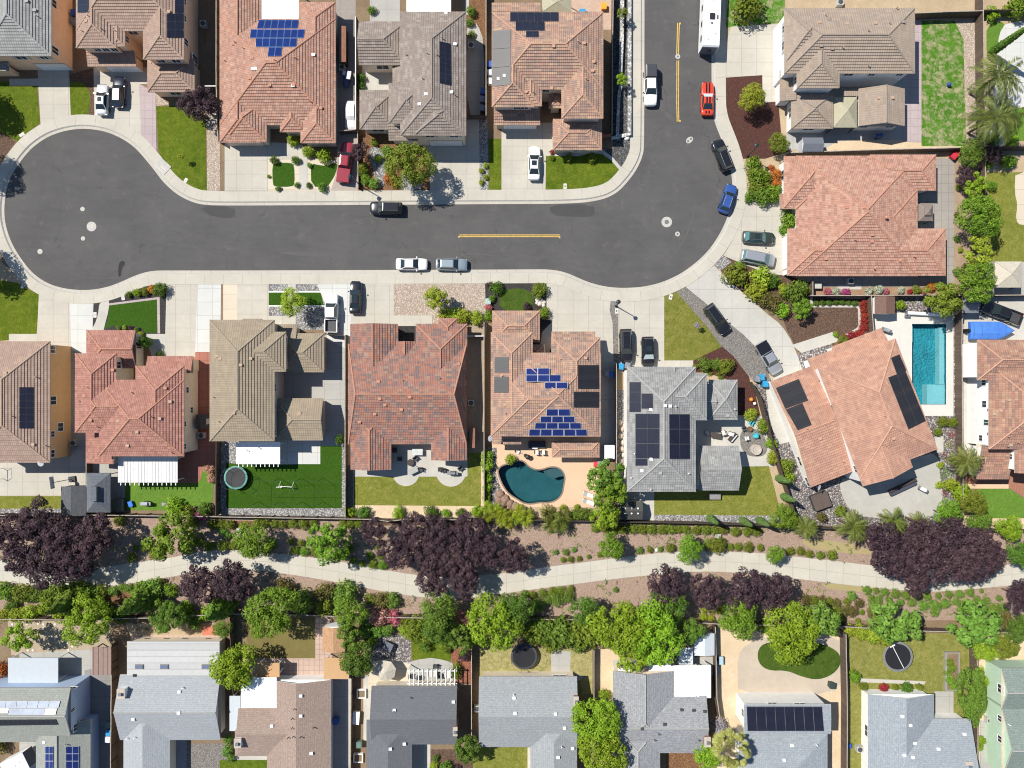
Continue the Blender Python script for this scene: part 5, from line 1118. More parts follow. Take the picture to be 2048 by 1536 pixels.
def car(lab, kind, px, py, dx, dy, paint, L=None, sun=False, rack=False, bed=None, stripe=None, roofp=None, glass=None, group=None, cat=None, shade=False, hoodp=None):
    l0, wd, ht, belt, hood, boot, xb0, xb1, xf1, xf0 = KIND[kind]
    k = (L or l0)/l0; l = l0*k; xb0*=k; xb1*=k; xf1*=k; xf0*=k; hw = wd/2
    x, y = W(px, py, .9)
    o = empty({'sedan':'sedan_car','suv':'suv_car','van':'minivan','wagon':'estate_car','muscle':'coupe_car','pickup':'pickup_truck'}[kind], (x, y, GZ(px,py)), math.atan2(-dy, dx), lab, cat or ('pickup truck' if kind == 'pickup' else 'car'), group)
    gl = glass or CGL
    # body: stations along the length, each a closed ring
    f = l/2; st = []
    def ring(xx, w, zt, zb=.24, crown=.03):
        return [(xx,-w*.86,zb),(xx,-w*.985,zb+.16),(xx,-w,zb+.36),(xx,-w*.985,zt-.16),(xx,-w*.93,zt-.045),(xx,-w*.80,zt),(xx,-w*.4,zt+crown),(xx,0,zt+crown*1.3),(xx,w*.4,zt+crown),(xx,w*.80,zt),(xx,w*.93,zt-.045),(xx,w*.985,zt-.16),(xx,w,zt-.36 if zt-.36>zb+.3 else zb+.36),(xx,w*.985,zb+.16),(xx,w*.86,zb)]
    rb = boot if kind in ('sedan','muscle') else belt
    m = MB()
    xs = [(-f,.72,rb-.22,.38),(-f+.05,.84,rb-.10,.3),(-f+.18,.93,rb-.02,.25),(-f+.55,.985,rb,.23),(xb0*.9,1,belt,.22),(0,1,belt,.21),(xf0,1,hood+.03,.22),(xf0+(f-xf0)*.4,.985,hood,.23),(f-.45,.955,hood-.05,.24),(f-.18,.88,hood-.12,.26),(f-.05,.74,hood-.22,.3),(f,.58,hood-.32,.38)]
    if kind == 'pickup': xs = [(xb0-.06,.97,belt,.3)] + xs[5:]
    m.loft([ring(a, hw*b, c, d) for a, b, c, d in xs], 0)
    body = m.build('body', [paint], o, True)
    if kind == 'pickup':
        bm = MB(); b0 = -f; b1 = xb0-.09; w = hw*.97
        for s_ in (-1, 1): bm.box(b0, s_*w-(.06 if s_>0 else -.06)-.06, .35, b1, s_*w-(.06 if s_>0 else -.06)+.06, belt-.02)
        bm.box(b0,-w+.12,.35,b0+.09,w-.12,belt-.05); bm.box(b1-.08,-w+.12,.5,b1,w-.12,belt-.02)
        bed_o = bm.build('bed', paint, o)
        fl = MB()
        if bed == 'cover': fl.box(b0+.03,-w+.04,belt-.018,b1-.02,w-.04,belt+.05)
        elif bed == 'cap': fl.loft([[(b0+.02,-w,belt-.02),(b1+.03,-w,belt-.02),(b1+.03,w,belt-.02),(b0+.02,w,belt-.02)],[(b0+.16,-w*.84,ht-.12),(b1,-w*.84,ht-.08),(b1,w*.84,ht-.08),(b0+.16,w*.84,ht-.12)],[(b0+.35,-w*.7,ht-.06),(b1-.1,-w*.7,ht-.04),(b1-.1,w*.7,ht-.04),(b0+.35,w*.7,ht-.06)]],0,False)
        else:
            fl.box(b0+.09,-w+.12,.6,b1-.08,w-.12,.66)
            for q in range(-3,4): fl.box(b0+.1, q*w*.26-.03,.66,b1-.09,q*w*.26+.03,.675)
        fl.build('bed_floor' if not bed else 'bed_cover', (roofp or PBK) if bed else DARKG, bed_o)
    # cabin
    c = MB(); bw, tw = hw*.90, hw*.66; rt = ht
    B = [(xb0,-bw,belt-.02),(xf0,-bw*.97,belt-.02),(xf0,bw*.97,belt-.02),(xb0,bw,belt-.02)]; zr = ht-.05
    T = [(xb1,-tw,zr),(xf1,-tw,zr),(xf1,tw,zr),(xb1,tw,zr)]
    c.loft([B, [tuple(p*.06+q*.94 for p, q in zip(b, t)) for b, t in zip(B, T)], [(t[0]*.985+(xb1+xf1)/2*.015, t[1]*.95, t[2]+.028) for t in T], [((t[0]-(xb1+xf1)/2)*.9+(xb1+xf1)/2, t[1]*.75, ht) for t in T]], 0, False)
    c.build('cabin', paint, o)
    def glassq(b0, b1, t1, t0, nm, ins=.1, lo=.06, hi=.93, mat=None):
        b0, b1, t1, t0 = map(Vector, (b0, b1, t1, t0)); n = (b1-b0).cross(t0-b0).normalized()
        def P(u, v): return (b0.lerp(b1,u)).lerp(t0.lerp(t1,u), v) + n*.012
        g = MB(); g.face([P(ins,lo),P(1-ins,lo),P(1-ins,hi),P(ins,hi)]); g.build(nm, mat or gl, o)
    glassq(B[1],B[2],T[2],T[1],'windscreen',.03,.03,.97,mat=LAMP if shade else None); glassq(B[3],B[0],T[0],T[3],'rear_window',.05,.03,.97)
    glassq(B[0],B[1],T[1],T[0],'side_window',.06); glassq(B[2],B[3],T[3],T[2],'side_window',.06)
    if sun: g = MB(); xm = (xf1*.62+xb1*.38); g.box(xm-.38,-tw*.62,ht-.004,xm+.38,tw*.62,ht+.008); g.build('sunroof', CGL, o)
    if rack:
        for s_ in (-1,1): g = MB(); g.tube((xb1+.1,s_*tw*.86,ht+.05),(xf1-.15,s_*tw*.86,ht+.05),.028,6); [g.box(q-.03,s_*tw*.86-.02,ht-.06,q+.03,s_*tw*.86+.02,ht+.05) for q in (xb1+.15,xf1-.2)]; g.build('roof_rail', RIMM, o)
        if rack == 2:
            for q in (.25,.75): g = MB(); xx = xb1+(xf1-xb1)*q; g.box(xx-.03,-tw*.86,ht+.06,xx+.03,tw*.86,ht+.09); g.build('cross_bar', BLACK, o)
    if stripe:
        for s_ in (-1,1):
            g = MB(); a, b = sorted((s_*.10, s_*.34)); seg = [(-f+.19,boot-.0),(-f+.55,boot+.045),(xb0-.02,belt+.042)]
            for (p, zp), (q, zq) in zip(seg, seg[1:]): g.face([(p,a,zp+.012),(q,a,zq+.012),(q,b,zq+.012),(p,b,zp+.012)])
            g.face([(xb1,a,ht+.006),(xf1,a,ht+.006),(xf1,b,ht+.006),(xb1,b,ht+.006)])
            seg = [(xf0+.02,hood+.075),(xf0+(f-xf0)*.4,hood+.045),(f-.45,hood-.005),(f-.18,hood-.08)]
            for (p, zp), (q, zq) in zip(seg, seg[1:]): g.face([(p,a,zp+.012),(q,a,zq+.012),(q,b,zq+.012),(p,b,zp+.012)])
            g.build('racing_stripe', PBK, body)
    wr = .34 if kind in ('sedan','muscle','wagon') else .38
    for sx in (-l*.30, l*.305):
        for s_ in (-1, 1):
            g = MB(); yy = s_*(hw-.10)
            n = 18; rr = []
            for yq, rq in ((yy-.11,wr*.9),(yy-.10,wr),(yy+.10,wr),(yy+.11,wr*.9)): rr.append([(sx+rq*math.cos(2*math.pi*q/n), yq, wr+rq*math.sin(2*math.pi*q/n)) for q in range(n)])
            g.loft(rr); wo = g.build('wheel', TYRE, o)
            g = MB(); g.tube((sx,yy-s_*.05,wr),(sx,yy+s_*.117,wr),wr*.62,12); g.build('rim', RIMM, wo)
    for s_ in (-1,1):
        g = MB(); g.box(f-.34,s_*hw*.74-.13,hood-.34,f-.10,s_*hw*.74+.13,hood-.19); g.build('headlight', LAMP, o)
        g = MB(); g.box(-f+.02,s_*hw*.74-.13,rb-.32,-f+.13,s_*hw*.74+.13,rb-.13); g.build('taillight', RLAMP, o)
        g = MB(); g.box(xf0-.34,s_*(hw+.10)-.11,belt-.02,xf0-.2,s_*(hw+.10)+.11,belt+.14); g.build('mirror', paint if kind!='pickup' else BLACK, o)
    for e, nm in ((f-.1,'front_bumper'),(-f-.0,'rear_bumper')):
        g = MB(); g.box(e-.0 if e<0 else e-.05, -hw*.6, .3, e+.12 if e<0 else e+.07, hw*.6, .52); g.build(nm, BLACK if kind=='pickup' else paint, o)
    return o
def GZ(px, py):
    """road at zero, driveways a kerb higher"""
    return 0.004 if ONROAD else G0+.034
ONROAD = True
car('white pickup truck with black bed cover parked on the upper street','pickup',1301,171,0,1,PW,6.1,bed='cap',roofp=P_('charcoal',(.05,.05,.055),0,.4))
car('orange red muscle car with twin black stripes parked at the kerb','muscle',1415.5,197,.02,-1,PRD,5.1,stripe=True,shade=True)  # windscreen coloured pale to stand for its reflection, not for a sunshade
car('black SUV at the right kerb above the blue SUV','suv',1445,310,-.36,-.93,PBK,4.95,rack=True); car('blue SUV with silver roof rails on the bend','wagon',1456,397,.33,-.94,PBL,4.5,rack=True)
car('black SUV parked alone at the upper kerb facing left','suv',772,416,-1,-.02,PBK,5.0,rack=True); car('white sedan in front of the silver blue estate at the lower kerb','sedan',823,528,1,.01,PW,4.8); car('silver blue estate car behind the white sedan at the lower kerb','wagon',903,528.5,1,.02,PSB,4.85)
ONROAD = False
car('silver white sedan left in the driveway pair by the turning circle','sedan',204,199,.03,-1,P_('silver white',(.62,.63,.64),.2),4.7,sun=True); car('navy SUV right in the driveway pair by the turning circle','wagon',237,184,.04,-1,PNV,4.7)
car('maroon pickup truck with covered bed beside the low fence','pickup',691,325,.13,-1,PMR,6.2,bed='cover',roofp=PMR); car('white sedan alone in the corner house driveway','sedan',1068.5,326,.02,-1,PW,5.2,sun=True)
car('white pickup truck with open empty bed on the driveway','pickup',663,626,.02,-1,PW,5.95); car('black sedan beside the open bed white pickup','sedan',711,595,.02,-1,PBK,5.0,sun=True)
car('black SUV with roof rack, left of the two below the lamp','suv',1252,692,.02,1,PBK,5.2,rack=2); car('black SUV with pale windscreen shade, right of the two below the lamp','suv',1296,704,.03,1,PBK,4.7,sun=True,shade=True)
car('black SUV half on the gravel strip of the long drive','suv',1434,638,.58,.81,PBK,5.0,rack=True); car('silver pickup truck with black bed at the head of the long drive','pickup',1537,716,.5,.87,PSI,5.3,bed='cover')
car('dark green estate car with pale roof, upper of the two on the drive','wagon',1517,475,1,.06,PGR,4.8,rack=True,glass=CGT,sun=True); car('silver minivan below the dark green car on the drive','van',1516,516,1,.2,PSI,5.2,glass=CGT)
car('long black pickup truck behind the blue covered boat','pickup',2002,625,-.93,-.36,PBK,6.3)
def trailer():
    x, y = W(1425, 20, 3.2); o = empty('caravan', (x, y, 0), math.radians(-2.2), 'long white travel trailer parked at the kerb of the upper street', 'travel trailer')
    w, l = 1.25, 5.4; m = MB()
    prof = [(-l,.55),(-l+.02,2.9),(-l+.2,3.12),(l-.3,3.12),(l,2.7),(l,.55)]
    m.loft([[(sx*w*(1 if 0<q<5 else 1), yy, zz) for q, (yy, zz) in enumerate(prof)] for sx in (-1,1)], 0, False); b = m.build('body', plain('trailer white', (.80,.80,.79), .35, .5, 0, .03), o)
    m = MB(); m.box(-w*.92,-l-.03,.6,w*.92,-l-.004,2.85); e = m.build('rear_panel', plain('trailer dark rear', (.10,.11,.15), .35), o); m = MB(); m.box(-.3,-l-.05,1.6,.35,-l-.03,2.2); m.build('rear_window', CGL, e)
    for yy in (-3.8,-1.6,.8,3.0): m = MB(); m.box(-w-.015,yy-.45,1.7,-w-.002,yy+.45,2.4); m.build('side_window', CGL, o)
    for xx, yy, s in ((.0,-.9,.42),(.05,1.0,.0)):
        if s: m = MB(); m.box(xx-.36,yy-.42,3.12,xx+.36,yy+.42,3.34); m.build('roof_air_conditioner', BLACK, b)
    for xx, yy in ((0,-1.9),(-.5,-4.3),(.5,-3.4),(.1,1.6),(-.3,2.2)): m = MB(); m.lathe([(.14,3.1),(.14,3.2),(.1,3.24)],10,(xx,yy,0)); m.build('roof_vent', DARKG if yy==-1.9 else WHITE, b)
    m = MB(); m.box(.75,-1.3,3.12,.92,-.7,3.2); m.build('roof_vent', BLACK, b)
    for sx in (-1,1):
        for yy in (-.5,.5): m = MB(); m.tube((sx*(w-.25),yy,.36),(sx*(w-.02),yy,.36),.36,16); m.build('wheel', TYRE, o)
    m = MB(); m.tube((0,l,.6),(0,l+1.1,.6),.06); m.box(-.15,l+.9,0,.15,l+1.2,.6); m.build('hitch', BLACK, o)
trailer()
def boat():
    x, y = W(1982, 661, 1.2); o = empty('covered_boat', (x, y, G0+.03), 0, 'boat on its trailer under a bright blue cover', 'boat')
    m = MB(); n = 14; rings = []
    for i in range(n+1):
        t = i/n; xx = -3.3 + 6.7*t; w = 1.32*(1 if t < .62 else max(.02, 1-((t-.62)/.38)**1.7)); top = 1.45 + .25*math.sin(min(1, t*1.3)*math.pi) ; rings.append([(xx,-w,.75),(xx,-w*1.02,1.15),(xx,-w*.85,1.3+.02),(xx,-w*.35,top),(xx,w*.35,top),(xx,w*.85,1.32),(xx,w*1.02,1.15),(xx,w,.75)])
    m.loft(rings); cv = m.build('cover', plain('blue boat cover', (.065,.19,.56), .7, .3, 0, .12, 1.2), o)
    for t in (-2.9,-1.7,-.5,.8,2.0): s = MB(); w = 1.34 if t<.8 else 1.34*(1-((t-.8)/2.6)**1.7); s.tube((t,-w,1.16),(t,-w*.36,1.68),.018,5); s.tube((t,-w*.36,1.68),(t,w*.36,1.68),.018,5); s.tube((t,w*.36,1.68),(t,w,1.16),.018,5); s.build('seam', plain('dark blue seam',(.03,.09,.3)), cv)
    m = MB(); m.loft([[(xx,-w,.5),(xx,w,.5),(xx,w*1.2,.78),(xx,-w*1.2,.78)] for xx, w in ((-3.2,1.0),(0,1.0),(2,.7),(3.2,.1))]); m.build('hull', WHITE, o)
    for s_ in (-1,1): m = MB(); m.tube((-1,s_*1.05,.32),(-1,s_*1.3,.32),.32,14); m.build('wheel', TYRE, o)
    m = MB(); m.box(-3.75,-.25,.3,-3.3,.25,1.3); m.tube((-3.5,0,.3),(-3.5,.0,1.5),.2,8); m.build('outboard_motor', BLACK, o)
    m = MB(); m.box(-3,-.6,.3,3.2,-.5,.4); m.box(-3,.5,.3,3.2,.6,.4); m.build('trailer_frame', GREYM, o)
boat()
def whitetrailer():
    x, y = W(32, 1530, 2.4); o = empty('utility_trailer', (x, y, G0+.03), math.radians(26), 'white box trailer with dark side at the lower left corner', 'trailer'); m = MB(); m.box(-1.9,-1.3,.5,1.9,1.3,2.6); b = m.build('body', plain('trailer white', (.80,.80,.79), .35, .5, 0, .03), o)
    m = MB(); m.box(1.903,-1.25,.55,1.93,1.25,2.5); m.build('side_panel', DARKG, o)
    for s_ in (-1,1): m = MB(); m.tube((0,s_*1.0,.34),(0,s_*1.25,.34),.34,14); m.build('wheel', TYRE, o)
    for q in (-.8,.1,.9): m = MB(); m.lathe([(.15,2.55),(.15,2.68),(.1,2.7)],10,(q,.3*q,0)); m.build('roof_vent', WHITE, b)
whitetrailer()
# ================================================================== STREET LAMPS
STEEL = plain('dark painted steel', (.03,.045,.05), .5, .5, .3)
def lamp(bx, by, hx, hy, lab):
    """base at ground point, lantern seen at hx, hy"""
    h = 5.2; b = W(bx, by); t = W(hx, hy, h); o = empty('street_lamp', (*b, G0+.06), 0, lab, 'street lamp', 'street lamps along the kerb'); d = Vector((t[0]-b[0], t[1]-b[1], 0)); hh = h-.16
    m = MB(); m.lathe([(.17,0),(.17,.3),(.1,.42),(.085,.5),(.055,hh-.3),(.05,hh-.1)],12); m.build('post', STEEL, o)
    m = MB(); m.tube((0,0,hh-.15),(d.x,d.y,hh-.08),.035,6); m.build('arm', STEEL, o)
    m = MB(); m.lathe([(.06,hh-.2),(.3,hh-.12),(.33,hh-.05),(.25,hh+.05),(.1,hh+.12),(.03,hh+.2)],16,(d.x,d.y,0)); lt = m.build('lantern', STEEL, o)
    m = MB(); m.lathe([(.22,hh-.26),(.24,hh-.15)],12,(d.x,d.y,0)); m.build('lens', LAMP, lt)
lamp(1231,612,1237,603.5,'street lamp between the two driveways near two black SUVs'); lamp(720,372,699.5,353,'street lamp leaning over the maroon pickup bed'); lamp(1494,313,1513,290,'street lamp at the maroon mulch bed by the bend')
# ================================================================== TREES AND PLANTS
BARK = plain('bark', (.13,.09,.065), .9, .2, 0, .3, 5)
L_PLUM = leaf('plum leaves', (.040,.022,.028), (.074,.042,.052), (.135,.085,.098)); L_GRN = leaf('fresh green leaves', (0.078,0.150,0.012), (0.156,0.264,0.017), (0.264,0.408,0.042))
L_LIME = leaf('lime leaves', (0.132,0.228,0.012), (0.228,0.360,0.018), (0.348,0.504,0.042)); L_DKG = leaf('dark green leaves', (0.048,0.102,0.012), (0.096,0.180,0.019), (0.180,0.300,0.036)); L_OLV = leaf('olive leaves', (.105,.145,.012), (.175,.225,.020), (.26,.32,.04))
L_YEL = leaf('yellow green leaves', (0.162,0.216,0.014), (0.297,0.365,0.027), (0.432,0.486,0.054)); L_GREY = leaf('grey green leaves', (0.090,0.168,0.024), (0.168,0.282,0.038), (0.264,0.408,0.072)); L_MID = leaf('mid green leaves', (0.066,0.126,0.014), (0.132,0.216,0.022), (0.216,0.336,0.048))
L_BROWN = leaf('bronze leaves', (0.089,0.082,0.024), (0.145,0.130,0.032), (0.227,0.194,0.056)); L_PINKM = leaf('pink and green leaves', (0.162,0.211,0.065), (0.583,0.276,0.227), (0.750,0.421,0.356)); L_PINK = leaf('pink blossom', (0.100,0.120,0.030), (0.550,0.120,0.200), (0.680,0.240,0.320)); L_RED = leaf('red blossom', (0.070,0.070,0.020), (0.360,0.020,0.030), (0.550,0.050,0.070))
L_WHT = leaf('white blossom', (0.120,0.180,0.060), (0.450,0.480,0.360), (0.700,0.700,0.620)); L_ORG = leaf('orange blossom', (0.160,0.130,0.020), (0.550,0.170,0.030), (0.680,0.270,0.060)); L_MAG = leaf('magenta blossom', (0.140,0.050,0.080), (0.450,0.050,0.220), (0.600,0.120,0.340)); L_LAV = leaf('grey lilac twigs', (0.280,0.250,0.280), (0.380,0.350,0.390), (0.480,0.450,0.490))
L_CON = leaf('conifer needles', (0.084,0.156,0.017), (0.156,0.258,0.029), (0.252,0.384,0.060)); L_CYP = leaf('cypress needles', (0.065,0.121,0.032), (0.114,0.194,0.049), (0.179,0.276,0.082)); L_PALM = leaf('palm fronds', (0.085,0.115,0.020), (0.160,0.190,0.030), (0.270,0.290,0.070)); L_PALMD = leaf('dusty palm fronds', (.06,.085,.018), (.125,.15,.03), (.22,.24,.06)); L_FAN = leaf('fan palm leaves', (0.189,0.203,0.041), (0.338,0.338,0.095), (0.486,0.472,0.176))
def card(mb, p, n, s, rr):
    a = n.orthogonal().normalized(); ang = rr.uniform(0, 6.283); b = n.cross(a); u = a*math.cos(ang)+b*math.sin(ang); v = n.cross(u)
    l = s*rr.uniform(.75,1.3); w = s*rr.uniform(.4,.7); k = n*s*rr.uniform(-.25,.1)
    i = len(mb.v); mb.v += [tuple(p-u*l+k), tuple(p-v*w), tuple(p+u*l+k), tuple(p+v*w)]
    mb.f.append([i,i+1,i+2,i+3]); mb.m.append(0); mb.sm.append(False); mb.uv.append([(0,0)]*4)
def crown_mesh(name, seed, nl, per, ls, lobe=.32, flat=.8, up=-.35, asym=.25, spread=.78):
    """unit crown: lobes over an uneven dome, each lobe a shell of leaf clumps"""
    rr = random.Random(seed); mb = MB(); ph = [rr.uniform(0,6.28) for _ in range(3)]
    lob = []
    for k in range(nl):
        g = (k+.5)/nl; z = 1 - 1.55*g; rad = math.sqrt(max(0, 1-z*z)); an = k*2.399963+rr.uniform(-.3,.3)
        wob = 1 + asym*(.6*math.sin(2*an+ph[0])+.4*math.sin(3*an+ph[1]))*.6 + rr.uniform(-.1,.1)
        r = lobe*rr.uniform(.7,1.3)
        lob.append((Vector((math.cos(an)*rad*spread*wob, math.sin(an)*rad*spread*wob, z*flat*spread*rr.uniform(.8,1.05))), r))
    for k in range(max(2, nl//4)): lob.append((Vector((rr.uniform(-.35,.35), rr.uniform(-.35,.35), rr.uniform(-.2,.35)*flat)), lobe*1.15))
    for c, r in lob:
        for _ in range(int(per*(r/lobe)**1.5)):
            d = Vector((rr.gauss(0,1), rr.gauss(0,1), rr.gauss(0,1)+.25)).normalized()
            if d.z < up and rr.random() < .7: continue
            p = c + d*r*rr.uniform(.72,1.08); p.z *= 1
            card(mb, p, (d + Vector((rr.uniform(-.6,.6), rr.uniform(-.6,.6), rr.uniform(-.2,.7)))).normalized(), ls, rr)
    o = mb.build(name, L_GRN); me = o.data; bpy.data.objects.remove(o); return me
def cone_mesh(name, seed, n, ls, wr=.5, top=1.0, pw=1.0):
    rr = random.Random(seed); mb = MB()
    for _ in range(n):
        z = rr.random()**1.25; an = rr.uniform(0,6.283); r = wr*((1-z)**pw)*(1+.18*math.sin(an*5+z*19)+.12*math.sin(z*40))*rr.uniform(.75,1.08) if pw != .5 else wr*math.sqrt(max(0,(1-z)*min(1,z*5+.35)))*rr.uniform(.8,1.05)
        d = Vector((math.cos(an), math.sin(an), .55)).normalized()
        card(mb, Vector((math.cos(an)*r, math.sin(an)*r, z*top)), (d+Vector((rr.uniform(-.5,.5),rr.uniform(-.5,.5),rr.uniform(-.3,.5)))).normalized(), ls, rr)
    o = mb.build(name, L_CON); me = o.data; bpy.data.objects.remove(o); return me
def palm_mesh(name, seed, nf=17, leaf_n=22, fan=False, wind=(0,0)):
    rr = random.Random(seed); mb = MB()
    for k in range(nf):
        an = 6.283*k/nf*1.0+rr.uniform(-.25,.25) if not fan else rr.uniform(0,6.283); el = rr.uniform(.15,1.15) if not fan else rr.uniform(-.1,1.4)
        L = rr.uniform(.8,1.08) if not fan else rr.uniform(.62,.75); prev = Vector((0,0,0)); d = Vector((math.cos(an)*math.cos(el), math.sin(an)*math.cos(el), math.sin(el)))
        pts = [prev]; n = leaf_n if not fan else 5
        for i in range(n): d = (d + Vector((wind[0], wind[1], -1.9 if not fan else -.3))/n).normalized(); prev = prev + d*L/n; pts.append(prev)
        if fan:
            tip = pts[-1]; a = d.cross(Vector((0,0,1))).normalized(); up = a.cross(d)
            for q in range(11):
                t = (q-5)/5*1.45; e = d*math.cos(t)+a*math.sin(t); s = a*math.cos(t)-d*math.sin(t); ll = .36*(1-.25*abs(t)/1.45); z = Vector((0,0,-.05))
                i0 = len(mb.v); mb.v += [tuple(tip-d*.05), tuple(tip+e*ll*.6-s*.035+up*.012), tuple(tip+e*ll+z), tuple(tip+e*ll*.6+s*.035+up*.012)]; mb.f.append([i0,i0+1,i0+2,i0+3]); mb.m.append(0); mb.sm.append(False); mb.uv.append([(0,0)]*4)
            continue
        for i in range(1, n):
            p = pts[i]; dd = (pts[i+1]-pts[i-1]).normalized(); side = dd.cross(Vector((0,0,1)))
            side = side.normalized() if side.length > .01 else Vector((1,0,0)); t = i/n; ll = .30*math.sin(math.pi*(t*.85+.1))**.7
            for s in (-1,1):
                e = (side*s*.8 + dd*.65 + Vector((wind[0]*.3,wind[1]*.3,-.42+rr.uniform(-.2,.1)))).normalized()*ll*rr.uniform(.8,1.15); w = dd*.017
                i0 = len(mb.v); mb.v += [tuple(p-w), tuple(p+e*.5-w*1.1), tuple(p+e), tuple(p+e*.5+w*1.1)]; mb.f.append([i0,i0+1,i0+2,i0+3]); mb.m.append(0); mb.sm.append(False); mb.uv.append([(0,0)]*4)
    o = mb.build(name, L_PALM); me = o.data; bpy.data.objects.remove(o); return me
def trunk_mesh(name, seed, forks=5):
    """unit trunk: 1 high to the crown middle, limbs reaching into the crown"""
    rr = random.Random(seed); mb = MB(); mb.tube((0,0,0),(.02,.01,.5),.05,8,0,.04); mb.tube((.02,.01,.5),(0,0,.95),.04,7,0,.02)
    for k in range(forks):
        a = 6.283*k/forks+rr.uniform(-.3,.3); z = rr.uniform(.45,.7); r = rr.uniform(.25,.42)
        mb.tube((.015,.01,z),(math.cos(a)*r*.6,math.sin(a)*r*.6,z+.25),.026,6,0,.016); mb.tube((math.cos(a)*r*.6,math.sin(a)*r*.6,z+.25),(math.cos(a)*r,math.sin(a)*r,z+.5),.016,5,0,.006)
    o = mb.build(name, BARK); me = o.data; bpy.data.objects.remove(o); return me
TR = [trunk_mesh('trunk', 40+k) for k in range(3)]
CR = {'plum': [crown_mesh('crown', 100+k, 30, 120, .058, .235, .75, -.4, .4, .80) for k in range(4)], 'round': [crown_mesh('crown', 200+k, 26, 120, .062, .30, .8, -.35, .3) for k in range(4)],
 'broad': [crown_mesh('crown', 300+k, 44, 120, .048, .22, .7, -.4, .3, .84) for k in range(3)], 'loose': [crown_mesh('crown', 400+k, 17, 95, .085, .27, .9, -.4, .5, .8) for k in range(3)]}
SHR = [crown_mesh('shrub', 500+k, 13, 60, .11, .42, .85, -.5, .2, .62) for k in range(4)]; BALL = [crown_mesh('shrub', 600+k, 16, 55, .095, .40, .85, -.5, .08, .66) for k in range(3)]
CONE = [cone_mesh('crown', 700+k, 2600, .035, .26, 1.0, .75) for k in range(2)]; CYPM = cone_mesh('crown', 720, 1500, .028, .12, 1.0, .5)
PALM = [palm_mesh('crown', 800+k, 19, 24, False, (.55,-.15)) for k in range(3)]; FANP = palm_mesh('crown', 850, 46, 5, True); SPIKE = palm_mesh('shrub', 860, 22, 7)
def inst(name, me, mat, parent=None):
    o = bpy.data.objects.new(name, me); COL.objects.link(o); o.parent = parent
    s = o.material_slots[0]; s.link = 'OBJECT'; s.material = mat; return o
def tree(lab, kind, px, py, r, mat, h=None, group=None, name='tree', cat='tree', sx=1.0, sy=1.0, flat=.85):
    """crown seen at px, py with radius r pixels"""
    rm = r/S; h = h or max(2.6, rm*1.55); k = (H-h)/H; x, y = W(px, py, h); rm *= k
    o = empty(name, (x, y, G0), R.uniform(0,6.28) if sx == sy else 0, lab, cat, group)
    t = inst('trunk', R.choice(TR), BARK, o); t.scale = (rm*.9, rm*.9, h)
    c = inst('crown', R.choice(CR[kind]), mat, o); c.location = (0,0,h); c.scale = (rm*sx, rm*sy, rm*flat)
    if sx != sy: pass
    return o
def shrub(lab, px, py, r, mat, group=None, h=None, ball=False, sx=1.0, sy=1.0, name='shrub', cat='shrub', spike=False, tall=1.0):
    if ball and name == 'shrub': name = 'clipped_bush'; cat = 'clipped bush'
    rm = r/S; z = rm*.62*tall; x, y = W(px, py, z); me = SPIKE if spike else R.choice(BALL if ball else SHR)
    o = inst(name, me, mat); o.location = (x, y, G0+(z if not spike else .05)); o.scale = (rm*sx, rm*sy, rm*.95*tall); o.rotation_euler = (0,0,R.uniform(0,6.28) if sx == sy else 0); tag(o, lab, cat, group); return o
def conifer(lab, bx, by, r, h, mat=None, me=None, group=None, name='conifer', cat='conifer'):
    x, y = W(bx, by); o = empty(name, (x, y, G0), R.uniform(0,6.28), lab, cat, group); rm = r/S
    m = MB(); m.tube((0,0,0),(0,0,h*.8),.12 if h > 6 else .07,8,0,.03); m.build('trunk', BARK, o)
    c = inst('crown', me or R.choice(CONE), mat or L_CON, o); w = (.26 if me is None else .12); c.location = (0,0,h*.06); c.scale = (rm/w, rm/w, h*.95); return o
def palm(lab, px, py, r, h, bx=None, by=None, mat=None, fan=False, group=None):
    x, y = W(px, py, h); o = empty('palm_tree', (x, y, G0), 0 if not fan else 1, lab, 'palm tree', group); rm = r/S
    m = MB(); m.tube((0,0,0),(.05,0,h*.5),.2,10,0,.15); m.tube((.05,0,h*.5),(0,0,h),.15,10,0,.12); m.build('trunk', BARK, o)
    c = inst('crown', FANP if fan else R.choice(PALM), mat or (L_FAN if fan else L_PALM), o); c.location = (0,0,h); c.scale = (rm,rm,rm); c.rotation_euler = (0,0,R.uniform(-.35,.35)); return o
def bamboo(lab, px, py, r, mat):
    h = 2.2; x, y = W(px, py, h); o = empty('bamboo', (x, y, G0), 0, lab, 'bamboo', 'bamboo behind the pool'); rm = r/S
    for k in range(4):
        a = k*1.7+R.uniform(0,1); q = rm*.42; m = MB(); m.tube((math.cos(a)*q,math.sin(a)*q,0),(math.cos(a)*q,math.sin(a)*q,h*.8),.05,6,0,.02); m.build('stem', BARK, o)
        c = inst('frond_cluster', R.choice(PALM), mat, o); c.location = (math.cos(a)*q, math.sin(a)*q, h*R.uniform(.75,1.05)); c.scale = (rm*.62,rm*.62,rm*.8); c.rotation_euler = (0,0,R.uniform(-1.2,1.2))
ORD = 'first second third fourth fifth sixth seventh eighth ninth tenth eleventh twelfth thirteenth fourteenth fifteenth sixteenth seventeenth eighteenth nineteenth twentieth'.split() + ['twenty-'+w for w in 'first second third fourth fifth sixth seventh eighth ninth'.split()]
def row(desc, group, pts, mat, axis='left', **kw):
    """several alike plants told apart by their order"""
    n = len(pts); pts = sorted(pts, key=(lambda p: p[0]) if axis == 'left' else (lambda p: p[1]))
    for i, p in enumerate(pts):
        w = (('only ' if n == 1 else ORD[i]+' from the '+axis+' of the ') + desc) if n > 1 else desc
        shrub(w, p[0], p[1], p[2], mat if not isinstance(mat, list) else mat[i % len(mat)], group, **kw)
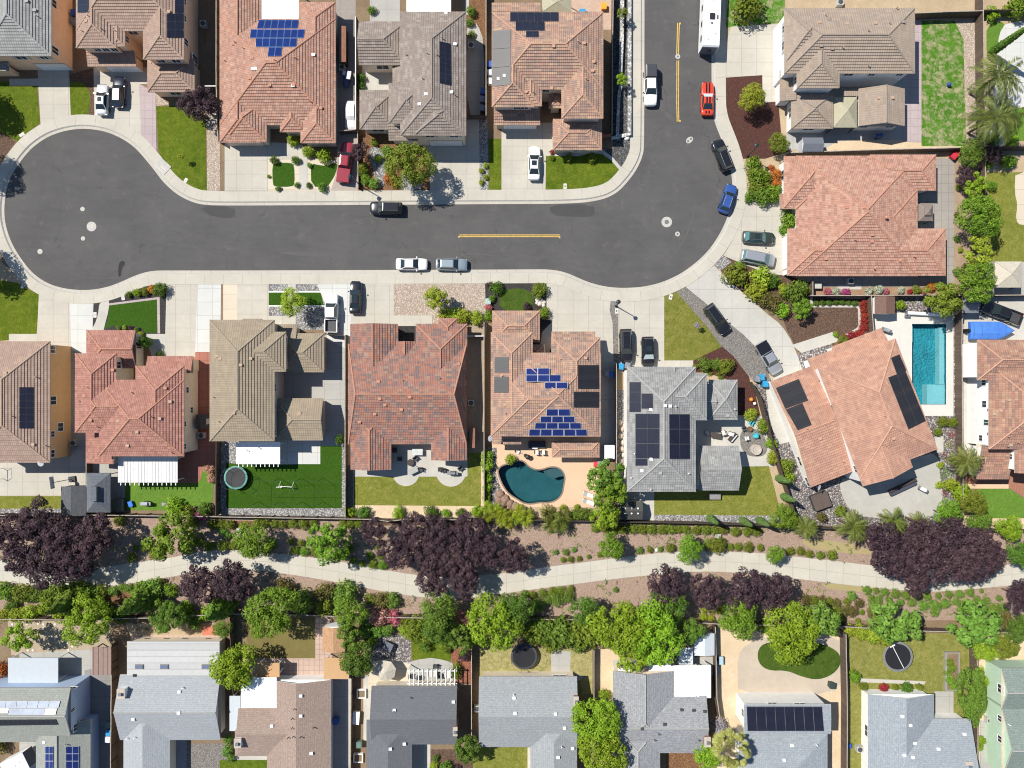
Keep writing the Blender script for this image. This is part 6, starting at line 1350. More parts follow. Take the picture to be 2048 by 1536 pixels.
def rowt(desc, group, kind, pts, mat, h=None, axis='left', **kw):
    pts = sorted(pts, key=(lambda p: p[0]) if axis == 'left' else (lambda p: p[1]))
    for i, p in enumerate(pts): tree(ORD[i]+' from the '+axis+' of the '+desc, kind, p[0], p[1], p[2], mat, h, group, **kw)
# --- purple plums
rowt('purple plum trees massed at the path\'s left end','purple plums','plum',[(18,1066,38),(75,1042,40),(128,1075,44),(188,1072,42),(48,1108,40),(92,1136,40),(158,1122,40)],L_PLUM,4.6)
rowt('two purple plums below the path near the conifers','purple plums','plum',[(400,1168,40),(466,1160,42)],L_PLUM,4.4)
rowt('purple plum trees massed over the path\'s middle','purple plums','plum',[(748,1063,27),(796,1104,36),(830,1066,37),(880,1070,38),(934,1068,40),(974,1104,35),(866,1118,38),(920,1124,38),(868,1162,33),(930,1164,31),(1028,1112,32)],L_PLUM,4.6)
rowt('four purple plums above the lime tree row','purple plums','plum',[(1334,1168,39),(1412,1182,36),(1492,1178,42),(1548,1186,38)],L_PLUM,4.4)
rowt('purple plum trees massed over the path\'s right end','purple plums','plum',[(1766,1082,38),(1782,1122,38),(1836,1086,44),(1900,1072,42),(1948,1088,40),(1980,1112,32),(1846,1132,44),(1912,1126,42),(1948,1134,34),(1830,1158,30)],L_PLUM,4.8)
tree('small purple plum cut by the right edge below the path','plum',2040,1192,32,L_PLUM,4); tree('purple plum tree at the front corner of the tan brown house','plum',399,208,36,L_PLUM,3.6); tree('small purple tree next to the maroon pickup bonnet','plum',719,303,18,L_PLUM,2.4)
tree('purple round bush left of the right hand lime lawn','plum',1931,356,21,L_PLUM,2); tree('small purple tree in the bed north of the lime lawn','plum',1988,311,17,L_PLUM,2); tree('small purple bush on the terracotta bark','plum',929,1310,13,L_PLUM,1.2)
# --- green trees along the greenbelt
for a in (('fresh green tree over the fence by the magenta bush','loose',342,1070,46,L_GRN,4.5),('fresh green tree right of the grey utility box above the path','round',507,1082,36,L_GRN,4),('fresh green tree between olive balls and purple plums','loose',660,1084,42,L_GRN,4.2),('bright green round tree under the peach pool deck','round',1222,1091,26,L_GRN,3.4),('bright green round tree over the path below the long gravel strip','round',1378,1099,27,L_GRN,3.4),('small bright green tree by the path near three cypresses','round',1550,1108,18,L_GRN,3),
 ('tall green tree beside the white loungers','loose',1212,952,36,L_MID,4.6),('leafy green tree behind the white loungers','loose',1220,985,36,L_GRN,4.6),('yellowish green tree beside the dark vented shed','loose',1210,1030,28,L_LIME,4),
 ('olive green tree in the front garden of the grey brown house','broad',819,331,46,L_OLV,5),('yellow green tree beside the open bed pickup','round',585,606,26,L_YEL,3.6),('yellow green young tree on the tan gravel','loose',872,597,23,L_YEL,3.2),('lime young tree on the maroon mulch','round',1505,195,26,L_YEL,3.2),('dark bush at the front corner of the tan tiled house','round',1556,286,20,L_OLV,2.4),
 ('small tree on the upper block wall','loose',1244,27,11,L_OLV,2.4),('small tree on the lower end of the block wall','loose',1244,160,12,L_LIME,2.4),
 ('broad green tree beside the lime lawn, largest of the row','broad',1958,432,42,L_GRN,4.6),('small lime tree over the fence beside the lime lawn','loose',1957,503,29,L_YEL,3.6),('green tree beside the beige garden canopy','broad',1954,566,38,L_GRN,4.4),('feathery olive tree over the fence above the rectangular pool','loose',1885,597,36,L_OLV,4),('green bush with the red toy under it','round',1940,309,26,L_MID,2.6),('lime bush below the purple round bush','loose',1949,372,24,L_LIME,2.6),
 ('bushy green tree at the lower right corner of the slate house yard','round',1568,1034,26,L_GRN,3.6),('bushy green tree right of the brushed patio','round',1893,1028,27,L_GRN,3.4),('green tree left of the lime turf','round',1948,1006,25,L_OLV,3.4),('green tree below the lime turf','round',1956,1045,23,L_MID,3),('lime bush beneath the right edge lawn','round',2019,1056,25,L_LIME,2.8),('dark green tree at the right end of the path','round',2042,1110,27,L_DKG,3.6)): tree(a[0],a[1],a[2],a[3],a[4],a[5],a[6])
# --- trees along the lower houses
for a in (('yellow green tree in the stepping stone yard','loose',40,1275,30,L_LIME,3.6),('large yellow green tree right of the leaning conifer','broad',176,1240,48,L_LIME,5),('bright lime tree between the skylit house and the white flat roof','round',468,1334,44,L_LIME,4.6),('large spreading green tree over the brown lawn','broad',545,1222,52,L_GRN,5.5),('light green tree above the tan shed','round',698,1224,32,L_GRN,4),('green tree right of the tan shed','loose',702,1274,26,L_MID,3.6),('round dark green tree between awning and umbrella','round',715,1320,33,L_DKG,3.8),
 ('tall green tree between the two pink bushes','round',877,1216,38,L_MID,4.6),('green tree behind the small lawn','round',878,1256,32,L_DKG,3.6),('green tree above the terracotta bark','loose',918,1277,28,L_MID,3.4),('big soft lime tree behind the trampoline','broad',986,1246,52,L_LIME,5),('dark green tree right of the soft lime tree','round',1032,1218,34,L_DKG,4.2),('dark green tree at the centre of the clipped hedge','round',1172,1222,30,L_DKG,4),
 ('huge lime tree over the white patio roofs, left half','broad',1244,1254,58,L_LIME,6),('huge lime tree over the white patio roofs, right half','broad',1308,1268,56,L_LIME,6.2),('dark green tree behind the huge lime trees','round',1335,1216,38,L_DKG,4.4),('lime tree drooping onto the speckled house','loose',1272,1308,36,L_LIME,4.6),('green tree between lime tree and metal shed','round',1382,1262,27,L_MID,3.4),('dark green tree behind the sandy strip','round',1477,1236,38,L_GRN,4.4),('broccoli shaped lime tree over the oval lawn','broad',1583,1263,56,L_LIME,5),('feathery green tree beside the broccoli shaped tree','loose',1640,1240,36,L_GREY,4.4),('feathery green tree behind the dark round trampoline','loose',1790,1246,44,L_GREY,4.8),('feathery green tree at the head of the meadow fence','loose',1948,1246,46,L_GREY,4.8),('dark green tree at the right edge below the path','round',2038,1256,26,L_DKG,3.4),('olive bush right of the meadow fence','round',2006,1293,26,L_OLV,2.8),('lime bush right of the meadow fence','round',1971,1299,24,L_LIME,2.6),
 ('tall lime tree between grey and speckled houses, upper crown','broad',1195,1440,48,L_LIME,5),('tall lime tree between grey and speckled houses, lower crown','broad',1202,1500,50,L_LIME,5),('round green bush in front of the speckled house chimney','round',1412,1509,26,L_LIME,3),('dark green tree at the corner of the dark grey house','loose',934,1498,27,L_DKG,3.4),('dark leafy bush between conifers and brick patio','broad',334,1232,34,L_MID,3.4),('green bush at the left of the rear fence gap','round',446,1258,18,L_MID,2.4)): tree(a[0],a[1],a[2],a[3],a[4],a[5],a[6])
tree('long narrow green tree along the meadow fence','broad',1944,1388,30,L_MID,3.2,sx=.9,sy=2.0); tree('bare pale sapling on the sparse front lawn','loose',1394,650,6,L_LAV,1.8); tree('tiny sapling on the lawn by the plum tree','loose',362,314,6,L_YEL,1.6)
tree('tree beyond the left edge shading the lawn above the turning circle','round',-112,172,44,L_DKG,6); tree('tree at the left edge shading the kerb below the turning circle','round',-106,508,46,L_DKG,6); tree('tree at the left edge shading the kerb above the turning circle','round',-106,294,40,L_DKG,6)
conifer('leaning conifer at the lower left, left of the yellow green tree',170,1188,24,9); conifer('leaning conifer right of the yellow green tree',302,1188,25,9); conifer('leaning conifer below the two purple plums',452,1206,24,7)
for lab, x, y in (('cypress at the left end of the long gravel strip',1416,1034),('cypress in the middle of the long gravel strip',1481,1038),('cypress at the right end of the long gravel strip',1514,1038),('cypress on the slanting fence, upper of two',1553,955),('cypress on the slanting fence, lower of two',1563,991)): conifer(lab,x,y,7.5,5.2,L_CYP,CYPM,'clipped cypresses','cypress_tree','cypress')
conifer('tall dark cypress pointing at the top right patio',1975,110,9,10,L_DKG,CYPM,None,'cypress_tree','cypress')
for lab, x, y, r, h in (('queen palm at the top right fence, upper of two',1996,152,62,6.5),('queen palm at the top right fence, lower of two',1992,235,64,6.5),('palm left of the hot tub cover path',1612,1056,30,4),('palm below the left of the brushed patio',1706,1052,40,4.6),('palm below the middle of the brushed patio',1788,1040,34,4.2),('small palm below the right of the brushed patio',1838,1044,26,3.6),('palm leaning over the fence by the white walled house',1932,922,40,5)): palm(lab,x,y,r,h,mat=L_PALMD if h > 6 else None)
palm('fan palm between the speckled house and the solar roof',1462,1496,38,5,fan=True)
for lab, x, y, r in (('yellow bamboo clump at the left end of the peach deck',982,1022,26),('yellow bamboo clump below the boulders',1012,1036,26),('yellow bamboo clump under the freeform pool',1044,1032,28),('feathery bamboo below the middle of the freeform pool',1110,1036,38)): bamboo(lab,x,y,r,L_YEL if r < 30 else L_PALM)
# --- rows of shrubs
GB = 'shrubs of the greenbelt'
row('olive hedge balls under the long gravel strip',GB,[(1190,1055,10),(1208,1056,10),(1226,1058,10),(1245,1058,11),(1265,1058,11),(1284,1058,11),(1302,1058,11),(1324,1058,11),(1342,1058,11),(1357,1058,9),(1370,1058,10),(1392,1059,11),(1411,1059,11),(1428,1060,10),(1446,1060,10),(1470,1062,11),(1494,1062,11),(1513,1063,10)],L_OLV,ball=True)
row('olive hedge balls behind the turf yard',GB,[(517,1046,10),(532,1046,10),(550,1047,10),(567,1048,10),(587,1047,11),(608,1048,11),(627,1046,9),(687,1047,10),(702,1048,10),(718,1048,10)],L_OLV,ball=True)
row('olive balls behind the white gravel strip',GB,[(388,1042,14),(427,1048,12),(444,1048,11),(460,1048,11),(240,1042,13)],L_OLV,ball=True)
row('scattered round shrubs above the path\'s left third',GB,[(265,1114,11),(292,1093,11),(272,1095,7),(448,1090,13),(446,1062,9),(456,1070,8),(470,1090,12)],[L_OLV,L_GREY],ball=True)
row('round shrubs above the path left of the purple plums',GB,[(583,1082,8),(603,1085,8),(591,1099,10),(609,1103,10),(630,1105,9),(622,1062,7),(620,1085,7),(753,1090,7),(760,1112,8),(740,1110,8),(724,1127,8),(706,1121,8),(746,1128,11),(765,1130,10)],[L_OLV,L_GRN],ball=True)
row('round shrubs above the path, right of purple plums',GB,[(1111,1104,6),(1131,1104,7),(1147,1099,6),(1126,1119,6),(1141,1118,7),(1158,1117,6),(1177,1113,5),(1199,1109,6),(1279,1100,8),(1299,1099,7),(1320,1098,6),(1340,1095,11)],[L_GREY,L_OLV],ball=True)
row('tidy round shrubs lining the path near the cypresses',GB,[(1416,1088,11),(1434,1089,19),(1460,1093,8),(1476,1093,9),(1496,1094,11),(1520,1095,8),(1580,1102,9),(1600,1102,9),(1618,1107,9),(1640,1110,9),(1663,1110,11)],L_OLV,ball=True)
row('first tidy shrub line under the path at lower right',GB,[(1733,1180,9),(1751,1181,7),(1768,1184,9),(1790,1187,10),(1811,1189,10),(1832,1192,8),(1853,1193,9),(1876,1191,7),(1896,1188,9),(1918,1188,9),(1939,1184,9),(1962,1181,5)],L_GREY,ball=True)
row('second tidy shrub line under the path at lower right',GB,[(1703,1191,10),(1742,1196,8),(1756,1199,9),(1777,1199,7),(1800,1204,8),(1822,1205,9),(1845,1211,11),(1868,1212,14),(1889,1206,11),(1911,1203,8),(1932,1203,8),(1953,1200,9),(1972,1201,8),(1997,1196,7)],L_GREY,ball=True)
row('third tidy shrub line under the path at lower right',GB,[(1748,1213,12),(1868,1226,8),(1926,1215,13),(1966,1219,9),(1986,1217,13),(2006,1214,10)],L_GREY,ball=True)
row('olive brown shrubs between purple plum and broccoli shaped tree',GB,[(1611,1199,12),(1626,1200,11),(1643,1202,12),(1657,1203,10),(1671,1207,11),(1671,1221,11),(1686,1222,12),(1703,1222,12),(1693,1203,8),(1718,1206,10),(1723,1224,6),(1745,1226,12),(1715,1241,6),(1753,1238,8),(2008,1238,17)],[L_BROWN,L_OLV],ball=True)
row('low shrubs under the path above the clipped hedge',GB,[(1049,1188,9),(1065,1189,9),(1085,1186,10),(1105,1183,11),(1121,1181,10),(1141,1177,8),(1114,1199,14),(1136,1193,13),(1096,1199,9),(1074,1210,17),(1231,1179,6)],[L_GREY,L_OLV],ball=True)
row('yellowish shrubs beneath the four purple plums',GB,[(1410,1214,11),(1424,1217,12),(1438,1217,10),(1406,1233,9),(1421,1236,8)],L_YEL)
row('olive shrubs under the path left of pink bushes',GB,[(570,1176,21),(650,1184,21),(692,1184,25),(648,1211,20),(605,1204,26),(742,1198,13),(763,1200,18),(786,1200,16)],[L_BROWN,L_GREY,L_OLV])
row('leafy shrubs under the path at lower left',GB,[(12,1182,19),(48,1185,21),(76,1190,17),(25,1211,13),(60,1193,12),(105,1187,21),(140,1185,25),(180,1188,22),(205,1182,14)],[L_GRN,L_MID,L_OLV])
row('small grey green shrubs left of the two purple plums',GB,[(228,1181,10),(245,1174,8),(259,1176,10),(280,1176,13),(308,1177,23),(342,1180,15)],[L_GREY,L_GRN])
row('lime bushes along the rear fence at lower left',GB,[(12,1227,16),(38,1228,18),(64,1225,17),(120,1230,14)],L_YEL)
row('clipped green bushes of the hedge behind the dry lawn',GB,[(1069,1262,28),(1093,1260,30),(1122,1262,32),(1146,1266,27),(1175,1262,32),(1100,1284,20),(1158,1284,20)],[L_OLV,L_MID])
row('bushy climbers between pink bushes and small lawn',GB,[(832,1247,19),(830,1266,20),(857,1272,18),(812,1242,12)],L_OLV)
row('pink flowering bushes behind the umbrella patio',GB,[(757,1232,21),(788,1234,16),(925,1240,22)],[L_PINKM,L_PINK,L_PINKM])
row('twisty juniper bushes above the umbrella patio',GB,[(727,1262,15),(755,1262,13),(776,1260,13)],L_GREY,tall=1.3)
row('lime bushes of the hedge left of the round trampoline',GB,[(1698,1260,13),(1719,1262,16),(1745,1268,18),(1771,1272,19)],L_YEL)
# gardens
FG = 'plants of the front gardens'
row('garden shrubs around the grey brown house tree',FG,[(726,339,13),(732,360,12),(748,367,12),(777,304,15),(749,285,8),(757,318,9)],[L_OLV,L_GRN,L_GREY]); shrub('orange flowering shrub under the front garden tree',781,356,14,L_ORG,FG); shrub('second orange flowering shrub between its neighbour and the kerb',790,368,9,L_ORG,FG)
row('little shrubs on the gravel beside the driveway',FG,[(971,332,6),(963,342,6),(971,355,6),(963,365,6)],L_YEL,'top')
row('shrubs framing the two square turf beds',FG,[(617,305,12),(649,312,16),(587,283,12),(549,321,9),(592,321,9),(557,378,6),(645,375,10),(594,370,6),(618,371,6),(538,353,4)],[L_LIME,L_DKG,L_MID]); shrub('pale clipped bush at the paving slabs',619,331,6,L_GREY,FG)
shrub('red flower beside the corner house driveway',1104,305,5,L_RED,FG); row('small shrubs under the corner house window',FG,[(1104,316,6),(1136,316,9),(1184,317,10)],L_OLV)
shrub('wide dark olive hedge by the caravan',1494,12,34,L_OLV,FG); 
row('shrubs in the bed left of the pale red house',FG,[(1506,328,16),(1519,356,21),(1512,376,17),(1496,397,10),(1510,386,16),(1526,394,18),(1546,388,18),(1530,372,14),(1504,348,12)],[L_MID,L_OLV,L_GRN]); row('orange flowering shrubs at the pale red house wall',FG,[(1552,350,13),(1551,368,12),(1542,336,7)],L_ORG,'top')
shrub('pink flowers at the white arch',1573,419,6,L_PINK,FG); row('green bushes by the dark green car',FG,[(1578,441,20),(1568,460,12)],L_GRN,'top')
row('shrubs below the silver minivan along the long drive',FG,[(1479,534,12),(1471,551,25),(1504,558,15),(1521,556,23),(1511,582,22),(1529,598,17),(1543,562,16),(1566,579,13),(1591,584,25),(1546,606,18),(1563,619,17),(1490,560,12)],[L_OLV,L_GRN,L_BROWN,L_BROWN,L_YEL,L_YEL,L_BROWN,L_DKG,L_BROWN,L_LIME,L_YEL,L_MID][0:12])
shrub('yellow shrub at the pale gate fence',1613,581,9,L_YEL,FG); tree('young green tree on the brown mulch beside the long drive','loose',1604,619,20,L_GRN,2.4); shrub('small shrub at the walkway of the turned house',1671,669,6,L_LIME,FG)
row('little green bushes along the brown mulch lawn',FG,[(1632,607,6),(1644,606,6),(1657,606,6),(1671,605,6),(1683,605,6),(1696,606,5),(1708,607,6)],L_DKG)
row('red flowering shrubs left of the short fence',FG,[(1727,608,8),(1727,620,8),(1728,632,8),(1727,643,8),(1727,654,9)],L_RED,'top'); row('red flowering shrubs along the walkway bed',FG,[(1717,667,9),(1703,671,9),(1690,676,8)],L_RED); shrub('green spreading shrub at the walkway bed end',1686,682,12,L_OLV,FG)
for lab, x, y, r, m in (('pink rose at the left of the rose bed',1655,583,8,L_PINK),('white rose between pink and magenta roses',1672,584,9,L_WHT),('magenta rose in the rose bed',1691,585,9,L_MAG),('white rose at the middle of the rose bed',1737,583,9,L_WHT),('taller white rose at the middle of the rose bed',1757,580,10,L_WHT),('pink rose right of the taller white rose',1771,583,7,L_PINK),('pale green rose in the rose bed',1801,581,8,L_WHT),('red spiky plant in the rose bed',1819,584,6,L_RED),('green rose bush in the rose bed',1832,580,9,L_OLV),('pink rose left of the coral rose',1846,582,7,L_PINK),('coral rose at the right of the rose bed',1861,575,10,L_ORG)): shrub(lab,x,y,r,m,'roses along the fence',name='rose_bush',cat='rose bush')
shrub('green bush beside the brown roofed shed',1799,611,11,L_LIME,FG,tall=1.4); shrub('dark red grass plant on pool side gravel',1827,602,10,L_BROWN,FG,spike=True)
shrub('clipped ball left of the deep green lawn',993,576,14,L_DKG,FG,ball=True); shrub('clipped ball right of the deep green lawn',1078,581,17,L_OLV,FG,ball=True); row('flowers left of the deep green lawn',FG,[(980,571,8),(984,598,8),(977,615,8),(977,632,11)],[L_PLUM,L_MID,L_PINK,L_GRN],'top'); shrub('red grass plant by the white stones',1075,613,10,L_BROWN,FG,spike=True); shrub('purple low shrub at the deep green lawn',1054,614,9,L_PLUM,FG); shrub('green shrub beside the white stones',1088,626,12,L_OLV,FG)
row('clipped lime hedge clumps before the blend tiled house',FG,[(890,631,16),(908,630,16),(927,632,16),(954,636,15)],L_YEL)
row('shrubs on the red mulch of the slate house',FG,[(1409,729,15),(1432,729,13),(1450,732,17),(1390,733,6),(1420,747,5),(1437,748,5),(1441,756,5)],[L_OLV,L_MID])
row('bedding plants along the curved turf tip',FG,[(258,589,7),(275,585,9),(291,583,9),(305,579,9),(321,579,15)],[L_MID,L_LIME,L_OLV,L_ORG,L_DKG]); shrub('dark columnar shrub at the crimson house front',292,684,12,L_DKG,FG,tall=2.2); shrub('round clipped bush at the crimson house drive',320,709,8,L_DKG,FG,ball=True); row('small succulents in the crimson house planter',FG,[(238,656,5),(250,655,5),(262,656,5),(274,660,6),(283,668,6)],[L_MID,L_YEL,L_PLUM])
# back yards
BY = 'plants of the back yards'
row('pink flowering shrubs beside the red patio',BY,[(420,938,11),(424,956,10)],L_PINKM,'top'); row('bushes behind the lime turf',BY,[(350,1014,20),(376,1024,15),(410,1018,15)],[L_LIME,L_OLV,L_DKG]); shrub('magenta bush at the rear fence',402,1031,12,L_MAG,BY)
row('shrubs in the sandy strip of the blend tiled house',BY,[(699,1024,12),(727,1025,14),(797,1025,14),(862,1025,15),(892,1026,9),(922,1026,11),(954,1023,13)],[L_LIME,L_DKG,L_LIME,L_DKG]); row('climbers on the fence left of the freeform pool',BY,[(974,912,13),(974,932,15),(976,955,11),(975,975,11),(973,992,10)],L_LIME,'top')
row('yellow balls below the freeform pool',BY,[(1126,1016,8),(1153,1014,7)],L_YEL,ball=True); shrub('green clump at the pool deck corner',1021,918,11,L_LIME,BY); row('shrubs at the peach deck rear fence',BY,[(1148,1030,12),(1166,1028,14),(1182,1030,11)],L_MID); shrub('dark clipped bush at the olive house concrete',680,879,11,L_DKG,BY,ball=True,tall=1.4)
row('clumps on the slanting fence bed',BY,[(1501,830,14),(1526,852,15),(1542,886,12),(1545,915,14),(1573,932,16),(1577,956,14)],[L_YEL,L_OLV,L_LIME],'top')
row('olive balls by the pool of the turned house',BY,[(1885,843,12),(1904,845,11),(1875,864,9)],L_OLV,ball=True); row('red spiky plants at the turned house gravel',BY,[(1907,870,12),(1890,909,8),(1892,987,10)],L_RED,'top',spike=True); shrub('striped spiky plant at the turned house gravel',1902,890,14,L_FAN,BY,spike=True); shrub('grey agave at the turned house gravel',1897,948,18,L_GREY,BY,spike=True); row('lime plants right of the brushed patio',BY,[(1880,930,7),(1878,970,8),(1898,968,14)],L_YEL,'top'); shrub('lime bush left of the lime turf tree',1922,985,20,L_LIME,BY); shrub('small red leaved tree by the hot tub cover',1642,1034,10,L_BROWN,BY,tall=1.6); shrub('bare bush at brushed patio edge',1680,1022,12,L_OLV,BY)
row('bushes right of the grey brown house',BY,[(744,21,9),(942,24,11),(939,46,9),(943,70,8)],L_MID); row('dark leafy clumps on the fence by the courtyard',BY,[(722,156,10),(721,172,10),(718,188,8)],L_DKG,'top')
row('bushes at the top right corner garden',BY,[(2036,15,24),(1983,29,15),(2016,22,13),(2016,325,15),(1976,330,9),(1981,372,11),(1984,280,14),(2024,282,13)],[L_LIME,L_GRN]); row('plants in the narrow bed beside the lime lawn',BY,[(1916,375,6),(1931,539,11),(1915,544,10),(1913,430,6),(1912,478,7),(1920,500,6)],[L_YEL,L_BROWN,L_GREY],'top')
row('flowers under the white walled house windows',BY,[(1766,1376,10),(1813,1376,13),(1790,1374,7),(1726,1372,9),(1838,1374,8)],[L_OLV,L_RED,L_OLV,L_DKG]); shrub('leafy bush on the meadow fence',1708,1352,13,L_GRN,BY); shrub('tall oval clipped shrub beside the pergola',913,1341,11,L_GRN,BY,sy=1.7,ball=True); shrub('grey lilac bush beside the fan palm',1436,1450,17,L_LAV,BY); row('slender bushes beside the skylit house drive',BY,[(457,1478,10),(455,1500,12),(462,1515,9)],L_GREY,'top'); row('plants in the front bed of the dark grey house',BY,[(872,1515,7),(893,1532,12),(916,1533,6),(868,1530,9)],[L_YEL,L_DKG,L_MID,L_PLUM]); row('vegetables in the long raised bed',BY,[(1898,1324,9),(1902,1336,9),(1898,1358,10),(1904,1370,9),(1892,1345,7)],L_GRN,'top'); row('plants along the white wall of the pale green house',BY,[(1966,1362,12),(1960,1340,8),(1962,1480,9),(1958,1494,8)],L_LIME,'top'); shrub('orange bush at the lower left edge',3,1338,16,L_ORG,BY); shrub('red and green bush at the bottom left corner',2,1490,16,L_BROWN,BY); shrub('leafy shrub on the lot line by the sandy yard',1208,1388,12,L_LIME,BY)
row('weeds beside the speckled house path',BY,[(1188,1402,8),(1196,1412,9)],L_LIME)
row('filler bushes along the fence behind the umbrella patio',GB,[(735,1240,16),(742,1282,14),(812,1262,15),(848,1290,14),(890,1292,14),(905,1252,16),(945,1278,16)],[L_MID,L_OLV,L_LIME])
row('leafy bushes along the fence by the oval lawn trees',GB,[(1528,1250,16),(1620,1262,15),(1662,1250,16),(1676,1238,12)],[L_MID,L_LIME])
row('leafy bushes among the conifers at lower left',GB,[(95,1212,18),(215,1222,18),(245,1232,16),(268,1212,15),(372,1218,18),(390,1240,18),(415,1226,16)],[L_LIME,L_GRN,L_MID])
row('shrubs beneath the fresh green trees above the path',GB,[(310,1108,12),(372,1096,14),(398,1084,12),(420,1092,11),(532,1100,12),(546,1088,10),(688,1108,12),(700,1098,10)],[L_OLV,L_GRN])
# ================================================================== POOLS
def water(name, tint):
    t = NT(name); p = t.pos(); tr = t.n('ShaderNodeBsdfTransparent'); tr.inputs[0].default_value = tint + (1,); gl = t.n('ShaderNodeBsdfGlossy'); gl.inputs['Roughness'].default_value = .05
    n = t.n('ShaderNodeTexNoise'); n.inputs['Scale'].default_value = 2.2; n.inputs['Detail'].default_value = 3; t.l(p, n.inputs['Vector'])
    b = t.n('ShaderNodeBump'); b.inputs['Strength'].default_value = .35; b.inputs['Distance'].default_value = .12; t.l(n.outputs['Fac'], b.inputs['Height']); t.l(b.outputs['Normal'], gl.inputs['Normal'])
    f = t.n('ShaderNodeFresnel'); f.inputs[0].default_value = 1.33; t.l(b.outputs['Normal'], f.inputs['Normal'])
    m = t.n('ShaderNodeMixShader'); t.l(f.outputs[0], m.inputs[0]); t.l(tr.outputs[0], m.inputs[1]); t.l(gl.outputs[0], m.inputs[2]); t.l(m.outputs[0], t.t.nodes['Material Output'].inputs['Surface']); return t.mat
def plaster(name, c, rip):
    t = NT(name); p = t.pos(); w = t.n('ShaderNodeTexNoise'); w.inputs['Scale'].default_value = 1.2; t.l(p, w.inputs['Vector'])
    a = t.n('ShaderNodeVectorMath', operation='MULTIPLY_ADD'); t.l(w.outputs['Color'], a.inputs[0]); a.inputs[1].default_value = (.9,.9,0); t.l(p, a.inputs[2])
    v = t.n('ShaderNodeTexVoronoi', feature='SMOOTH_F1'); v.inputs['Scale'].default_value = 3.2; t.l(a.outputs[0], v.inputs['Vector'])
    return t.finish(t.mix(t.noise(p, .5, 4), sc(c, .85), sc(c, 1.12)), .9, bump=v.outputs['Distance'], bstr=rip, bdist=1.0, spec=.1)
def pool(lab, pts, depth, floor, tint, steps=(), coping=None, name='swimming_pool'):
    A = [Vector((*W(*p), 0)) for p in pts]; c = sum(A, Vector())/len(A); o = empty(name, (c.x, c.y, G0), 0, lab, 'swimming pool'); Q = [(p.x-c.x, p.y-c.y) for p in A]
    m = MB(); m.prism(Q, 0, -depth, 0, False); n = len(Q)
    for i in range(n): a, b = Q[i], Q[(i+1)%n]; m.face([(*a,-depth),(*b,-depth),(*b,.035),(*a,.035)], None, 0)
    m.build('basin', floor, o)
    m = MB(); m.prism(Q, 0, -.07, 0, False); m.build('water', water(lab[:12]+' water', tint), o)
    for st, z in steps:
        m = MB(); m.prism([(W(*p)[0]-c.x, W(*p)[1]-c.y) for p in st], -depth, -z, 0); m.build('shelf', floor if coping is None else coping[0], o)
    ar = sum(Q[i][0]*Q[(i+1)%n][1]-Q[(i+1)%n][0]*Q[i][1] for i in range(n)); s = 1 if ar > 0 else -1
    m = MB(); out = []
    for i in range(n):
        d = Vector((Q[(i+1)%n][0]-Q[i-1][0], Q[(i+1)%n][1]-Q[i-1][1], 0)).normalized(); out.append((Q[i][0]+d.y*s*.22, Q[i][1]-d.x*s*.22))
    for i in range(n):
        j = (i+1)%n; m.face([(*Q[i],.05),(*Q[j],.05),(*out[j],.05),(*out[i],.05)][::s]); m.face([(*out[i],.05),(*out[j],.05),(*out[j],-.02),(*out[i],-.02)]); m.face([(*Q[i],.05),(*Q[j],.05),(*Q[j],-.1),(*Q[i],-.1)])
    m.build('coping', coping[1] if coping else PEACH, o); return o
pool('freeform teal pool in the peach deck', POOL1, 1.5, plaster('slate pool plaster', (.05,.125,.14), .1), (.58,.80,.83), [([(1086,940),(1099,935.5),(1113,935.5),(1123,941),(1128,953),(1118,954),(1108,958),(1096,952),(1088,945)], .35)], (plain('dark pool shelf',(.10,.13,.14),.8), plain('dark pool coping',(.20,.15,.115),.8)))
pool('long rectangular turquoise pool beside the turned house', POOL2, 1.5, plaster('turquoise plaster', (.055,.25,.29), .45), (.62,.90,.95), [([(1855,769),(1890.5,769),(1890.5,808.5),(1855,808.5)], .25), ([(1881,655),(1890.5,655),(1890.5,768.5),(1881,768.5)], .4), ([(1823.5,652),(1827,652),(1827,684),(1823.5,684)], .3)], (plain('pale pool shelf',(.36,.47,.48),.8), plain('pale pool coping',(.56,.55,.50),.8)))
p = W(1856, 722); mb = MB(); hp = smooth_open([(1826,724),(1838,720),(1850,710),(1855,702),(1848,698),(1843,704),(1848,712),(1858,712),(1868,708),(1876,700)], 2); hq = [Vector((*W(*q), G0-.04)) for q in hp]
for a, b in zip(hq, hq[1:]): mb.tube(a, b, .025, 5)
tag(mb.build('pool_hose', BLACK), 'dark cleaner hose looping in the rectangular pool', 'hose')
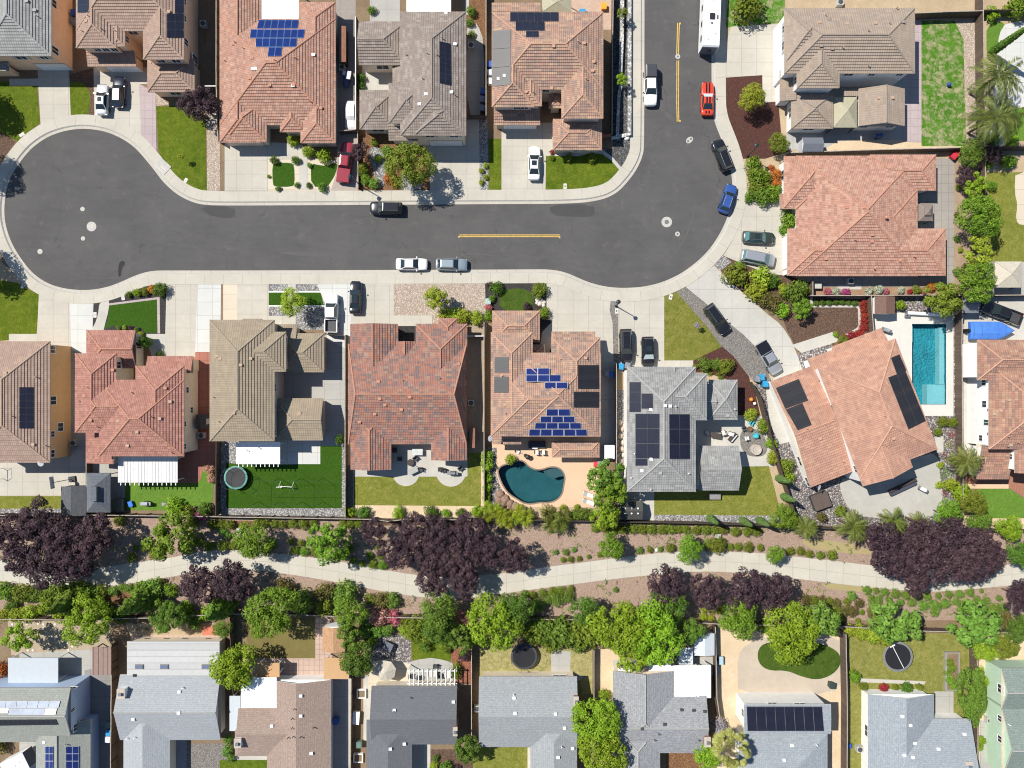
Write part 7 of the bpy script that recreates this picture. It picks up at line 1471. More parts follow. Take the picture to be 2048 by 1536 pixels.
# ================================================================== SHEDS AND CANOPIES
def place(px, py, h=0, rz=0, name='', lab='', cat='', group=None, z=None):
    x, y = W(px, py, h); return empty(name, (x, y, G0+.03 if z is None else z), rz, lab, cat, group)
def shed(lab, x0, y0, x1, y1, h, mat, wall, ax='x', p=.4, rz=0, w_=None, vents=(), name='shed', cat='shed', ribs=None, hip=False, ins=.12):
    a = W(x0, y1, h); b = W(x1, y0, h); cx, cy = (a[0]+b[0])/2, (a[1]+b[1])/2; w, d = (b[0]-a[0])/2, (b[1]-a[1])/2
    o = empty(name, (cx, cy, G0), rz, lab, cat); hh = h-G0
    if ax == 'y': w, d = d, w
    T = Matrix.Rotation(math.pi/2, 4, 'Z') if ax == 'y' else Matrix(); rise = p*d; i0 = d if hip else 0; i0 = min(i0, w*.98)
    m = MB(); V = lambda *q: tuple(T @ Vector(q))
    for s in (-1,1):
        m.face([V(-w*s,-d*s,hh),V(w*s,-d*s,hh),V((w-i0)*s,0,hh+rise),V((-w+i0)*s,0,hh+rise)], [(0,0),(2*w,0),(2*w-i0,d),(i0,d)], 0)
        m.face([V(-w*s,-d*s,hh-.08),V(w*s,-d*s,hh-.08),V(w*s,-d*s,hh),V(-w*s,-d*s,hh)], None, 1)
        if hip: m.face([V(w*s,-d*s,hh),V(w*s,d*s,hh),V((w-i0)*s,0,hh+rise)], [(0,0),(2*d,0),(d,i0)], 0); m.face([V(w*s,-d*s,hh-.08),V(w*s,d*s,hh-.08),V(w*s,d*s,hh),V(w*s,-d*s,hh)], None, 1)
        else:
            for t in (-1,1): m.face([V(w*s,d*t,hh-.08),V(w*s,0,hh+rise-.08),V(w*s,0,hh+rise),V(w*s,d*t,hh)], None, 1)
    m.face([V(-w,-d,hh-.08),V(-w,d,hh-.08),V(w,d,hh-.08),V(w,-d,hh-.08)], None, 1)
    ro = m.build('roof', [mat, wall], o); m = MB(); w2, d2 = w-ins, d-ins
    q = [(-w2,-d2),(w2,-d2),(w2,d2),(-w2,d2)]
    for k in range(4):
        j = (k+1)%4
        if k % 2 and not hip: m.face([V(*q[k],0),V(*q[j],0),V(*q[j],hh+p*ins-.09),V((q[k][0]+q[j][0])/2,0,hh+rise-.09),V(*q[k],hh+p*ins-.09)])
        else: m.face([V(*q[k],0),V(*q[j],0),V(*q[j],hh-.05),V(*q[k],hh-.05)])
    m.build('wall', wall, o); m = MB(); m.box(-.42,-d2-.03,.05,.42,-d2+.02,1.9,0,T); m.build('door', DARKG if wall != DARKG else GREYW, o)
    for vx, vy in vents: m = MB(); m.lathe([(.13,hh+rise*(1-abs(vy)/d)-.1),(.13,hh+rise*(1-abs(vy)/d)+.1),(.08,hh+rise*(1-abs(vy)/d)+.14)],10,(vx,vy,0)); m.build('roof_vent', WHITE, ro)
    return o
SHGL = shingle('charcoal shingle', (.095,.10,.11), (.13,.135,.145), (.06,.065,.07)); SHGB = shingle('blue charcoal shingle', (.12,.135,.155), (.16,.175,.195), (.08,.09,.105))
shed('dark shingled shed in the corner of the concrete yard',122,973,172,1031,2.3,SHGL,DARKG,'y',.35)
shed('black shed with six white roof vents',1240,1003,1285,1039,2.3,plain('black shed roof',(.055,.055,.05),.7),GREYW,'x',.35,vents=[(-.95,.38),(0,.38),(.95,.38),(-.95,-.38),(0,-.38),(.95,-.38)])
shed('brown roofed shed behind the rectangular pool',1749,593,1790,628,2.3,plain('brown shed roof',(.16,.095,.075),.8,.2,0,.15,3),WHITEW,'y',.28); shed('grey plastic shed near the long black pickup',1928,592,1957,626,2.2,plain('grey shed roof',(.17,.18,.20),.6),plain('grey shed wall',(.22,.23,.25),.6),'x',.3)
shed('slate grey shed behind the tan tiled house',1605,275,1646,303,2.2,plain('slate shed roof',(.13,.14,.17),.6),plain('pale shed wall',(.45,.46,.48),.6),'x',.4)
shed('tan shingled shed behind the brown lawn',645,1254,690,1304,2.6,SH_TAN,WHITEW,'y',.22); shed('pale metal shed beside the sandy strip',1388,1267,1429,1311,2.4,plain('pale metal roof',(.55,.59,.62),.5,.4,.2,.05),plain('pale metal wall',(.50,.53,.55),.5),'y',.2)
shed('small utility cupboard by the pool house wall',1209,890,1229,918,1.7,WHITE,GREYW,'x',.05)
def canopy(lab, x0, y0, x1, y1, h, mat, rise=.9, name='gazebo', cat='gazebo', frame=None, top=None, ridge=False):
    a = W(x0, y1, h); b = W(x1, y0, h); c = ((a[0]+b[0])/2, (a[1]+b[1])/2); w, d = (b[0]-a[0])/2, (b[1]-a[1])/2; o = empty(name, (*c, G0), 0, lab, cat); hh = h-G0; m = MB(); q = [(-w,-d),(w,-d),(w,d),(-w,d)]
    if ridge:
        r = d-w if d > w else 0; tops = [(0,-r),(0,-r),(0,r),(0,r)]
    else: tops = [(0,0)]*4
    for k in range(4):
        j = (k+1)%4; P = [(*q[k],hh),(*q[j],hh),(*tops[j],hh+rise),(*tops[k],hh+rise)]
        if tops[k] == tops[j]: P = P[:3]
        L = math.dist(q[k],q[j]); m.face(P, [(0,0),(L,0),(L*.5,1.2),(L*.5,1.2)][:len(P)]); m.face([(*q[k],hh-.2),(*q[j],hh-.2),(*q[j],hh),(*q[k],hh)])
    ro = m.build('canopy', mat, o)
    if not ridge:
        sm = MB()
        for k in range(4): sm.tube((*q[k],hh+.01),(0,0,hh+rise+.01),.03,5)
        sm.build('seam', plain('canopy seam',(.42,.39,.29),.8) if mat is OLIVE else (frame or TAUPE), ro)
    if top:
        m = MB(); s = top; zt = hh+rise*.86
        if ridge:
            m.box(-s*.5,-d+w+.1,hh+rise*.6,s*.5,d-w-.1,hh+rise+.32)
        else:
            for k in range(4): j = (k+1)%4; m.face([(q[k][0]*s,q[k][1]*s,zt),(q[j][0]*s,q[j][1]*s,zt),(0,0,zt+rise*.45)])
            for k in range(4): j = (k+1)%4; m.face([(q[k][0]*s,q[k][1]*s,zt-.12),(q[j][0]*s,q[j][1]*s,zt-.12),(q[j][0]*s,q[j][1]*s,zt),(q[k][0]*s,q[k][1]*s,zt)])
        m.build('cupola', mat, ro)
    for sx, sy in q: m = MB(); m.box(sx*.94-.05,sy*.94-.05,0,sx*.94+.05,sy*.94+.05,hh-.1); m.build('post', frame or DARKG, o)
canopy('grey gazebo with ridge cupola beside the crimson house yard',173,946,221,1025,2.6,SHGB,1.0,ridge=True,top=.9); canopy('olive canopy between the two wings of the tan house',1667,194,1714,255,2.8,OLIVE,.9,frame=BLACK); canopy('beige garden canopy beside the lime lawn',1990,523,2044,575,2.7,BEIGE,.8); canopy('small brown gazebo behind the pale red house',1837,408,1866,442,2.5,plain('brown canopy',(.20,.16,.14),.9),.7,top=.45); canopy('tan canopy at the top edge behind the corner house',1084,-6,1143,24,2.7,OLIVE,.8)
def umbrella(lab, px, py, r, mat, h=2.6, n=8, tiers=3, name='patio_umbrella'):
    o = place(px, py, h, .2, name, lab, 'umbrella'); rm = r/S; m = MB(); z = h-.55
    for t in range(tiers):
        r1 = rm*(1-.30*t); r0 = rm*(1-.30*(t+1))-.12 if t < tiers-1 else .02; za = z+.5*t/tiers+.03*t; zb = za+.5/tiers+.05
        for k in range(n):
            a, b = 6.283*k/n, 6.283*(k+1)/n; P = [(math.cos(a)*r1,math.sin(a)*r1,za),(math.cos(b)*r1,math.sin(b)*r1,za),(math.cos(b)*r0,math.sin(b)*r0,zb),(math.cos(a)*r0,math.sin(a)*r0,zb)]; m.face(P); m.face([(P[0][0],P[0][1],za-.1),(P[1][0],P[1][1],za-.1),P[1],P[0]])
    m.build('canopy', mat, o); m = MB(); m.tube((0,0,0),(0,0,h-.1),.03,8); m.build('pole', GREYM, o); m = MB(); m.lathe([(.3,0),(.3,.08),(.1,.12)],14); m.build('base', DARKG, o)
umbrella('large beige octagonal umbrella on the patio',770,1344,21,BEIGE)
def hottub(lab, px, py, w, d, rz, col, h=.95):
    o = place(px, py, h, rz, 'hot_tub', lab, 'hot tub'); m = MB(); m.box(-w/2,-d/2,0,w/2,d/2,h-.1); m.build('cabinet', DARKG, o); m = MB(); m.box(-w/2-.03,-d/2-.03,h-.1,-.01,d/2+.03,h); m.box(.01,-d/2-.03,h-.1,w/2+.03,d/2+.03,h); m.build('cover', col, o)
hottub('brown covered hot tub on the mixed rock',1642,1002,2.55,2.35,math.radians(20),plain('brown spa cover',(.10,.075,.062),.7)); hottub('olive covered hot tub beside the grey gazebo',236,1010,1.6,1.75,0,plain('olive spa cover',(.17,.16,.11),.7))
# ================================================================== TRAMPOLINES, PLAY, FURNITURE
def tramp(lab, px, py, r, pad, net=False, mark=None):
    o = place(px, py, .9, 0, 'trampoline', lab, 'trampoline'); R_ = r/S; m = MB(); m.lathe([(R_*.86,.88),(R_*.85,.885),(.001,.86)],32); m.build('mat', BLACK, o)
    m = MB(); m.lathe([(R_,.84),(R_*1.01,.9),(R_*.87,.93),(R_*.86,.9)],32); m.f.pop(); m.m.pop(); m.sm.pop(); m.uv.pop(); m.build('pad', pad, o)
    for k in range(6):
        a = 6.283*k/6+.3; m = MB(); m.tube((math.cos(a)*R_*.98,math.sin(a)*R_*.98,0),(math.cos(a)*R_*.98,math.sin(a)*R_*.98,2.4 if net else .88),.03,6); m.build('pole' if net else 'leg', GREYM, o)
    if net:
        m = MB()
        for k in range(24): a, b = 6.283*k/24, 6.283*(k+1)/24; m.tube((math.cos(a)*R_*.98,math.sin(a)*R_*.98,2.38),(math.cos(b)*R_*.98,math.sin(b)*R_*.98,2.38),.018,5)
        m.build('net_hoop', DARKG, o)
    if mark: m = MB(); T = Matrix.Rotation(math.radians(mark), 4, 'Z'); m.box(-R_*.84,-.035,.9,R_*.84,.035,.95,0,T); m.box(R_*.78,-.4,.9,R_*.86,.4,.96,0,T); m.build('white_bar', WHITE, o)
tramp('round trampoline with teal pad on the turf yard',472,955,23,plain('teal pad',(.10,.28,.24),.6),True); tramp('round black trampoline under the soft lime tree',1048,1312,26,DARKG,True); tramp('round black trampoline crossed by a white bar',1795,1313,29.5,plain('pale pad',(.17,.175,.18),.6),False,117)
def box(lab, px, py, w, d, h, mat, rz=0, name='bin', cat='bin', lid=None, group=None, z=None):
    o = place(px, py, h, math.radians(rz), name, lab, cat, group, z); m = MB(); m.loft([[(-w*.44,-d*.44,0),(w*.44,-d*.44,0),(w*.44,d*.44,0),(-w*.44,d*.44,0)],[(-w/2,-d/2,h*.9),(w/2,-d/2,h*.9),(w/2,d/2,h*.9),(-w/2,d/2,h*.9)]],0,False); m.build('body', mat, o)
    m = MB(); m.box(-w/2-.02,-d/2-.02,h*.9,w/2+.02,d/2+.04,h*.97); m.box(-w*.4,-d*.4,h*.97,w*.4,d*.4,h); m.build('lid', lid or mat, o); return o
BBLU = plain('bin blue',(.03,.27,.50),.5); BGRY = plain('bin grey',(.20,.22,.25),.5); BDK = plain('bin dark blue',(.03,.09,.34),.5); BGR2 = plain('bin green',(.12,.20,.17),.5)
for lab, x, y, m_ in (('bright blue bin at the slate house corner',1242,733,BBLU),('grey bin beside the bright blue bin at the slate house',1255,731,BGRY),('blue bin at the turned house corner, upper',1524,755,BBLU),('blue bin at the turned house corner, lower',1531,768,BBLU),('grey bin at the turned house corner',1516,758,BGRY),('dark blue bin right of the pool house',1223,749,BDK),('grey bin right of the pool house',1213,747,BGRY),('blue bin behind the crest of the light grey house wall',147,25,BDK),('dark grey bin under the blue bin by the peach wall',147,42,BGRY),('bright blue bin on the dark side concrete',217,1466,BBLU),('green grey bin on the dark side concrete',217,1450,BGR2),('white bin on the dark side concrete',215,1479,WHITE),('blue round bin on the brown house side path',671,1443,BDK),('green bin on the dark grey house side strip',718,1490,BGR2),('dark green bin on the tan patio',1665,1372,plain('bin dark green',(.035,.055,.045),.5)),('blue bin beside the fence of the grey brown house, upper',980,128,BDK),('pale bin in the side yard of the corner house, upper',980,145,plain('bin pale',(.45,.52,.58),.5)),('pale bin in the side yard of the corner house, lower',981,162,WHITE),('blue bin behind the short gate of the grey brown house',966,182,BDK),('grey blue bin behind the short gate, upper',965,198,plain('bin slate',(.16,.20,.28),.5)),('grey blue bin behind the short gate, lower',965,216,plain('bin slate',(.16,.20,.28),.5)),('dark blue bin in the green house side yard',1988,1470,BGRY),('pale green utility box on the gravel by the deep green lawn',976,603,plain('utility green',(.33,.43,.38),.6)),('pale green utility box near the caravan hedge',1480,34,plain('utility green',(.33,.43,.38),.6))):
    box(lab,x,y,.75,.85,1.1 if 'utility' not in lab else .7,m_,R.uniform(-12,12))
def ac(lab, px, py):
    o = place(px, py, .9, 0, 'air_conditioner', lab, 'air conditioner', 'air conditioners beside the houses'); m = MB(); m.box(-.45,-.45,0,.45,.45,.86); m.build('cabinet', plain('ac grey',(.42,.42,.40),.5), o); m = MB(); m.lathe([(.38,.86),(.36,.88),(.12,.9),(.001,.92)],16); m.build('fan_grille', DARKG, o)
for lab, x, y in (('air conditioner beside the right wall of the tan brown house',406,47),('air conditioner by the ochre wall',146,886),('air conditioner at the crimson house side path',402,871),('air conditioner right of the grey brown house',942,90),('air conditioner in the blend tiled house side yard',942,806),('air conditioner beside the tarp covered motorbike',684,134),('air conditioner at the top edge above the tan house',1681,4),('air conditioner at the white walled house left wall',1720,1499),('air conditioner at the pale green house wall',1980,1441),('air conditioner under the pale red house eave',1702,562),('air conditioner left of the grey shingled house',954,1418)): ac(lab, x, y)
WICK = plain('dark wicker', (.06,.045,.04), .8); CUSH = plain('pale cushion', (.62,.60,.56), .9)
def chair(lab, px, py, rz, fr=None, cu=None, group='garden chairs', name='garden_chair', cat='chair'):
    o = place(px, py, .5, math.radians(rz), name, lab, cat, group); m = MB(); m.box(-.3,-.3,.36,.3,.3,.46); m.build('seat', cu or CUSH, o); m = MB(); m.box(-.3,.26,.4,.3,.36,.92); m.build('backrest', cu or fr or WICK, o)
    for sx in (-1,1):
        m = MB(); m.box(sx*.33-.04,-.3,.58,sx*.33+.04,.32,.63); m.build('armrest', fr or WICK, o)
        for sy in (-1,1): m = MB(); m.box(sx*.28-.03,sy*.27-.03,0,sx*.28+.03,sy*.27+.03,.58 if sy<0 else .4); m.build('leg', fr or WICK, o)
def table(lab, px, py, w, d, rz=0, mat=None, h=.74, rnd=False, name='garden_table', cat='table'):
    o = place(px, py, h, math.radians(rz), name, lab, cat); m = MB()
    if rnd: m.lathe([(w/2,h-.05),(w/2,h),(.001,h+.005)],20)
    else: m.box(-w/2,-d/2,h-.06,w/2,d/2,h)
    m.build('tabletop', mat or WICK, o)
    for sx in (-1,1):
        for sy in (-1,1): m = MB(); q = .32 if rnd else .42; m.box(sx*w*q-.03,sy*d*q-.03,0,sx*w*q+.03,sy*d*q+.03,h-.06); m.build('leg', DARKG, o)
def sofa(lab, px, py, w, d, rz, mat, cu):
    o = place(px, py, .5, math.radians(rz), 'garden_sofa', lab, 'sofa'); m = MB(); m.box(-w/2,-d/2,0,w/2,d/2,.4); m.build('base', mat, o); m = MB(); m.box(-w/2+.1,-d/2+.05,.4,w/2-.1,d/2-.25,.5); m.build('cushion', cu, o); m = MB(); m.box(-w/2,d/2-.22,.4,w/2,d/2,.85); m.build('backrest', mat, o)
def lounger(lab, px, py, rz):
    o = place(px, py, .4, math.radians(rz), 'sun_lounger', lab, 'sun lounger', 'white loungers on the peach deck'); m = MB(); m.box(-.95,-.33,.28,.35,.33,.38); m.build('mattress', CUSH, o); m = MB(); T = Matrix.Translation((.35,0,.3)) @ Matrix.Rotation(-.5,4,'Y'); m.box(0,-.33,0,.75,.33,.09,0,T); m.build('backrest', CUSH, o); m = MB(); m.box(-1,-.36,.2,1,-.31,.3); m.box(-1,.31,.2,1,.36,.3); m.build('frame', WICK, o)
    for sx in (-.8,.8):
        for sy in (-.3,.3): m = MB(); m.box(sx-.03,sy-.03,0,sx+.03,sy+.03,.2); m.build('leg', WICK, o)
lounger('white lounger on the peach deck, upper of two',1178,990,158); lounger('white lounger on the peach deck, lower of two',1177,1004,158)
def grill(lab, px, py, rz, lid=None):
    o = place(px, py, 1.1, math.radians(rz), 'barbecue_grill', lab, 'grill'); m = MB(); m.box(-.4,-.3,.1,.4,.3,.8); m.build('cabinet', BLACK, o); m = MB(); m.loft([[(-.42,math.cos(a)*.3,.8+math.sin(a)*.28) for a in (0,.6,1.2,1.9,2.5,3.14)],[(.42,math.cos(a)*.3,.8+math.sin(a)*.28) for a in (0,.6,1.2,1.9,2.5,3.14)]]); m.build('lid', lid or GREYM, o)
    for s in (-1,1): m = MB(); m.box(s*.62-.2,-.25,.76,s*.62+.2,.25,.8); m.build('side_shelf', GREYM, o)
grill('steel grill on the right lobe of the blend tiled house patio',905,947,0); grill('white grey grill on the brushed patio',1848,979,-28,WHITE); grill('grey covered grill on the lime turf, left of two',289,1008,0,plain('pale grill cover',(.35,.38,.40),.7)); grill('grey covered grill on the lime turf, right of two',333,1009,0,plain('mid grill cover',(.22,.20,.20),.7)); grill('dark blue grill behind the tan house wing',1760,270,10,BDK); grill('covered grill on the corner patio near the pool deck',1775,660,-20,plain('grey cover',(.30,.31,.32),.7))
table('glass table on the blend tiled house patio',835,904,1.6,.95,0,plain('pale glass',(.50,.52,.50),.2)); table('round dark fire table on the blend tiled house patio',821,925,1.05,1.05,0,WICK,.5,True); table('light wire table near the patio lobe',826,941,1.5,.9,25,plain('wire grey',(.34,.34,.32),.5))
for lab, x, y, rz in (('dark chair above the round fire table',831,917,40),('dark chair in the shaded corner of the blend tiled patio',790,900,90),('dark chair in the shade nearest the grass at the blend tiled patio',800,918,0),('dark stool beside the light wire table',841,939,0),('black round planter stool left on the right patio lobe',881,939,0),('black round stool right on the right patio lobe',887,941,0),('grey chair at the shaded edge of the right patio lobe',921,937,40)): chair(lab,x,y,rz,WICK,DARKG)
for lab, x, y, rz in (('white cushioned chair left of the dark table',1414,866,30),('white cushioned chair above the white sofa',1446,865,200),('white chair right of the dark table',1461,868,250)): chair(lab,x,y,rz,WICK,CUSH)
sofa('white cushioned sofa at the slate house patio',1466,875,1.5,.7,50,WICK,CUSH); table('dark table on the slate house patio',1432,871,1.5,.8,-10)
TEAL = plain('teal plastic',(.06,.42,.48),.5)
for lab, x, y, rz in (('teal chair above the fire pit',1503,846,60),('teal chair right of the fire pit',1510,871,-80)): chair(lab,x,y,rz,TEAL,TEAL)
chair('white folding chair below the fire pit',1494,876,100,GREYM,WHITE); chair('grey chair left of the fire pit barrel',1488,858,20,GREYM,DARKG); o = place(1500,858,.5,0,'fire_pit','round brown fire pit on the slate house patio','fire pit'); m = MB(); m.lathe([(.35,0),(.42,.4),(.36,.42),(.3,.3),(.001,.28)],16); m.build('bowl', plain('rust',(.16,.09,.05),.8), o); o = place(1514,900,.8,0,'stone_planter','stone planter ring at the slate house patio','planter'); m = MB(); m.lathe([(.85,0),(.8,.5),(.6,.5),(.5,.42),(.001,.4)],18); m.build('ring', CONCWALL, o)
sofa('long dark corner sofa on the brushed patio',1806,975,4.4,.95,25,WICK,plain('dark cushion',(.05,.055,.08),.9)); sofa('dark round shaded sofa beside the freeform pool',1074,889,2.6,1.1,0,WICK,plain('dark cushion',(.05,.055,.08),.9)); table('white ottoman table by the freeform pool sofa',1070,892,.8,.8,0,WHITE,.45)
for lab, x, y in (('pale chair left of the freeform pool steps',1073,904),('pale chair right of the freeform pool steps',1086,904)): chair(lab,x,y,180,WICK,CUSH)
umbrella('small white folded umbrella by the freeform pool',1038,906,4,WHITE,2.2,8,1); o = place(1056,914,.7,0,'kettle_grill','black round kettle by the freeform pool','grill'); m = MB(); m.lathe([(.1,0),(.12,.4),(.36,.55),(.4,.7),(.3,.85),(.1,.93)],16); m.build('bowl', BLACK, o); box('red pool toy beside the deck planter',1193,929,.9,.8,.5,plain('red toy',(.55,.05,.06),.5),0,'pool_toy','toy')
box('grey storage box at the deck corner',1204,925,1.3,.7,.7,plain('storage grey',(.25,.27,.28),.6),0,'storage_box','storage box'); box('steel barrel grill beside the utility cupboard',1220,911,.7,1.0,.9,GREYM,0,'barrel_grill','grill'); box('grey storage box on the slate house lawn',1430,993,1.65,.85,.65,plain('storage taupe',(.23,.22,.22),.6),0,'storage_box','storage box'); box('pale storage box right of the rose bed gate',1636,572,1.0,.75,.8,plain('storage pale',(.42,.42,.38),.6),0,'storage_box','storage box'); box('white storage chest at the dark grey house strip',712,1436,1.0,1.9,.8,WHITE,-4,'storage_box','storage box'); box('blue toy car on the lime turf',261,1008,.6,.8,.5,plain('toy blue',(.02,.16,.62),.5),20,'toy_car','toy'); box('red toy slide at the green bush',1911,309,.8,1.5,.8,plain('toy red',(.5,.03,.05),.5),-40,'toy_slide','toy'); box('yellow plastic toy cart behind the corner house',1208,12,.75,.9,.7,plain('toy orange',(.75,.33,.02),.5),0,'toy_cart','toy'); box('blue paddling tub behind the corner house',1165,22,.9,.5,.4,BBLU,0,'paddling_tub','toy'); box('blue cooler on the grass by the white house',1699,1492,.5,.6,.6,BDK,0,'cool_box','cool box')
for lab, x, y, m_, s in (('orange ball on the maroon mulch strip',1502,799,plain('ball orange',(.7,.22,.02),.5),.33),('white ball on the maroon mulch strip',1509,807,WHITE,.25),('blue ball on the weedy lawn',1897,170,plain('ball blue',(.02,.06,.30),.5),.33)):
    o = place(x,y,.3,0,'ball',lab,'ball'); m = MB(); m.lathe([(.02,0),(s*.7,s*.3),(s,s),(s*.7,s*1.7),(.02,s*2)],14); m.build('surface', m_, o)
# goal frame, batting cage
PIPE = plain('white pipe',(.75,.75,.72),.5)
o = place(571,972,1.0,0,'goal_frame','white pipe goal frame on the turf yard','goal')
m = MB(); m.tube((-1.0,0,1.0),(1.0,-.15,1.0),.05); m.tube((-1.0,0,1.0),(-1.0,.55,0),.04); m.tube((-1.0,0,1.0),(-1.0,-.55,0),.04); m.tube((1.0,-.15,1.0),(1.0,.5,0),.04); m.tube((1.0,-.15,1.0),(1.0,-.8,0),.04); m.tube((-1.7,-.3,.05),(-.8,-.3,.05),.06); m.build('frame', PIPE, o)
a = W(504,1010,3); b = W(680,962,3); o = empty('batting_cage', ((a[0]+b[0])/2,(a[1]+b[1])/2,G0), 0, 'thin cable sports cage over the turf yard', 'sports cage'); w, d = (b[0]-a[0])/2, (b[1]-a[1])/2
m = MB(); n = 4
for k in range(n+1):
    x = -w+2*w*k/n; m.tube((x,-d,0),(x,-d,2.9),.03,6); m.tube((x,d,0),(x,d,2.9),.03,6); m.tube((x,-d,2.9),(x,d,2.9),.016,5)
for y in (-d,0,d): m.tube((-w,y,2.9),(w,y,2.9),.014,5)
m.build('frame', BLACK, o)
# basketball hoop
o = place(144,958,.3,math.radians(188),'basketball_hoop','portable basketball hoop on the concrete yard','basketball hoop')
m = MB(); m.box(-.5,-.4,0,.5,.4,.25); m.build('base', BLACK, o); m = MB(); m.tube((0,0,.2),(1.2,0,2.9),.05); m.build('pole', GREYM, o); m = MB(); m.box(1.25,-.9,2.5,1.3,.9,3.5); m.build('backboard', plain('acrylic board',(.45,.48,.48),.2), o)
m = MB(); pr = [(1.55+.23*math.cos(q),.23*math.sin(q),2.75) for q in (6.283*k/16 for k in range(17))]; [m.tube(a,b,.018,5) for a,b in zip(pr,pr[1:])]; m.build('rim', plain('rim orange',(.5,.12,.03),.5), o)
o = place(8,948,.9,0,'small_goal','small net goal on the concrete yard at the left edge','goal'); m = MB(); m.tube((-.7,-.8,0),(-.7,-.8,1),.04); m.tube((-.7,.8,0),(-.7,.8,1),.04); m.tube((-.7,-.8,1),(-.7,.8,1),.04); m.tube((-.7,-.8,1),(.6,-.8,0),.03); m.tube((-.7,.8,1),(.6,.8,0),.03); m.tube((.6,-.8,.03),(.6,.8,.03),.03); m.build('frame', PIPE, o)
# pergola of the dark grey house
a = W(814,1372,2.7); b = W(914,1339,2.7); o = empty('pergola', ((a[0]+b[0])/2,(a[1]+b[1])/2,G0), 0, 'white slatted pergola over patio furniture', 'pergola'); w, d = (b[0]-a[0])/2, (b[1]-a[1])/2
for y in (-d*.75, d*.8): m = MB(); m.box(-w,y-.05,2.4,w,y+.05,2.55); m.build('beam', WHITE, o)
for k in range(11): m = MB(); x = -w+2*w*(k+.5)/11; m.box(x-.05,-d-.3,2.552,x+.05,d+.1,2.7); m.build('rafter', WHITE, o)
for sx in (-.95,.95): m = MB(); m.box(sx*w-.06,d*.8-.06,0,sx*w+.06,d*.8+.06,2.4); m.build('post', WHITE, o)
table('pale dining table under the pergola',864,1346,1.6,1.0,0,plain('pale table',(.55,.52,.47),.6)); table('round cream table at the right of the pergola',896,1349,1.1,1.1,0,CUSH,.74,True)
for lab, x, y, rz in (('dark chair at the left of the pergola',822,1352,90),('dark chair beside the dining table under the pergola',838,1356,0),('dark chair above the pale dining table',871,1333,0),('dark chair between the two pergola tables',880,1352,90)): chair(lab,x,y,rz,DARKG,DARKG)
o = place(776,1293,.9,math.radians(-25),'dog_house','small dark playhouse under the junipers','playhouse'); m = MB(); m.box(-.6,-.55,0,.6,.55,.8); m.build('wall', DARKG, o); m = MB(); m.box(-.7,-.65,.8,.7,.65,.92); m.build('roof', plain('slate lid',(.12,.125,.15),.6), o)
# covered motorbike and white tent car cover by the large red house
o = place(692,155,1.0,math.radians(80),'covered_motorbike','motorbike under a blue and silver tarp beside the red tiled house','motorbike'); m = MB()
m.loft([[(x,-w,.2),(x,-w*.8,h*.7),(x,0,h),(x,w*.8,h*.7),(x,w,.2)] for x, w, h in ((-1.3,.3,.5),(-.9,.55,.95),(-.2,.6,1.05),(.4,.65,1.25),(.9,.5,1.0),(1.3,.25,.6))]); m.build('tarp', plain('blue tarp',(.05,.075,.17),.5), o); m = MB(); m.box(-.3,-.75,.9,.9,-.2,1.25); m.box(.2,.1,1.05,.8,.5,1.3); m.build('silver_cover', plain('silver cover',(.5,.5,.52),.4,.5,.3), o)
o = place(700,227,1.6,0,'covered_car','small car under a white fitted cover beside the red tiled house','covered car'); m = MB(); m.loft([[(-w,y,.15),(-w*.98,y,.9),(-w*.7,y,h),(0,y,h+.06),(w*.7,y,h),(w*.98,y,.9),(w,y,.15)] for y, w, h in ((-2.2,.7,.85),(-1.9,.85,1.0),(-.9,.88,1.1),(-.4,.88,1.5),(.9,.88,1.55),(1.6,.87,1.15),(2.1,.75,.95))]); m.build('cover', plain('white cover',(.66,.66,.66),.8,.2,0,.06), o)
shed('long rusty lean-to shed beside the red tiled house',679,52,692,124,2.1,plain('rust brown boards',(.24,.12,.08),.8,.2,0,.2,2),WOODD,'y',.1); shed('narrow red brown lean-to in the blend tiled side yard',939,856,950,896,2.0,plain('rust brown boards',(.24,.12,.08),.8,.2,0,.2,2),WOODD,'y',.1); shed('small dark shed with tan lid at the crimson house side',391,829,412,858,2.1,plain('dark gable roof',(.075,.07,.06),.8),DARKG,'y',.3)

# garden frames, stones, mail boxes, small things
for lab, x0, y0, x1, y1 in (('white framed planter upper on the dark grey house strip',715,1376,733,1394),('white framed planter lower on the dark grey house strip',708,1504,727,1522)):
    a = W(x0,y1); b = W(x1,y0); o = empty('planter_frame', ((a[0]+b[0])/2,(a[1]+b[1])/2,G0), 0, lab, 'planter'); w, d = (b[0]-a[0])/2, (b[1]-a[1])/2; m = MB(); m.box(-w,-d,0,w,-d+.14,.45); m.box(-w,d-.14,0,w,d,.45); m.box(-w,-d+.14,0,-w+.14,d-.14,.45); m.box(w-.14,-d+.14,0,w,d-.14,.45); m.build('frame', WHITE, o); m = MB(); m.box(-w+.14,-d+.14,0,w-.14,d-.14,.3); m.build('soil', SOILB, o)
a = W(1886,1378); b = W(1915,1302); o = empty('raised_bed', ((a[0]+b[0])/2,(a[1]+b[1])/2,G0), 0, 'long grey timber raised vegetable bed', 'raised bed'); w, d = (b[0]-a[0])/2, (b[1]-a[1])/2; m = MB(); m.box(-w,-d,0,w,-d+.16,.5); m.box(-w,d-.16,0,w,d,.5); m.box(-w,-d+.16,0,-w+.3,d-.16,.5); m.box(w-.2,-d+.16,0,w,d-.16,.5); m.build('frame', plain('grey timber',(.26,.25,.22),.8), o); m = MB(); m.box(-w+.3,-d+.16,0,w-.2,d-.16,.38); m.build('soil', SOILB, o)
m = MB()
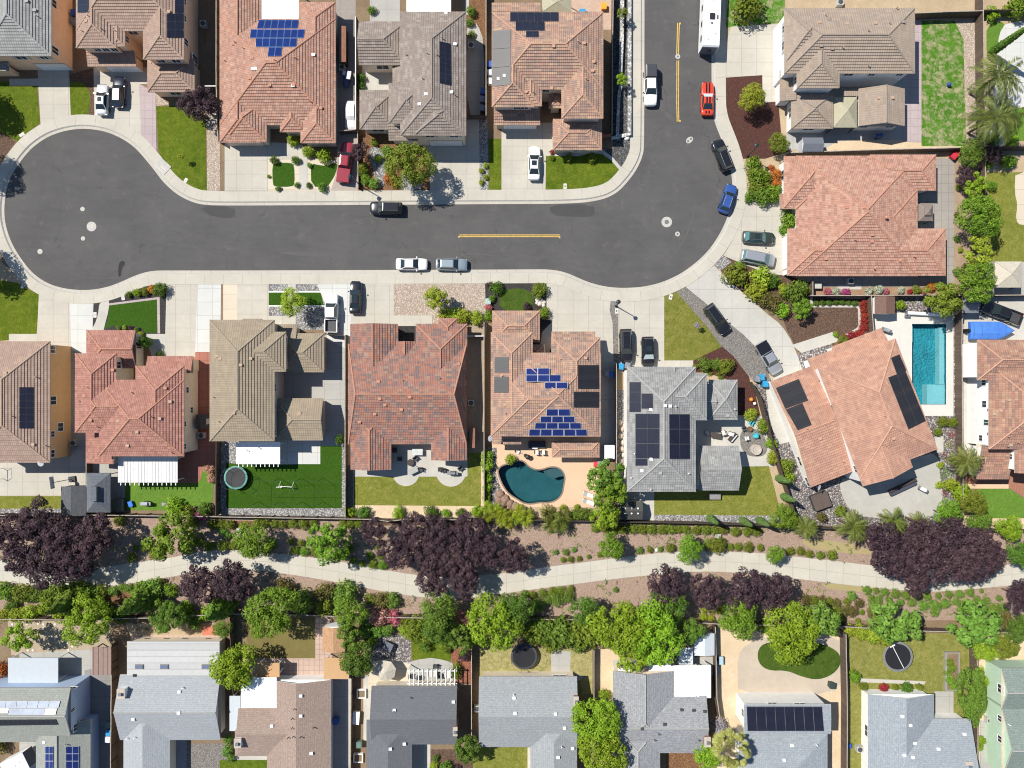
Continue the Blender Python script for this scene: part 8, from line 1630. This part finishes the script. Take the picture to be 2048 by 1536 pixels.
o = place(1441,1320,.5,0,'garden_cart','small blue and white cart in the sandy strip','cart'); m = MB(); m.box(-.35,-.6,.3,.35,.6,.7); m.build('tub', plain('pale blue tub',(.35,.48,.55),.5), o); m = MB(); m.tube((-.45,0,.25),(.45,0,.25),.22,12); m.build('wheel', TYRE, o)
STN = plain('pale stepping stone',(.58,.53,.46),.9); k = 0
for x, y in [(26,1248),(43,1247),(55,1247),(77,1247),(88,1248),(111,1248),(113,1257),(90,1254),(97,1265),(106,1273),(98,1281),(112,1277),(80,1285),(89,1289),(97,1296),(104,1302),(124,1290),(135,1285),(114,1284),(146,1292),(138,1299),(57,1300),(67,1300),(28,1258),(24,1285)]:
    o = place(x,y,0,R.uniform(0,3),'stepping_stone','pale round stepping stone on the tan gravel yard','stepping stone','stepping stones in the tan gravel yard',G0+.015); m = MB(); m.lathe([(.2,0),(.19,.05),(.001,.055)],9); m.build('slab', STN, o)
BOUL = plain('boulder',(.26,.17,.125),.9,.2,0,.3,3)
def rock(lab, x, y, r, mat, grp):
    m = MB(); rr = random.Random(int(x*7+y)); n = 9; rings = []
    for z, q in ((-.1,.95),(.25,1.0),(.6,.7),(.8,.3)): rings.append([(math.cos(6.283*k/n)*q*r*rr.uniform(.8,1.15), math.sin(6.283*k/n)*q*r*rr.uniform(.8,1.15), z*r) for k in range(n)])
    m.loft(rings, 0, False); o = m.build('boulder', mat); p = W(x,y); o.location = (*p, G0+.02); tag(o, lab, 'boulder', grp)
for i, (x, y, r) in enumerate([(1000,988,.75),(1010,998,.8),(1020,1006,.7),(1030,1012,.7),(998,1000,.6),(1006,1010,.65),(1018,1016,.5),(1042,1014,.5)]): rock('reddish boulder among the rocks left below the freeform pool',x,y,r,BOUL,'boulders at the freeform pool')
for i, (x, y, r) in enumerate([(1075,600,.35),(1082,602,.4),(1088,605,.35),(1080,608,.4),(1087,611,.35),(1074,606,.3)]): rock('pale stone in the heap beside the deep green lawn',x,y,r,plain('pale stone',(.55,.50,.45),.9),'white stones by the deep green lawn')
rock('white boulder at the corner of the block wall',1253,277,.45,plain('white stone',(.66,.65,.62),.9),None); rock('pale rock on the greenbelt path edge near the round tree',1313,1100,.35,plain('pale stone',(.55,.50,.45),.9),None)
for i, (x, y, r) in enumerate([(1239,845,.5),(1243,858,.45),(1240,872,.5),(1245,885,.45),(1242,898,.5),(1246,910,.4),(1241,922,.45),(1246,934,.4),(1250,850,.35),(1251,877,.4)]): rock('pale rock in the narrow strip left of the slate house',x,y,r,plain('buff stone',(.52,.43,.35),.9),'rocks left of the slate house')
UB = plain('utility grey',(.42,.42,.40),.7)
for lab, x, y in (('grey utility pedestal above the path beside the fresh green tree',479,1062),('grey utility pedestal under the hedge balls above the path',1436,1074)): box(lab,x,y,.8,.8,.6,UB,0,'utility_pedestal','utility box')
for lab, x, y, rz in (('pale meter lid at the left lawn edge',45,270,30),('pale meter lid on the kerb lawn by the plum tree',372,362,60),('pale meter lid at the corner house lawn',1130,373,90),('pale meter lid by the curved turf tip',247,595,100),('pale meter lid on the sparse lawn',1341,594,75),('pale lid in the narrow mulch',191,630,90),('pale slab under the lamp by the black SUVs',1233,622,90),('pale meter lid at the left edge lower lawn',48,572,50)):
    p = W(x,y); o = empty('meter_lid', (*p, G0+.035), math.radians(rz), lab, 'utility lid', 'meter lids in the verges'); m = MB(); m.box(-.42,-.25,0,.42,.25,.03); m.build('lid', plain('lid concrete',(.56,.54,.49),.8), o); m = MB(); m.box(-.14,-.1,.03,.14,.1,.04); m.build('cover', IRON, o)
# kerb inlet grate slab at the turning circle
p = W(326,333); o = empty('kerb_inlet', (*p, .16), math.radians(-42), 'pale concrete storm drain inlet at the turning circle kerb', 'storm drain'); m = MB(); m.box(-1.1,-.85,-.05,1.1,.85,.05); m.build('slab', RING, o); m = MB(); m.box(-.95,-.75,.05,.95,-.55,.056); m.box(-.2,-.3,.05,.9,.1,.056); m.build('opening', IRON, o)
def dish(lab, px, py, h, rz):
    o = place(px,py,h,math.radians(rz),'satellite_dish',lab,'satellite dish',None,h); m = MB(); m.tube((0,0,-.6),(0,0,0),.03); m.build('mast', GREYM, o); m = MB(); T = Matrix.Rotation(-.7,4,'Y'); n=16; c0=[T@Vector((math.cos(6.283*k/n)*.38,math.sin(6.283*k/n)*.45,.12)) for k in range(n)]; c1=[T@Vector((math.cos(6.283*k/n)*.1,math.sin(6.283*k/n)*.12,0)) for k in range(n)]; m.loft([c0,c1],0,True); m.build('reflector', WHITE, o)
dish('white satellite dish on the roof corner of the tan house at left',81,927,5.6,200); dish('white satellite dish above the peach deck corner',979,877,5.6,180); dish('white satellite dish at the turned house lower roof',1637,975,3.3,160)
# pool cover reel, wood arbours, posts on red square
o = place(1855,628,.6,math.radians(-3),'pool_cover_reel','white pool cover roll at the head of the rectangular pool','pool cover reel'); m = MB(); m.tube((-3.1,0,.45),(3.1,0,.45),.28,14); m.build('roll', WHITE, o)
for s in (-3.2,3.2): m = MB(); m.box(s-.05,-.35,0,s+.05,.35,.7); m.build('stand', GREYM, o)
box('light steel step lid by the roll cover',1815,633,.8,.3,.4,GREYM,0,'step','step')
# drying frames on the terracotta strip behind the skylit house
for k, (x) in enumerate((290,329,366,413)):
    o = place(x,1277,1.5,0,'a_frame_trellis','brown a-frame trellis behind the skylit house, '+ORD[k]+' from the left','trellis','trellises behind the skylit house'); m = MB(); m.tube((-.75,-.5,0),(0,.1,1.5),.05); m.tube((.75,-.5,0),(0,.1,1.5),.05); m.build('frame', WOODD, o)
# ================================================================== LIGHT, SKY, CAMERA
EL, SH = 52.0, -30.0                      # sun elevation; shadows fall 30 degrees below the picture's right
world = bpy.data.worlds.new('World'); scene.world = world; world.use_nodes = True
wt = world.node_tree; sky = wt.nodes.new('ShaderNodeTexSky'); sky.sky_type = 'NISHITA'; sky.sun_disc = False
sky.sun_elevation = math.radians(EL); sd = Vector((-math.cos(math.radians(SH)), -math.sin(math.radians(SH)), 0))
sky.sun_rotation = math.atan2(sd.x, sd.y); sky.air_density = 1.0; sky.dust_density = .1; sky.ozone_density = 3.0
wt.links.new(sky.outputs[0], wt.nodes['Background'].inputs[0]); wt.nodes['Background'].inputs[1].default_value = .085
l = bpy.data.lights.new('sun', 'SUN'); l.energy = 5.0; l.angle = math.radians(.53); l.color = (1.0, .95, .87)
so = bpy.data.objects.new('sun', l); COL.objects.link(so)
d = Vector((math.cos(math.radians(SH))*math.cos(math.radians(EL)), math.sin(math.radians(SH))*math.cos(math.radians(EL)), -math.sin(math.radians(EL))))
so.rotation_euler = d.to_track_quat('-Z', 'Y').to_euler(); so.location = (-60, 40, 90)
cam = bpy.data.cameras.new('camera'); cam.sensor_width = 36; cam.lens = 18/((1024/S)/H); cam.clip_end = 6000; cam.clip_start = 1
co = bpy.data.objects.new('camera', cam); COL.objects.link(co); co.location = (0, 0, H); co.rotation_euler = (0, 0, 0); scene.camera = co
scene.view_settings.view_transform = 'Standard'; scene.view_settings.look = 'None'; scene.view_settings.exposure = 0.42
scene.cycles.filter_width = 1.1; scene.view_settings.gamma = 1
scene.cycles.max_bounces = 6; scene.cycles.transparent_max_bounces = 8
